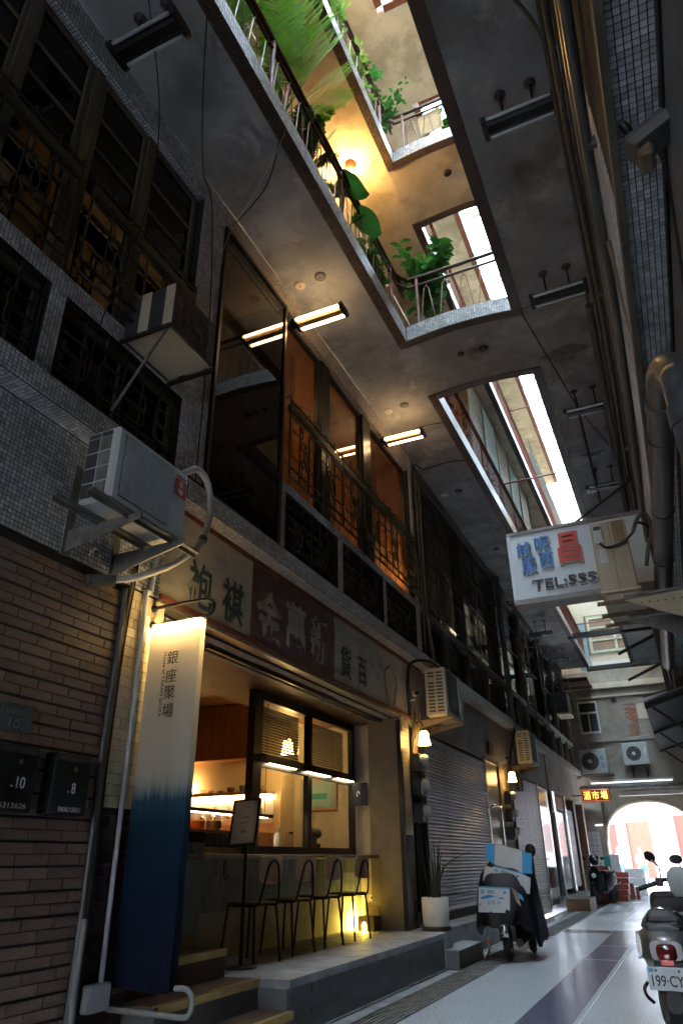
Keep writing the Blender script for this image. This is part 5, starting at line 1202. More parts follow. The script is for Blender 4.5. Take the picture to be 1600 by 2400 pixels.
# people by the street
def person(lab, x, y, h, shirt, face, hold=False):
    t_ = thing('person', lab, 'person', (x, y, 0)); k = h/1.6
    me = bpy.data.meshes.new('body'); V = [(0, 0, .86), (0, 0, 1.1), (0, -.01, 1.3), (0, -.02, 1.40), (0, -.05, 1.52), (.1, 0, .84), (.11, -.02, .45), (.11, .02, .06), (.11, -.12, .03), (-.1, 0, .84), (-.1, .02, .45), (-.1, .06, .06), (-.1, -.08, .03), (.18, 0, 1.31), (.24, -.02, 1.06), (.16, -.2, .98), (-.18, 0, 1.31), (-.24, -.04, 1.06), (-.15, -.22, 1.02)]
    Ed = [(0, 1), (1, 2), (2, 3), (3, 4), (0, 5), (5, 6), (6, 7), (7, 8), (0, 9), (9, 10), (10, 11), (11, 12), (2, 13), (13, 14), (14, 15), (2, 16), (16, 17), (17, 18)]
    R_ = [.13, .12, .13, .055, .07, .085, .06, .045, .035, .085, .06, .045, .035, .055, .042, .032, .055, .042, .032]
    me.from_pydata([(a*k, b_*k, c_*k) for a, b_, c_ in V], Ed, []); me.materials.append(MAT[shirt])
    o = bpy.data.objects.new('body', me); COL.objects.link(o); o.parent = t_
    sk_ = o.modifiers.new('skin', 'SKIN'); o.modifiers.new('sub', 'SUBSURF').levels = 2; o.modifiers['sub'].render_levels = 2
    for i, d in enumerate(me.skin_vertices[0].data): d.radius = (R_[i]*k, R_[i]*k*.85); d.use_root = (i == 0)
    ORG[o] = ORG[t_]
    MB().ball((x, y-.05*k, 1.52*k), .082*k, .1*k, .115*k).build('head', 'skin', t_); MB().ball((x, y-.02*k, 1.56*k), .092*k, .1*k, .1*k).build('hair', 'hair', t_)
    MB().ball((x, y-.15*k, 1.5*k), .014*k).build('nose', 'skin', t_)
    m_ = MB().tube([(x+a*k, y+.01*k, zz*k) for a, zz in ((0, .95), (.02, .9), (.05, .86), (.1, .8), (.115, .45), (.11, .08))], [.13*k, .14*k, .13*k, .1*k, .075*k, .06*k], 12).tube([(x+a*k, y+.02*k, zz*k) for a, zz in ((0, .95), (-.02, .9), (-.05, .86), (-.1, .8), (-.105, .45), (-.1, .08))], [.13*k, .14*k, .13*k, .1*k, .075*k, .06*k], 12)
    m_.build('trousers', 'jeans', t_)
    for s, b_ in ((1, (.16, -.2, .98)), (-1, (-.15, -.22, 1.02))):
        for q in range(5): MB().tube([(x+(b_[0]+(q-2)*.012)*k, y+b_[1]*k, b_[2]*k), (x+(b_[0]+(q-2)*.018)*k, y+(b_[1]-.05)*k, (b_[2]-.01)*k), (x+(b_[0]+(q-2)*.018)*k, y+(b_[1]-.075)*k, (b_[2]-.035)*k)], .009*k, 5).build('finger', 'skin', t_)
person('person with brown hair in a white top standing beyond the arch', -3.05, 36, 1.58, 'shirt', 0)
person('person in a white top and blue jeans walking near the parked car', -2.25, 37.5, 1.55, 'shirt', 0)
# market clutter before the arch
cr = thing('stacked_crates', 'leaning red plastic crate stack beside the black scooter', 'crates', (-2.3, 25.8, 0))
for i in range(5): MB().obox((-2.3+.03*i, 25.7+i*.0, .08+i*.16), (.2, 0, 0), (0, .28, 0), (0, 0, .07)).build('crate', 'crate_red', cr)
for i in range(4): B(-2.11+.0*i, -2.09, 25.45+i*.13, 25.49+i*.13, .02, .8).build('slot', 'paper', cr)
solo(MB().rbox(-2.45, -2.05, 27.2, 27.7, 0, .45, .02), 'red_bin', 'crate_red', 'small dark red box on the floor before the arch', 'box')
for i in range(3): solo(MB().rbox(-2.35, -1.75, 29.0, 29.5, .02+i*.28, .28+i*.28, .015), 'foam_box', 'foam_white', ('white foam box at the bottom of the stack before the arch', 'white foam box in the middle of the stack before the arch', 'white foam box on top of the stack before the arch')[i], 'box', 'foam boxes')
solo(MB().rbox(-2.95, -2.55, 28.6, 28.66, 0, 1.25, .01), 'teal_board', 'teal_board', 'teal panel leaning near the arch', 'panel'); solo(MB().rbox(-2.72, -2.42, 28.3, 28.36, 0, 1.3, .01), 'grey_board', 'foam_white', 'grey white board standing before the teal panel', 'panel')
for i in range(3): solo(MB().rbox(-2.2+i*.12, -2.1+i*.12, 26.4+i*.25, 26.55+i*.25, 0, .55-.1*i, .01), 'red_stool', 'street_red', ('tall bright red plastic box by the crates', 'middle bright red plastic box by the crates', 'short bright red plastic box by the crates')[i], 'box')
solo(MB().rbox(-2.95, -2.45, 24.6, 25.1, .0, .95, .02), 'delivery_box', 'crate_red', 'dark red delivery box behind the black scooter', 'box')
# ------------------------------------------------------------------ air conditioners of the left row
ac = thing('air_conditioner', 'grey outdoor air conditioner with ribbed grille and red label on the mosaic wall', 'air conditioner', (-3.08, 3.35, 3.2))
MB().rbox(-3.215, -2.94, 2.955, 3.735, 3.275, 3.825, .018).build('case', 'ac_grey', ac)
gp_ = B(-2.942, -2.938, 3.02, 3.53, 3.32, 3.79).build('grille', 'black_frame', ac)
for k in range(27): B(-2.934, -2.922, 3.02, 3.53, 3.325+k*.0172, 3.332+k*.0172).build('rib', 'ac_grey', gp_)
for k in range(3): B(-2.929, -2.923, 3.13+k*.13, 3.134+k*.13, 3.32, 3.79).build('upright', 'ac_grey', gp_)
lb_ = B(-2.939, -2.934, 3.575, 3.70, 3.60, 3.735).build('label_plate', 'print_red', ac)
letter('he', 'letter', 'sticker_white', lb_, (-2.933, 3.637, 3.698), EY, EZ, .055, .05, .002); letter('lian', 'letter', 'sticker_white', lb_, (-2.933, 3.637, 3.638), EY, EZ, .055, .05, .002)
letter('heran', 'letter', 'print_red', ac, (-2.937, 3.637, 3.758), EY, EZ, .11, .022, .002)
for i in range(2):
    for j in range(5):
        if j == 4: MB().box(-3.19+i*.105, -3.10+i*.105, 2.948, 2.954, 3.765, 3.795).build('vent', 'ac_dark', ac)
        else: MB().box(-3.19+i*.105, -3.10+i*.105, 2.948, 2.954, 3.31+j*.115, 3.41+j*.115).build('vent', 'ac_dark' if i == 0 else 'galv', ac)
for y in (3.17, 3.64):
    br = MB().prism([(-3.48, y, 3.08), (-3.48, y, 3.24), (-2.86, y, 3.255), (-2.86, y, 3.215)], (0, .012, 0)).build('bracket_arm', 'galv', ac)
    B(-3.492, -3.48, y-.03, y+.04, 3.06, 3.74).build('wall_strap', 'galv', ac)
    for x in (-3.4, -3.33): MB().lathe((x, y-.004, 3.17), [(.014, 0), (.014, .02)], 8, (0, 1, 0)).build('bolt', 'rusty', br)
for x, a, b_ in ((-2.95, 2.8, 3.92), (-3.2, 2.76, 3.75)):
    B(x-.02, x+.02, a, b_, 3.256, 3.274).build('rail', 'galv', ac); B(x-.02, x-.015, a, b_, 3.225, 3.256).build('rail_lip', 'galv', ac)
hs = thing('refrigerant_hose', 'thick pale wrapped hose looping from the grey air conditioner to the wall', 'hose', (-3.2, 3.8, 3.0))
pth = strip([(-3.02, 3.735, 3.86), (-2.98, 3.86, 3.96), (-2.99, 4.02, 3.93), (-3.03, 4.14, 3.8), (-3.06, 4.18, 3.66), (-3.09, 4.16, 3.5), (-3.14, 4.08, 3.36), (-3.22, 3.95, 3.22), (-3.34, 3.75, 3.08), (-3.42, 3.6, 3.02), (-3.47, 3.5, 2.99)], 0, 6, 8)
MB().tube(pth, [.028+.002*math.sin(i*1.9) for i in range(len(pth))], 10).build('hose', 'hose', hs)
MB().cyl((-3.49, 3.42, 2.965), (-3.42, 3.6, 3.015), .045, 14).build('sleeve', 'pvc_dark', hs)
MB().lathe((-3.085, 4.16, 3.5), [(.036, -.02), (.036, .02)], 10, (0, -.4, -.9)).build('tie', 'rusty', hs)
a2 = thing('air_conditioner', 'dark window air conditioner with square grid front on the unlit upper windows', 'air conditioner', (-3.2, 3.66, 5.03))
B(-3.5, -3.0, 3.385, 3.965, 5.06, 5.50).build('case', 'ac_dark', a2); B(-3.45, -3.02, 3.4, 3.95, 5.045, 5.059).build('pan', 'ac_cream', a2)
for x0, x1 in ((-3.34, -3.24), (-3.09, -3.0)): B(x0, x1, 3.376, 3.384, 5.06, 5.5).build('side_strip', 'ac_cream', a2)
for k in range(1, 6): B(-2.999, -2.995, 3.385+k*.097-.003, 3.385+k*.097+.003, 5.06, 5.5).build('grid_bar', 'galv', a2)
for k in range(1, 5): B(-2.9985, -2.9955, 3.385, 3.965, 5.06+k*.088-.003, 5.06+k*.088+.003).build('grid_bar', 'galv', a2)
MB().lathe((-2.999, 3.72, 5.26), [(.04, 0), (.04, .006)], 16, (1, 0, 0)).build('emblem', 'cable_tan', a2)
for y in (3.36, 3.99): B(-3.5, -2.99, y-.015, y+.015, 5.02, 5.05).build('support', 'dark_iron', a2)
MB().cyl((-3.02, 3.4, 5.1), (-3.3, 3.2, 4.2), .012, 6).build('strut', 'galv', a2)
def side_ac(lab, y0, x0, x1, z0, z1, grp):
    t_ = thing('air_conditioner', lab, 'air conditioner', ((x0+x1)/2, y0+.45, z0), grp)
    MB().rbox(x0, x1, y0, y0+.92, z0, z1, .015).build('case', 'ac_cream', t_)
    wd = (x1-x0-.06)/2
    for i in range(2):
        for j in range(12):
            if i == 0 and j == 9: continue
            xa = x0+.03+i*wd; zz = z0+.05+j*(z1-z0-.09)/12
            r_ = .013; n = 6; c0, c1 = xa+.03, xa+wd-.025
            ring = [(c1+r_*math.cos(t), y0-.003, zz+.02+r_*math.sin(t)) for t in [-math.pi/2+math.pi*q/n for q in range(n+1)]]+[(c0+r_*math.cos(t), y0-.003, zz+.02+r_*math.sin(t)) for t in [math.pi/2+math.pi*q/n for q in range(n+1)]]
            MB().prism(ring, (0, .003, 0)).build('slot', 'ac_dark', t_)
    B(x1-.001, x1+.012, y0+.08, y0+.62, z0+.06, z1-.04).build('front_grille', 'ac_dark', t_); B(x1+.001, x1+.01, y0+.65, y0+.88, z0+.05, z1-.05).build('front_panel', 'ac_grey', t_)
    for y in (y0+.12, y0+.75): MB().prism([(-3.49, y, z0-.16), (-3.49, y, z0-.03), (x1+.03, y, z0-.01), (x1+.03, y, z0-.04)], (0, .03, 0)).build('bracket', 'rusty', t_)
    for x in (x0+.05, x1-.05): B(x-.02, x+.02, y0-.03, y0+.95, z0-.012, z0-.001).build('rail', 'ac_cream', t_)
    return t_
side_ac('cream outdoor air conditioner with oval slots above the tulip lamp at the cafe', 10.4, -3.3, -2.97, 3.14, 3.86, 'cream air conditioners with oval slots')
side_ac('cream outdoor air conditioner with oval slots above the second shutter', 17.05, -3.3, -2.97, 3.15, 3.87, 'cream air conditioners with oval slots')
t_ = thing('air_conditioner', 'small dark window air conditioner on the far grey framed windows', 'air conditioner', (-3.3, 26.6, 5.75)); B(-3.5, -3.1, 26.1, 27.0, 5.8, 6.5).build('case', 'ac_dark', t_); B(-3.12, -3.08, 26.15, 26.95, 5.85, 6.45).build('grille', 'galv', t_); B(-3.5, -3.05, 26.05, 27.05, 5.72, 5.79).build('shelf', 'ac_cream', t_)
# ------------------------------------------------------------------ banner
bn = thing('cloth_banner', 'tall cream cloth banner fading to deep blue, lit from inside at the top', 'banner', (-3.22, 4.15, .5))
m = bpy.data.materials.new('banner_cloth'); m.use_nodes = True; nt = m.node_tree; N = nt.nodes; L = nt.links; bb_ = N['Principled BSDF']; bb_.inputs['Roughness'].default_value = .9
tc = N.new('ShaderNodeTexCoord'); sx = N.new('ShaderNodeSeparateXYZ'); L.new(tc.outputs['Object'], sx.inputs[0])
nz = N.new('ShaderNodeTexNoise'); nz.inputs['Scale'].default_value = 3; mp = N.new('ShaderNodeMapping'); mp.inputs['Scale'].default_value = (14, 14, 1); L.new(tc.outputs['Object'], mp.inputs[0]); L.new(mp.outputs[0], nz.inputs[0])
ad = N.new('ShaderNodeMath'); ad.operation = 'MULTIPLY_ADD'; ad.inputs[1].default_value = .14; L.new(nz.outputs[0], ad.inputs[0]); L.new(sx.outputs[2], ad.inputs[2])
mr = N.new('ShaderNodeMapRange'); mr.inputs[1].default_value = 0; mr.inputs[2].default_value = 2.34; L.new(ad.outputs[0], mr.inputs[0])
cr_ = N.new('ShaderNodeValToRGB'); L.new(mr.outputs[0], cr_.inputs[0]); e = cr_.color_ramp.elements
e[0].position = 0; e[0].color = (.002, .007, .026, 1); e[1].position = 1; e[1].color = (.6, .56, .46, 1)
for p, c in ((.25, (.003, .016, .055, 1)), (.42, (.005, .04, .085, 1)), (.495, (.03, .1, .15, 1)), (.535, (.4, .42, .4, 1)), (.57, (.56, .53, .45, 1))):
    x_ = e.new(p); x_.color = c
L.new(cr_.outputs[0], bb_.inputs['Base Color'])
tb = N.new('ShaderNodeBsdfTranslucent'); L.new(cr_.outputs[0], tb.inputs[0]); ms_ = N.new('ShaderNodeMixShader'); ms_.inputs[0].default_value = .45; L.new(bb_.outputs[0], ms_.inputs[1]); L.new(tb.outputs[0], ms_.inputs[2]); L.new(ms_.outputs[0], N['Material Output'].inputs[0])
wv = N.new('ShaderNodeTexWave'); wv.inputs['Scale'].default_value = 60; wv.inputs['Distortion'].default_value = 3; L.new(tc.outputs['Object'], wv.inputs[0]); bu = N.new('ShaderNodeBump'); bu.inputs['Strength'].default_value = .08; L.new(wv.outputs[0], bu.inputs['Height']); L.new(bu.outputs[0], bb_.inputs['Normal'])
MAT['banner_cloth'] = m
for yb in (4.125, 4.185):
    MB().grid(lambda u, v, yb=yb: (-3.46+.45*u-.012*(1-v), yb+(.007*math.sin(u*7+v*5)+.004*math.sin(u*17+1+v*3))*(1-v*.7), .5+2.335*v+.006*math.sin(u*6)*(1-v)), 14, 40).build('cloth', 'banner_cloth', bn)
MB().grid(lambda u, v: (-3.008, 4.126+.058*u, .55+2.28*v), 2, 20).build('hem', 'banner_cloth', bn)
MB().cyl((-3.5, 4.155, 2.845), (-2.98, 4.155, 2.845), .011, 8).build('rod', 'black_metal', bn)
B(-3.44, -3.03, 4.14, 4.17, 2.815, 2.83).build('light_strip', 'led_banner', bn)
MB().tube(strip([(-3.5, 4.155, 2.98), (-3.2, 4.155, 2.985), (-3.0, 4.155, 2.985), (-2.94, 4.155, 2.96), (-2.925, 4.155, 2.91), (-2.95, 4.155, 2.865), (-3.0, 4.155, 2.845)], .014, 8, 6), .014, 8).build('bracket', 'black_metal', bn)
for z in (2.98, 2.845): MB().lathe((-3.492, 4.155, z), [(.03, 0), (.03, .012), (.016, .03)], 12, (1, 0, 0)).build('rose', 'black_metal', bn)
for k, z in (('yin', 2.555), ('zuo', 2.42), ('ju', 2.30), ('chang', 2.17)): letter(k, 'letter', 'plate_text', bn, (-3.232, 4.117, z), EX, EZ, .095, .098, .002)
letter('house', 'letter', 'plate_text', bn, (-3.302, 4.118, 2.365), -EZ, EX, .47, .024, .002)
MB().tube(strip([(-3.0, 4.155, .52), (-2.92, 4.155, .52), (-2.875, 4.155, .485), (-2.87, 4.155, .44), (-2.885, 4.155, .40), (-2.94, 4.155, .38), (-3.2, 4.155, .385), (-3.5, 4.155, .39)], .016, 8, 6), .016, 8).build('lower_bracket', 'grey_frame', bn)
# white pipe on the pillar with junction box
pp = thing('drain_pipe', 'thin white pipe running down the cream tiled pillar to a junction box', 'pipe', (-3.47, 4.03, .4))
MB().cyl((-3.465, 4.035, .52), (-3.465, 4.02, 3.06), .017, 10).build('pipe', 'pvc', pp); MB().rbox(-3.495, -3.42, 3.9, 4.09, .40, .545, .012).build('junction_box', 'pvc', pp)
MB().rbox(-3.49, -3.44, 4.0, 4.06, 3.05, 3.085, .005).build('clamp', 'pvc', pp); MB().cyl((-3.46, 4.06, 3.08), (-3.46, 4.1, 3.5), .02, 8).build('upper_pipe', 'pvc', pp)
fr_ = thing('parking_hoop', 'grey bent tube hoop lying low beside the pillar', 'hoop', (-3.2, 3.9, 0))
MB().tube(strip([(-3.4, 3.75, .9), (-3.4, 3.75, .4), (-3.38, 3.78, .25), (-3.3, 3.85, .22), (-3.0, 4.05, .22), (-2.9, 4.1, .15), (-2.9, 4.1, .0)], .02, 8, 6), .02, 8).build('tube', 'grey_frame', fr_); MB().rbox(-3.35, -3.0, 3.95, 4.2, .0, .2, .01).build('block', 'concrete_kerb', fr_)
for k, (yy, r_, z1, mt) in enumerate(((3.79, .02, 3.02, 'pvc_dark'), (3.82, .014, 3.2, 'cable_tan'), (3.845, .012, 3.3, 'cable_black'))):
    solo(cable([(-3.475, yy, .1), (-3.47, yy+.006, 1.0), (-3.475, yy-.004, 1.9), (-3.47, yy+.004, 2.7), (-3.475, yy+.05*(k > 0), z1)], r_, 8, 5), 'wall_cable', mt, ('thick dark pipe in the joint between pink tiles and pillar', 'tan cable in the joint beside the tiled pillar', 'black cable hugging the edge of the tiled pillar')[k], 'cable')
# mailboxes, house number plate
for y0, num, txt, lab in ((2.89, 'n10', 'tel', 'black mailbox numbered ten on the pink stone tiles'), (3.32, 'n8', 'tg', 'black mailbox numbered eight on the pink stone tiles')):
    mbx = thing('mailbox', lab, 'mailbox', (-3.45, y0+.15, 1.46), 'black mailboxes'); MB().rbox(-3.489, -3.395, y0, y0+.3, 1.46, 1.81, .006).build('case', 'mailbox', mbx)
    MB().box(-3.396, -3.388, y0+.02, y0+.28, 1.765, 1.795).build('slot_flap', 'ac_dark', mbx); MB().box(-3.396, -3.391, y0+.11, y0+.2, 1.665, 1.69).build('window', 'black_frame', mbx)
    MB().lathe((-3.395, y0+.165, 1.72), [(.014, 0), (.014, .006)], 14, (1, 0, 0)).build('lock', 'chrome', mbx)
    letter(num, 'letter', 'text_white', mbx, (-3.391, y0+.19 if num == 'n10' else y0+.17, 1.61), EY, EZ, .06 if num == 'n10' else .03, .06, .002)
    letter('no', 'letter', 'text_white', mbx, (-3.391, y0+.13, 1.59), EY, EZ, .02, .01, .002); letter(txt, 'letter', 'text_white', mbx, (-3.391, y0+.16, 1.49), EY, EZ, .19, .027, .002)
hp = thing('house_number_plate', 'small blue grey enamel house number plate above the mailboxes', 'number plate', (-3.48, 3.05, 1.89))
B(-3.488, -3.478, 2.93, 3.16, 1.89, 2.05).build('plate', 'enamel_plate', hp)
letter('d10', 'letter', 'enamel_text', hp, (-3.476, 3.03, 1.935), EY, EZ, .08, .05, .002); letter('road', 'letter', 'enamel_text', hp, (-3.476, 3.02, 2.0), EY, EZ, .13, .03, .002); B(-3.4779, -3.4765, 2.945, 3.145, 1.966, 1.969).build('line', 'enamel_text', hp)
# ------------------------------------------------------------------ right side: duct, box signs, brackets
du = thing('ventilation_duct', 'thick grey plastic duct bending at the tiled underside on the right', 'duct', (.25, 5, 3.3))
MB().tube(strip([(.335, 2.9, 1.0), (.335, 2.9, 2.9), (.335, 2.92, 3.12), (.32, 3.0, 3.24), (.3, 3.15, 3.3), (.29, 3.35, 3.3), (.24, 5.0, 3.31), (.2, 6.4, 3.32), (.14, 9.5, 3.34)], 0, 6, 8), .07, 18).build('pipe', 'pvc_dark', du)
for y, x in ((3.75, .275), (4.75, .25), (5.7, .22), (6.4, .2)):
    MB().lathe((x, y, 3.308), [(.074, -.012), (.076, 0), (.074, .012)], 16, (-.03, 1, 0)).build('strap', 'cable_black', du)
MB().lathe((.335, 2.9, 2.85), [(.078, 0), (.078, .1)], 16).build('collar', 'pvc_dark', du); MB().lathe((.288, 3.36, 3.3), [(.078, 0), (.078, .08)], 16, (-.03, 1, 0)).build('collar', 'pvc_dark', du)
d2 = thing('ventilation_duct', 'thin dark pipe running beside the right mosaic wall under the lamps', 'duct', (.1, 12, 7)); MB().tube(strip([(.12, 7.6, 7.6), (.1, 9, 7.3), (.08, 12, 6.6), (.12, 14, 5.6), (.15, 15, 4)], 0, 6, 6), .05, 10).build('pipe', 'pvc_dark', d2)
fx = thing('flood_lamp', 'unlit old box flood lamp under the tiled underside', 'lamp', (.36, 1.95, 3.5))
MB().obox((.37, 1.98, 3.55), (.085, 0, .05), (0, .05, 0), (-.02, 0, .03)).build('case', 'pvc_dark', fx); MB().obox((.36, 1.93, 3.53), (.08, 0, .045), (0, .006, 0), (-.012, 0, .02)).build('lens', 'galv', fx); MB().rbox(.30, .35, 1.95, 2.05, 3.44, 3.5, .01).build('clamp', 'rusty', fx)
ra = thing('air_conditioner', 'beige air conditioner seen end on in front of the white shop sign', 'air conditioner', (-.15, 6.6, 3.28))
MB().rbox(-.305, 0.0, 6.2, 7.0, 3.285, 3.935, .012).build('case', 'ac_cream', ra); B(-.15, -.146, 6.196, 6.2, 3.3, 3.92).build('seam', 'ac_dark', ra)
MB().rbox(-.285, -.205, 6.165, 6.199, 3.72, 3.90, .008).build('meter_box', 'white_metal', ra); B(-.275, -.215, 6.16, 6.1645, 3.85, 3.885).build('slot', 'ac_dark', ra); B(-.27, -.22, 6.161, 6.1645, 3.745, 3.83).build('paper_label', 'sticker_white', ra)
B(-.265, -.2, 6.196, 6.1985, 3.54, 3.68).build('sticker', 'sticker_white', ra); B(-.12, -.02, 6.194, 6.1985, 3.72, 3.925).build('card_patch', 'carton_brown', ra)
B(-.31, .02, 6.18, 7.02, 3.26, 3.284).build('base_pan', 'ac_cream', ra); B(-.28, .0, 6.25, 6.95, 3.2, 3.259).build('under_tray', 'ac_cream', ra)
for y in (6.22, 6.6, 6.92): B(-.36, .1, y, y+.03, 3.17, 3.2).build('cross_rail', 'rusty', ra)
cable([(-.24, 6.17, 3.72), (-.18, 6.14, 3.66), (-.05, 6.12, 3.68), (.05, 6.1, 3.75), (.1, 6.15, 3.85), (.2, 6.3, 3.85)], .012, 8).build('cable', 'cable_black', ra)
cable([(.05, 6.1, 3.75), (.1, 6.05, 3.84), (.17, 6.05, 3.88), (.2, 6.1, 3.75), (.14, 6.15, 3.6), (.1, 6.3, 3.5)], .017, 8).build('hose', 'conduit_wood', ra)
for k, (y, dz) in enumerate(((6.02, 0), (6.7, .02))):
    b_ = thing('wall_bracket', ('large pale triangular steel bracket under the beige air conditioner, front one', 'large pale triangular steel bracket under the beige air conditioner, rear one')[k], 'bracket', (.15, y, 2.9), 'bracket pair')
    MB().prism([(-.13, y, 3.12+dz), (.42, y, 3.15+dz), (.42, y, 2.86+dz)], (0, .015, 0)).build('plate', 'galv' if k else 'ac_cream', b_)
    B(-.13, .42, y-.02, y+.04, 3.15+dz, 3.165+dz).build('flange', 'galv', b_)
    for i in range(6): MB().lathe((.0+i*.06, y-.003, 3.08+dz-.0*i), [(.008, 0), (.008, .006)], 8, (0, 1, 0)).build('hole', 'rusty', b_)
# lower right awning pieces
aw = thing('side_awning', 'dark sheet awning on steel arms over the right side of the far alley', 'awning', (.2, 14, 3)); 
for y in (11.0, 13.5, 16):
    MB().cyl((.42, y, 3.3), (-.25, y, 3.1), .025, 6).build('arm', 'dark_iron', aw); MB().cyl((.42, y, 2.6), (-.15, y, 3.1), .02, 6).build('brace', 'dark_iron', aw)
MB().prism([(.42, 10.8, 3.33), (-.25, 10.8, 3.13), (-.25, 10.8, 3.15), (.42, 10.8, 3.36)], (0, 5.5, 0)).build('sheet', 'pvc_dark', aw)
aw = thing('side_awning', 'higher dark steel frame awning behind the beige air conditioner', 'awning', (.2, 20, 5))
for y in (17.5, 20.5):
    MB().cyl((.24, y, 5.9), (-.75, y, 5.5), .04, 6).build('arm', 'dark_iron', aw)
MB().prism([(.24, 17.3, 4.55), (-.4, 17.3, 4.4), (-.4, 17.3, 4.43), (.24, 17.3, 4.6)], (0, 6, 0)).build('sheet', 'pvc_dark', aw)
rw = thing('barred_window', 'dark window with thin grey bars on the right wall past the beige air conditioner', 'window', (.2, 18, 5)); B(.2, .24, 14, 17, 5.0, 7.4).build('pane', 'alu_pane', rw)
for i in range(5): B(.17, .2, 14+i*.72, 14.05+i*.72, 5, 7.4).build('bar', 'grey_frame', rw)
rw = thing('barred_window', 'dark window with grey frame on the right wall near the end building', 'window', (.2, 24, 5)); B(.2, .24, 22, 26, 5.0, 7.4).build('pane', 'alu_pane', rw)
for i in range(5): B(.17, .2, 22+i*.98, 22.06+i*.98, 5, 7.4).build('bar', 'grey_frame', rw)
# white shop sign
sg_ = thing('shop_sign', 'white box shop sign with raised blue, red and black characters', 'shop sign', (-.6, 8.1, 3.9))
MB().box(-1.33, .2, 8.02, 8.24, 3.93, 4.76).build('box', 'sign_white', sg_)
for a in ((-1.37, .2, 8.0, 8.26, 4.76, 4.80), (-1.37, .2, 8.0, 8.26, 3.87, 3.93)): B(*a).build('frame', 'sign_grey', sg_)
B(-1.372, -1.33, 8.0, 8.26, 3.931, 4.759).build('side_frame', 'sign_white', sg_)
for k, x, z, w2, h2, mt in (('rong', -1.185, 4.555, .165, .185, 'print_blue'), ('fu', -1.145, 4.335, .17, .2, 'print_blue'), ('ni', -.96, 4.59, .175, .175, 'print_blue'), ('xi', -.94, 4.375, .16, .19, 'print_blue'), ('chg', -.66, 4.485, .26, .39, 'print_red'), ('t555', -.775, 4.08, .71, .12, 'letter_dark')):
    letter(k, 'letter_side', 'letter_side', sg_, (x+.008, 8.003, z-.012), EX, EZ, w2*1.06, h2*1.06, .034); letter(k, 'letter', mt, sg_, (x, 7.985, z), EX, EZ, w2, h2, .006)
MB().cyl((.24, 8.1, 5.3), (-.6, 8.1, 4.8), .015, 6).build('stay', 'dark_iron', sg_); B(.1, .24, 8.05, 8.2, 4.0, 4.7).build('mount', 'dark_iron', sg_)
sl = thing('slotted_brace', 'slotted dark steel strip rising from the sign to the lamp stems', 'strip', (-.3, 11, 6)); MB().obox((-.33, 10.9, 7.3), (.02, 0, 0), (0, 1.2, -.35), (0, .003, .012)).build('strip', 'dark_iron', sl)
# ------------------------------------------------------------------ meters, cameras, cables on the pillars
def meters(y, zs, lab, grp):
    for i, z in enumerate(zs):
        t_ = thing('electric_meter', lab[i], 'electric meter', (-3.42, y, z), grp)
        MB().rbox(-3.49, -3.36, y-.11, y+.11, z, z+.25, .008).build('box', 'meter_box', t_); MB().lathe((-3.36, y+.03, z+.16), [(.085, 0), (.085, .05), (.07, .09), (.02, .1)], 20, (1, 0, 0)).build('dial', 'meter_glass', t_)
        if i == 2: MB().lathe((-3.36, y-.03, z+.05), [(.03, 0), (.03, .003)], 12, (1, 0, 0)).build('sticker', 'sticker_orange', t_)
        if i == 1: B(-3.36, -3.357, y-.08, y-.02, z+.03, z+.2).build('sticker', 'sticker_white', t_)
meters(10.2, (2.33, 2.0, 1.66), ('top electric meter under the tulip lamp at the cafe pillar', 'middle electric meter at the cafe pillar', 'lowest electric meter with an orange sticker at the cafe pillar'), 'electric meters')
meters(16.2, (2.25, 1.9, 1.55), ('top electric meter between the two shutters', 'middle electric meter between the two shutters', 'lowest electric meter between the two shutters'), 'electric meters')
for y, z, lab in ((10.05, 3.40, 'small white security camera at the end of the painted shop board'), (15.9, 3.13, 'small security camera above the steel door')):
    t_ = thing('security_camera', lab, 'camera', (-3.4, y, z)); MB().cyl((-3.35, y-.02, z+.01), (-3.28, y-.13, z-.0), .04, 14).build('barrel', 'white_metal', t_); MB().lathe((-3.278, y-.133, z), [(.036, 0), (.03, .004)], 14, (.5, -.8, 0)).build('lens', 'black_frame', t_); MB().cyl((-3.49, y+.06, z-.07), (-3.35, y, z-.06), .014, 8).build('arm', 'white_metal', t_); MB().lathe((-3.49, y+.06, z-.07), [(.035, 0), (.035, .012)], 12, (1, 0, 0)).build('foot', 'white_metal', t_)
solo(MB().prism([(-3.51, 15.05, 3.12), (-3.51, 15.4, 3.14), (-3.51, 15.45, 3.4), (-3.51, 15.1, 3.38)], (.03, 0, 0)), 'wall_plaque', 'rusty', 'small tilted dark plaque on the grey wall over the steel door', 'plaque')
for k in range(9):
    y = 10.14+.03*k; pts = [(-3.46+.03*(k % 3), y+ru(-.02, .02), 3.1+ru(-.05, .2)), (-3.45+.02*(k % 2), y+ru(-.05, .05), 2.9), (-3.46, y+ru(-.04, .04), 2.75), (-3.47, y+ru(-.02, .02), 2.58)]
    solo(cable(pts, .008, 6), 'loose_cable', 'cable_tan', 'loose tan cable in the bundle above the meters at the cafe pillar', 'cable', 'cables above the meters')
for k in range(6):
    y = 10.1+.035*k; pts = [(-3.45, y, 1.68), (-3.44, y+ru(-.05, .05), 1.3), (-3.45, y+ru(-.03, .06), .9), (-3.46, y+ru(0, .05), .45)]
    solo(cable(pts, .009, 6), 'loose_cable', 'cable_black', 'loose black cable hanging below the meters at the cafe pillar', 'cable', 'cables below the meters')
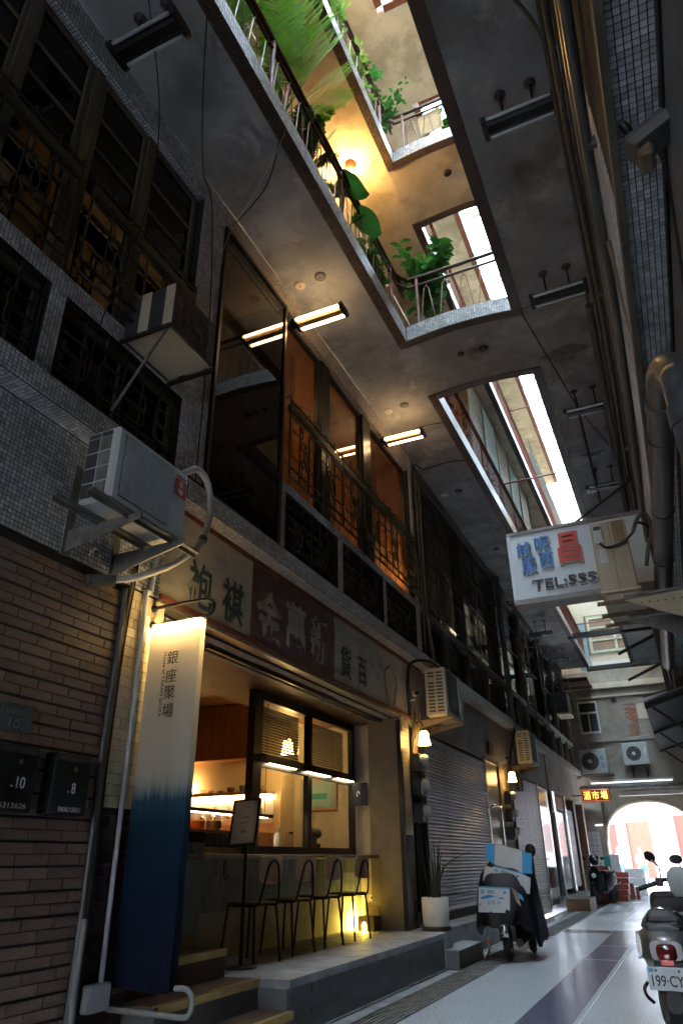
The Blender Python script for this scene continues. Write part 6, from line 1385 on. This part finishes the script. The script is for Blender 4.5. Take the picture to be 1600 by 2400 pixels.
for k, (pts, r_, mt, lab) in enumerate((
    (sag((-3.36, 4.2, 4.19), (-3.36, 10.8, 4.19), .02), .01, 'cable_black', 'black cable lying along the top of the mosaic ledge'),
    ([(-2.9, 2.44, 8.0), (-3.0, 2.9, 7.0), (-3.2, 3.1, 6.0), (-3.35, 3.0, 4.9), (-3.33, 2.95, 4.2)], .006, 'cable_black', 'black wire dropping from the ceiling past the dark windows'),
    ([(-2.45, 2.7, 8.0), (-2.9, 3.3, 7.8), (-3.3, 3.9, 7.7), (-3.45, 4.3, 7.6), (-3.45, 4.45, 6.0), (-3.4, 4.4, 4.2)], .007, 'cable_black', 'black wire sagging from the gallery edge to the mosaic pier'),
    ([(-2.5, 4.1, 8.0), (-2.9, 4.5, 7.9), (-3.45, 4.7, 7.75)], .008, 'cable_black', 'black wire slung under the left gallery'),
    ([(-.76, 7.75, 8.0), (-.55, 8.8, 7.8), (-.3, 10, 7.6), (0, 11.2, 7.55)], .009, 'cable_black', 'black wire from the bridge corner to the right lamps'),
    ([(-.72, 7.72, 8.0), (-.3, 7.75, 7.97), (.12, 7.78, 7.95)], .02, 'pvc_dark', 'dark pipe from the bridge corner to the right wall'),
    ([(.12, 7.78, 7.95), (.12, 7.9, 7.4), (.11, 8.6, 6.8), (.1, 9.5, 6.4)], .02, 'pvc_dark', 'dark pipe bending down the right wall'),
    ([(-2.55, 11.4, 8.0), (-2.8, 11.0, 7.8), (-3.2, 10.9, 7.7), (-3.44, 10.95, 7.8), (-3.45, 10.97, 6.5)], .013, 'cable_black', 'thick black cable curving from the gallery to the end of the cafe windows'),
    ([(-2.5, 10.0, 8.0), (-2.9, 9.8, 7.9), (-3.1, 9.6, 7.7)], .006, 'cable_black', 'thin black wire feeding the lit lamp'),
    ([(-.6, 3.0, 7.99), (-.2, 3.4, 7.9), (.15, 4.0, 7.7), (.18, 4.4, 7.4)], .018, 'conduit_wood', 'tan conduit crossing the right ceiling to the mosaic wall'),
    ([(.26, 1.9, 4.2), (.28, 2.0, 3.72), (.36, 2.1, 3.66), (.42, 2.2, 3.6), (.42, 2.6, 3.3)], .016, 'cable_black', 'thick black cable drooping over the tiled underside'),
    ([(.22, 3.2, 4.3), (.26, 3.6, 3.72), (.34, 3.9, 3.66), (.42, 4.0, 3.62)], .014, 'cable_tan', 'tan cable crossing the tiled underside by the duct'),
    (sag((-3.3, 29.0, 7.6), (-2.9, 30.9, 4.2), .3), .012, 'pvc', 'pale wire hanging before the end building window'),
    (sag((-3.4, 30.9, 5.4), (-.3, 30.9, 5.6), .1), .015, 'pvc', 'pale cable strung along the end building'),
    ([(-2.45, 4.0, 8.25), (-2.42, 4.05, 7.95), (-2.8, 4.2, 7.5), (-3.3, 4.35, 6.9), (-3.42, 4.4, 5.2)], .004, 'pvc', 'thin pale cord dangling from the gallery railing'),
    ([(-3.05, 10.5, 3.87), (-3.2, 10.3, 3.95), (-3.4, 10.1, 3.9), (-3.44, 10.0, 3.6), (-3.45, 10.05, 3.1)], .025, 'cable_black', 'black hose looping over the cream air conditioner at the cafe'),
    ([(-3.4, 17.3, 4.0), (-3.3, 17.1, 3.9), (-3.35, 16.9, 3.6), (-3.45, 16.8, 3.1)], .03, 'cable_black', 'black hose beside the cream air conditioner over the second shutter'))):
    solo(cable(pts, r_, 6), 'hanging_cable', mt, lab, 'cable')
hg = thing('wire_hanger', 'white wire hanger hooked on the red lower balustrade', 'hanger', (-2.4, 10.9, 9.1)); MB().tube([(-2.35, 10.7, 9.2), (-2.15, 10.9, 9.35), (-1.95, 10.95, 9.4), (-2.05, 10.75, 9.2), (-2.25, 10.6, 9.08)], .01, 6, closed=True).build('wire', 'white_metal', hg)
# ------------------------------------------------------------------ plants
def leaf(mb, base, tip, w_, up=(0, 0, 1), fold=.15, n=4):
    b_, t = Vector(base), Vector(tip); d = t-b_; s_ = d.cross(Vector(up)); 
    if s_.length < 1e-6: s_ = Vector((1, 0, 0))
    s_.normalize(); nn_ = s_.cross(d).normalized(); vs = []; fs = []
    for i in range(n+1):
        k = i/n; ww = w_*math.sin(math.pi*min(1, k*.92+.08))**.8; c = b_+d*k-Vector((0, 0, 1))*d.length*.12*k*k
        vs += [c-s_*ww+nn_*ww*fold, c, c+s_*ww+nn_*ww*fold]
    for i in range(n):
        a = i*3; fs += [(a, a+1, a+4, a+3), (a+1, a+2, a+5, a+4)]
    mb.add(vs, fs, True)
def potted(name, lab, cat, x, y, z, r_=.17, h_=.3, mt='pot_dark'):
    t_ = thing(name, lab, cat, (x, y, z)); MB().lathe((x, y, z), [(r_*.75, 0), (r_, h_), (r_*.92, h_), (r_*.9, h_*.85), (0, h_*.85)], 18).build('pot', mt, t_); return t_
def frond(t_, p0, tip, lift, mt, tot=26, ll0=.36, wd=.0155):
    p0, tip = Vector(p0), Vector(tip); L_ = (tip-p0).length; ctl = (p0+tip)/2+Vector((0, 0, lift*L_))
    B_ = lambda s_: p0*(1-s_)**2+ctl*2*s_*(1-s_)+tip*s_*s_
    m_ = MB(); m_.tube([B_(i/14) for i in range(15)], [.009*(1-.8*i/14) for i in range(15)], 5, caps=False)
    for i in range(tot):
        s_ = .3+.7*(i+.5)/tot; c = B_(s_); tg = ((ctl-p0)*(1-s_)+(tip-ctl)*s_).normalized(); sd = tg.cross(EZ)
        if sd.length < .2: sd = EX.copy()
        sd.normalize(); up_ = sd.cross(tg); ll = ll0*math.sin(math.pi*(.22+.70*(s_-.3)/.7))**.8*L_/1.8
        for g_ in (-1, 1):
            dr_ = (sd*g_*.8+tg*.66+up_*.1+Vector((ru(-.06, .06), ru(-.06, .06), ru(-.12, .02)))).normalized(); leaf(m_, c, c+dr_*ll*ru(.9, 1.08), wd, up_, .2, 4)
    m_.build('frond', mt, t_)
random.seed(5)
t_ = potted('potted_palm', 'bright green potted palm fanning over the lower gallery railing', 'palm', -2.72, 4.35, 8.24, .2, .32)
for k in range(5): MB().tube([(-2.72+ru(-.05, .05), 4.35+ru(-.05, .05), 8.5), (-2.7+ru(-.06, .06), 4.4+ru(-.08, .08), 9.2)], [.02, .012], 6).build('stem', 'stem', t_)
for tip, lift in (((-2.28, 5.40, 10.25), .16), ((-2.28, 5.42, 10.85), .12), ((-2.32, 5.2, 11.3), .1), ((-2.3, 4.75, 11.5), .06), ((-2.4, 4.35, 11.2), .05), ((-2.5, 3.9, 10.9), .08), ((-2.45, 3.7, 10.2), .12), ((-2.38, 5.1, 9.6), .2), ((-2.33, 4.95, 10.9), .12), ((-2.45, 4.1, 10.5), .1), ((-2.35, 4.6, 10.6), .16), ((-2.5, 4.8, 10.2), .14)):
    frond(t_, (-2.7, 4.4, 8.75), tip, lift, 'leaf_palm')
t_ = potted('potted_palm', 'second potted palm with lower fronds behind the lower gallery railing', 'palm', -2.78, 3.5, 8.24, .2, .32)
for tip, lift in (((-2.6, 3.3, 9.35), .1), ((-2.62, 3.9, 9.3), .15), ((-2.6, 2.9, 9.5), .1), ((-2.58, 3.7, 9.7), .1), ((-2.65, 4.2, 9.0), .2), ((-2.5, 3.2, 9.9), .1), ((-2.55, 2.6, 9.2), .12), ((-2.6, 3.0, 9.0), .2), ((-2.52, 3.5, 10.1), .08)):
    frond(t_, (-2.76, 3.5, 8.55), tip, lift, 'leaf_palm', 20, .4)
t_ = potted('potted_palm', 'small potted palm tucked beside the large palm', 'palm', -2.76, 5.0, 8.24, .18, .3)
for tip, lift in (((-2.5, 5.5, 9.35), .15), ((-2.55, 5.0, 9.6), .1), ((-2.5, 4.6, 9.2), .2), ((-2.6, 5.7, 8.9), .25), ((-2.45, 5.2, 9.0), .2), ((-2.5, 4.8, 9.0), .25), ((-2.5, 5.4, 9.7), .1), ((-2.42, 4.9, 9.3), .2)):
    frond(t_, (-2.74, 5.0, 8.5), tip, lift, 'leaf_dark', 20, .42)
def bigleaf(lab, x, y, z, spec):
    t_ = potted('elephant_ear_plant', lab, 'plant', x, y, z, .16, .28)
    for (dx, dy, dz, s_, az_) in spec:
        c = Vector((x+dx, y+dy, z+dz)); MB().tube(strip([(x, y, z+.25), (x+dx*.4, y+dy*.4, z+dz*.7), tuple(c)], .01, 6, 4), .009, 6).build('stalk', 'leaf_dark', t_)
        m_ = MB(); u = Vector((math.cos(az_), math.sin(az_), -.55)).normalized(); v = Vector((-math.sin(az_), math.cos(az_), .1)); nrm = u.cross(v); vs = []; n = 12
        for i in range(n+1):
            k = i/n; ww = s_*.42*(math.sin(math.pi*min(1, .2+.8*k))**.7)*(1 if k < .96 else .2)
            for q in (-1, -.5, 0, .5, 1): vs.append(c+u*(s_*(k-.25))+v*(ww*q)+nrm*(-.12*s_*q*q-.1*s_*k*k))
        m_.add(vs, [(i*5+j, i*5+j+1, i*5+j+6, i*5+j+5) for i in range(n) for j in range(4)], True); m_.build('leaf', 'leaf_dark', t_)
bigleaf('plant with broad heart shaped leaves on the lower gallery railing', -2.66, 6.0, 8.24, [(.2, -.25, 1.0, .5, .6), (.25, .2, .78, .46, .9), (.05, .35, .45, .3, 1.2), (.1, .75, .2, .28, .8), (.15, 1.0, .45, .25, .4)])
def bush(lab, x, y, z, n, rad, mt, lsz, pot=True, seed=1, name='leafy_plant', zsq=1.0, stems=7, lmt2=None):
    random.seed(seed); t_ = potted(name, lab, 'plant', x, y, z, .17, .28) if pot else thing(name, lab, 'plant', (x, y, z))
    tips = []
    for k in range(stems):
        a = ru(0, 6.28); rr = ru(.2, 1)*rad[0]; e_ = (x+rr*math.cos(a)*1.0, y+rr*math.sin(a)*rad[1]/rad[0], z+rad[2]*ru(.5, 1.05)); tips.append(e_)
        mid = (x+(e_[0]-x)*.35, y+(e_[1]-y)*.35, z+(e_[2]-z)*.55)
        MB().tube(strip([(x, y, z+.2), mid, e_], .006, 5, 4), .006, 5).build('stem', 'stem', t_)
    m_ = MB()
    for k in range(n):
        e_ = random.choice(tips); s_ = ru(.35, 1.03); c = Vector((x+(e_[0]-x)*s_+ru(-.09, .09), y+(e_[1]-y)*s_+ru(-.09, .09), z+.2+(e_[2]-z-.2)*s_+ru(-.06, .08)))
        a = ru(0, 6.28); d = Vector((math.cos(a), math.sin(a), ru(-.5, .7))).normalized(); l_ = lsz*ru(.7, 1.2); leaf(m_, c, c+d*l_, l_*.24, (0, 0, 1), .3, 4)
    m_.build('foliage', mt, t_, kind='stuff'); return t_
bush('glossy dark green bushy plant at the bridge corner of the lower gallery', -2.15, 8.12, 8.24, 300, (.45, .55, 1.75), 'leaf_dark', .2, seed=4, stems=11)
bush('dark green leafy plant just behind the bridge corner railing', -2.62, 7.0, 8.24, 150, (.25, .45, .85), 'leaf_dark', .16, seed=6)
bush('airy small leaved shrub on the upper gallery corner', -2.62, 7.3, 12.04, 240, (.55, .8, 1.9), 'leaf_dark', .13, seed=12, stems=14)
bush('pale green fern spilling over the upper gallery railing', -2.68, 5.4, 12.04, 260, (.42, .5, .95), 'leaf_light', .14, seed=14, stems=12)
bush('second pale green fern beside the shrub on the upper gallery', -2.68, 6.5, 12.04, 220, (.42, .45, 1.05), 'leaf_light', .13, seed=15, stems=12)
bush('pale fern on the upper gallery above the palm', -2.68, 4.4, 12.04, 200, (.42, .5, 1.2), 'leaf_light', .14, seed=16, stems=12)
bush('dark plant on the upper bridge beside the hanging board', -1.35, 7.95, 12.04, 110, (.25, .2, .75), 'leaf_dark', .17, seed=17)
bd_ = thing('hanging_board', 'pale wooden board hung on the upper bridge railing', 'board', (-1.75, 7.74, 12.3)); MB().obox((-1.72, 7.73, 12.6), (.2, 0, .02), (0, .012, 0), (-.02, 0, .26)).build('board', 'straw', bd_)
for i, (y, mt) in enumerate(((9.8, 'leaf_snake'), (10.4, 'leaf_snake'), (11.6, 'leaf_snake'), (14, 'leaf_snake'))):
    bush(('dry dark pot plant behind the red balustrade next to the bridge', 'dry dark pot plant behind the red balustrade near the wire hanger', 'dry dark pot plant behind the red balustrade past the wire hanger', 'dry dark pot plant behind the red balustrade beside the panel cabin')[i], -2.62, y, 8.24, 60, (.15, .3, .9), mt, .12, seed=30+i)
# snake plant in the white pot
random.seed(21)
sp_ = thing('potted_snake_plant', 'white pot with tall thin dark spiky leaves on the cafe platform', 'plant', (-3.16, 9.88, .394))
px, py, pz = -3.17, 9.85, .394
MB().lathe((px, py, pz), [(.185, 0), (.19, .045), (.18, .05)], 28).build('saucer', 'pot_dark', sp_); MB().lathe((px, py, pz+.05), [(.155, 0), (.17, .05), (.172, .32), (.158, .32), (.15, .28), (0, .28)], 30).build('pot', 'pot_white', sp_)
MB().lathe((px, py, pz+.325), [(.0, .0), (.155, .001)], 20, caps=False).build('soil', 'soil', sp_)
for k in range(13): MB().ball((px+ru(-.12, .12), py+ru(-.12, .12), pz+.335), ru(.012, .022)).build('pebble', 'concrete_kerb', sp_)
for k in range(20):
    a = ru(0, 6.28); b0 = (px+ru(-.06, .06), py+ru(-.06, .06), pz+.33); L_ = ru(.35, .78); t = Vector((math.cos(a)*ru(.03, .3), math.sin(a)*ru(.03, .3), 1)).normalized()*L_
    p = Vector(b0); MB().tube([p, p+t*.5+Vector((0, 0, .02)), p+t], [.014, .01, .0015], 6).build('leaf', 'leaf_snake', sp_)
p = Vector((px+.02, py, pz+.35)); MB().tube(strip([p, p+Vector((.1, .1, .35)), p+Vector((.22, .35, .48)), p+Vector((.3, .75, .54))], .01, 6, 5), .008, 6).build('leaf', 'leaf_snake', sp_)
# ------------------------------------------------------------------ scooters
def wheel(t_, x, y, z, r_, w_, ax=(1, 0, 0), nm='wheel'):
    A = Vector(ax).normalized(); c = Vector((x, y, z))-A*(w_/2)
    o = MB().lathe(c, [(r_*.62, 0), (r_*.9, .004), (r_, w_*.3), (r_, w_*.7), (r_*.9, w_-.004), (r_*.62, w_)], 26, A).build(nm, 'tyre', t_)
    MB().lathe(c, [(r_*.15, w_*.2), (r_*.6, w_*.15), (r_*.63, w_*.02), (r_*.63, w_*.98), (r_*.6, w_*.85), (r_*.15, w_*.8)], 20, A).build('rim', 'steel_bright', o)
    return o
def sring(y, hw, z0, z1, e=.5, x=0, n=20):
    return [(x+hw*math.copysign(abs(math.cos(a))**e, math.cos(a)), y, (z0+z1)/2+(z1-z0)/2*math.copysign(abs(math.sin(a))**e, math.sin(a))) for a in [i*2*math.pi/n for i in range(n)]]
sc = thing('parked_scooter', 'grey scooter with chrome grab rail and white number plate, seen from behind', 'scooter', (0, 0, 0))
# local: rear at y=0, heading +Y
wheel(sc, 0, .36, .235, .235, .1); wheel(sc, 0.02, 1.62, .235, .235, .09)
MB().loft([sring(.06, .10, .58, .70), sring(.10, .15, .56, .74), sring(.2, .18, .54, .77), sring(.45, .19, .45, .78), sring(.75, .165, .38, .72), sring(.95, .12, .33, .52)]).build('tail_body', 'scooter_grey', sc)
MB().loft([sring(.14, .10, .745, .775, .7), sring(.2, .15, .75, .80, .7), sring(.45, .16, .765, .83, .7), sring(.58, .15, .765, .84, .7), sring(.64, .15, .76, .80, .7), sring(.95, .13, .755, .79, .7), sring(1.05, .08, .74, .765, .7)]).build('seat', 'seat_vinyl', sc)
MB().rbox(-.12, .12, .22, .34, .775, .86, .03).build('back_pad', 'seat_vinyl', sc)
MB().tube([(.113*math.cos(t), .2-.07*math.sin(t), .79+.095*math.sin(t)) for t in [i*2*math.pi/28 for i in range(28)]], .0085, 8, closed=True).build('grab_rail', 'chrome', sc)
MB().loft([[(x*s_, y, .60+(z_-.60)*s_) for x, z_ in [(.065*math.copysign(abs(math.cos(a))**.5, math.cos(a)), .632+.048*math.copysign(abs(math.sin(a))**.6, math.sin(a))) for a in [i*2*math.pi/18 for i in range(18)]]] for s_, y in ((1, .09), (1, .06), (.9, .035), (.6, .022), (.2, .018))]).build('tail_light', 'lamp_red', sc)
B(-.09, .10, .02, .3, .40, .585).build('tail_apron', 'plastic_black', sc, bevel=.015)
MB().rbox(-.04, .04, .008, .022, .562, .592, .003).build('reflector', 'reflector_red', sc)
lp = MB().rbox(-.135, .135, .0, .006, .425, .555, .003).build('number_plate', 'plate_white', sc)
letter('plate', 'letter', 'plate_text', lp, (0, -.002, .478), EX, EZ, .225, .062, .002)
for x in (-.08, .06): MB().lathe((x, -.003, .535), [(.008, 0), (.008, .005)], 10, (0, 1, 0)).build('bolt', 'rusty', lp)
B(-.125, -.095, -.0015, .001, .525, .545).build('tax_mark', 'print_sky', lp)
MB().loft([sring(.02, .05, .3, .42, .7), sring(.08, .1, .2, .44, .7), sring(.3, .13, .18, .46, .7), sring(.5, .12, .2, .46, .7)]).build('mudguard', 'plastic_black', sc)
MB().loft([sring(.03, .08, .3, .395, .5, .05), sring(.06, .085, .29, .4, .5, .05)]).build('engine_cover', 'pvc_dark', sc)
MB().cyl((.15, .1, .28), (.16, .75, .3), .055, 14).build('muffler', 'steel_bright', sc)
for s in (-1, 1):
    MB().loft([sring(.14, .012, .60, .73, .8, s*.172), sring(.26, .02, .58, .74, .8, s*.188), sring(.42, .014, .6, .73, .8, s*.19)]).build('turn_signal', 'lens_clear', sc)
MB().rbox(-.19, -.165, .1, .3, .585, .60, .004).build('side_trim', 'scooter_white', sc)
MB().tube(strip([(-.17, .2, .44), (-.19, .17, .41), (-.18, .15, .37), (-.15, .2, .33)], .01, 6, 4), .012, 6).build('hook', 'black_metal', sc)
B(-.17, .19, .95, 1.3, .30, .34).build('floor_board', 'plastic_black', sc, bevel=.01)
MB().loft([sring(1.28, .17, .32, .90, .25), sring(1.30, .19, .32, .95, .25), sring(1.36, .185, .32, .93, .25), sring(1.40, .1, .35, .88, .3)]).build('leg_shield', 'plastic_black', sc, bevel=0)
MB().box(.02, .1, 1.277, 1.2795, .74, .80).build('sticker', 'sticker_white', sc)
hx = Vector((.08, 1.26, 1.0)); ha = math.radians(28); hu = Vector((math.cos(ha), -math.sin(ha), 0)); hv = Vector((math.sin(ha), math.cos(ha), 0))
def hp_(a, b_, c_): return tuple(hx+hu*a+hv*b_+EZ*c_)
MB().loft([[hp_(x*s_, y*s_, z_) for x, y in [(.085*math.copysign(abs(math.cos(a))**.7, math.cos(a)), .085*math.copysign(abs(math.sin(a))**.7, math.sin(a))) for a in [i*2*math.pi/20 for i in range(20)]]] for s_, z_ in ((.7, -.09), (.95, -.05), (1.05, .03), (1.0, .08), (.75, .105))]).build('headset', 'scooter_white', sc)
MB().loft([[hp_(x*s_, y*s_-.01, z_) for x, y in [(.06*math.cos(a), .05*math.sin(a)) for a in [i*2*math.pi/16 for i in range(16)]]] for s_, z_ in ((1, .1), (.95, .118), (.5, .128), (.1, .13))]).build('dial', 'lens_clear', sc)
for s in (-1, 1):
    MB().tube(strip([hp_(s*.06, -.01, .02), hp_(s*.13, -.02, .03), hp_(s*.2, -.05, .0)], .013, 8, 4), .016, 8).build('handlebar', 'plastic_black', sc)
    MB().cyl(hp_(s*.19, -.045, .005), hp_(s*.32, -.12, -.04), .019, 10).build('grip', 'plastic_black', sc); MB().rbox(*[v for pr_ in zip(*[tuple(Vector(hp_(s*.17, -.03, .01))-Vector((.028, .028, .03))), tuple(Vector(hp_(s*.17, -.03, .01))+Vector((.028, .028, .035)))]) for v in pr_], .008).build('switch_box', 'plastic_black', sc)
    MB().tube(strip([hp_(s*.16, -.02, .04), hp_(s*.17, -.0, .12), hp_(s*.215, .0, .17)], .006, 6, 4), .007, 6).build('mirror_stalk', 'plastic_black', sc)
    c = Vector(hp_(s*.24, .0, .205)); mm = MB(); mm.loft([[tuple(c+(hu*math.cos(a)*.052+EZ*math.sin(a)*.042+hu*math.sin(a)*.012*s)*k+hv*d_) for a in [i*2*math.pi/20 for i in range(20)]] for k, d_ in ((.9, -.008), (1, 0), (.85, .014), (.4, .022))]); mm.build('mirror', 'plastic_black', sc)
MB().tube(strip([hp_(-.17, -.05, .02), hp_(-.24, -.04, .0), hp_(-.3, -.06, -.03)], .005, 6, 4), .006, 6).build('brake_lever', 'steel_bright', sc)
MB().cyl((-.1, .6, .28), (-.17, .7, .02), .012, 8).build('side_stand', 'steel_bright', sc)
pl_ = MB().obox((.05, .16, .745), (.03, 0, .008), (0, .004, 0), (-.01, 0, .02)).build('parking_slip', 'print_sky', sc)
sc.location = (-.305, 5.79, 0); sc.rotation_euler = (0, 0, math.radians(-3))
# black scooter facing the camera, far down the left side
bk = thing('parked_scooter', 'black scooter with round headlight and helmet on its seat beside the red crates', 'scooter', (0, 0, 0))
wheel(bk, 0, -.6, .26, .26, .1); wheel(bk, 0, .65, .26, .26, .11)
MB().loft([sring(-.7, .05, .38, .55, .8), sring(-.6, .09, .36, .6, .8), sring(-.45, .07, .4, .62, .8)]).build('front_fender', 'scooter_black', bk)
MB().loft([sring(-.52, .12, .3, .85, .6), sring(-.45, .2, .28, .9, .6), sring(-.35, .2, .28, .88, .6)]).build('leg_shield', 'scooter_black', bk)
MB().loft([sring(-.5, .08, .78, .98, .9), sring(-.42, .12, .75, 1.0, .9), sring(-.3, .08, .8, .98, .9)]).build('headset', 'scooter_black', bk); MB().lathe((0, -.5, .74), [(.085, .0), (.07, -.02), (.02, -.035)], 18, (0, 1, 0)).build('headlight', 'lens_clear', bk)
MB().loft([sring(0, .14, .3, .62, .6), sring(.3, .18, .35, .8, .6), sring(.8, .12, .5, .78, .6)]).build('body', 'scooter_black', bk); MB().rbox(-.13, .13, .05, .8, .78, .86, .03).build('seat', 'seat_vinyl', bk); B(-.15, .15, -.36, .05, .28, .33).build('floor_board', 'scooter_black', bk)
for s in (-1, 1):
    MB().tube([(0, -.4, .95), (s*.2, -.36, .98), (s*.33, -.3, .96)], .016, 8).build('handlebar', 'plastic_black', bk); MB().cyl((s*.2, -.38, .98), (s*.25, -.4, 1.15), .006, 6).build('mirror_stalk', 'chrome', bk); MB().ball((s*.27, -.4, 1.18), .06, .02, .04).build('mirror', 'plastic_black', bk); MB().tube([(s*.21, .2, .45), (s*.26, .45, .5), (s*.21, .8, .55)], .012, 6).build('guard_bar', 'chrome', bk)
bk.location = (-2.62, 24.0, 0); bk.rotation_euler = (0, 0, math.radians(-17))
b2 = copy_tree(bk, None, (.05, 8.3, 0), (0, 0, math.radians(6)), 'black scooter with round headlight parked against the right wall')
hm = thing('helmet', 'black helmet with pale stripe resting on the far black scooter', 'helmet', (-2.72, 23.6, 1.0)); MB().ball((-2.7, 23.55, 1.15), .15, .17, .15, 18, 12).build('shell', 'scooter_black', hm); MB().tube([(-2.7+.153*math.cos(t), 23.55, 1.15+.153*math.sin(t)) for t in [.3+i*.25 for i in range(11)]], .012, 6).build('stripe', 'white_metal', hm); MB().ball((-2.66, 23.46, 1.13), .1, .1, .07).build('visor', 'alu_pane', hm)
# scooter under a dark cover with flattened cartons
cv = thing('covered_scooter', 'scooter hidden under a dark navy cover with only its rear wheel showing', 'scooter', (-2.5, 11.1, 0))
wheel(cv, -2.47, 10.68, .235, .235, .1, (1, .12, 0)); wheel(cv, -2.36, 11.75, .235, .235, .1, (1, .12, 0))
MB().loft([[(-2.47+.012+x_, y_, z_) for x_, y_, z_ in [(.058*math.cos(a), 10.44+(.05 if q else 0)-.03*math.sin(a), zz) for a in [math.pi+i*math.pi/8 for i in range(9)]]] for q, zz in ((1, .26), (0, .3), (0, .36), (1, .42))], caps=False).build('mudguard', 'steel_bright', cv)
MB().rbox(-2.7, -2.66, 10.5, 10.54, .14, .28, .008).build('tail_lamp', 'galv', cv); MB().rbox(-2.695, -2.665, 10.488, 10.5, .2, .26, .006).build('lamp_lens', 'reflector_red', cv)
MB().tube([(-2.68, 10.6, .25), (-2.7, 10.55, .12), (-2.74, 10.5, .02)], .014, 6).build('stand', 'dark_iron', cv); MB().cyl((-2.3, 10.6, .22), (-2.3, 11.2, .26), .05, 12).build('muffler', 'dark_iron', cv); B(-2.58, -2.36, 10.7, 11.7, .22, .4).build('engine', 'plastic_black', cv)
rings = []
random.seed(2)
for i, (z_, cx, cy_, hx_, hy_) in enumerate(((.30, -2.50, 11.25, .44, .66), (.42, -2.51, 11.22, .44, .64), (.6, -2.51, 11.2, .42, .6), (.8, -2.51, 11.2, .40, .54), (1.0, -2.50, 11.22, .37, .45), (1.12, -2.46, 11.28, .33, .36), (1.22, -2.42, 11.36, .27, .25), (1.27, -2.40, 11.4, .18, .16), (1.285, -2.4, 11.4, .05, .05))):
    r_ = []; n = 56
    for k in range(n):
        a = 2*math.pi*k/n; fo = 1+.045*math.sin(a*9+i*.15)*(1.2-z_)+.02*math.sin(a*17+1)*(1.2-z_); zz = z_
        if i == 0: zz = .30+.05*math.sin(a*5+.6)+(.12 if math.sin(a) < -.6 and abs(math.cos(a)) < .8 else 0)-(.1 if math.cos(a) > .5 else 0)
        r_.append((cx+hx_*fo*math.copysign(abs(math.cos(a))**.8, math.cos(a)), cy_+hy_*fo*math.copysign(abs(math.sin(a))**.8, math.sin(a)), zz))
    rings.append(r_)
MB().loft(rings, caps=False).build('cover', 'cover_navy', cv)
for x, y, z_ in ((-2.66, 11.1, 1.19), (-2.13, 11.15, 1.30)): MB().ball((x, y, z_), .075, .06, .09).build('mirror_bulge', 'cover_navy', cv)
def carton(lab, faces, prints, y):
    # faces: quads (x,z) on a sheet at depth y, each 4 mm thick
    t_ = thing('flattened_carton', lab, 'carton', (faces[0][1][0][0], y, faces[0][1][3][1]), 'flattened cartons on the covered scooter')
    for i, (mt, q) in enumerate(faces): MB().prism([(x, y+(.0 if i == 0 else .012), z_) for x, z_ in q], (0, .006, 0)).build('panel', mt, t_)
    for mt, q in prints: MB().prism([(x, y-.0015, z_) for x, z_ in q], (0, .0012, 0)).build('print', mt, t_)
    return t_
def bil(q, u, v):
    (ax, az_), (bx, bz), (cx, cz), (dx, dz) = q
    return (ax*(1-u)*(1-v)+bx*u*(1-v)+cx*u*v+dx*(1-u)*v, az_*(1-u)*(1-v)+bz*u*(1-v)+cz*u*v+dz*(1-u)*v)
def prints(q):
    P = lambda *uv: [bil(q, u, v) for u, v in uv]
    out = [('print_sky', P((0, 0), (1, 0), (1, .06), (0, .06)))]
    out.append(('print_blue', P((.06, .44), (.12, .41), (.2, .36), (.32, .32), (.45, .33), (.56, .39), (.45, .40), (.36, .45), (.2, .48), (.1, .50))))
    out.append(('print_blue', P((.62, .42), (.72, .40), (.84, .44), (.78, .48), (.68, .46))))
    out.append(('print_blue', P(*[(.84+.045*math.cos(a), .22+.065*math.sin(a)) for a in [i*math.pi/6 for i in range(12)]])))
    for i, u in enumerate((.31, .35, .42, .46, .50, .60, .65, .69)): out.append(('print_blue', P((u, .54), (u+.018, .54), (u+.018, .7-.02*(i % 3)), (u, .7-.02*(i % 3)))))
    for u0, u1 in ((.06, .19), (.28, .5)): out.append(('blue_board', P((u0, .12), (u1, .12), (u1, .28), (u0, .28))))
    out.append(('print_red', P((.04, .66), (.09, .66), (.09, .74), (.04, .74)))); out.append(('print_red', P((.93, .94), (.88, .94), (.88, .95), (.93, .95))))
    return out
q1 = [(-2.78, .866), (-2.356, .853), (-2.388, .555), (-2.811, .559)]
carton('flattened white carton with blue wave print, lowest on the covered scooter', [('carton', q1)], prints(q1), 10.60)
q2 = [(-2.605, 1.117), (-2.2, 1.021), (-2.259, .772), (-2.644, .873)]
carton('tilted white carton with blue wave print and side flaps on the covered scooter', [('carton', q2), ('carton', [(-2.721, 1.117), (-2.606, 1.087), (-2.645, .873), (-2.767, .924)]), ('carton', [(-2.202, 1.006), (-2.104, .96), (-2.141, .769), (-2.257, .786)])], prints(q2), 10.80)
q3 = [(-2.561, 1.392), (-2.191, 1.3), (-2.221, 1.023), (-2.599, 1.124)]
carton('grey carton with bright blue flaps, topmost on the covered scooter', [('carton', q3), ('print_sky', [(-2.696, 1.394), (-2.562, 1.392), (-2.60, 1.124), (-2.724, 1.206)]), ('print_sky', [(-2.191, 1.286), (-2.066, 1.258), (-2.095, 1.012), (-2.222, 1.016)])], [], 10.88)
carton('torn brown carton flap tucked beside the lowest printed carton', [('carton_brown', [(-2.35, .86), (-2.28, .8), (-2.24, .62), (-2.3, .68)]), ('print_sky', [(-2.34, .83), (-2.22, .76), (-2.2, .7), (-2.3, .74)])], [], 10.66)
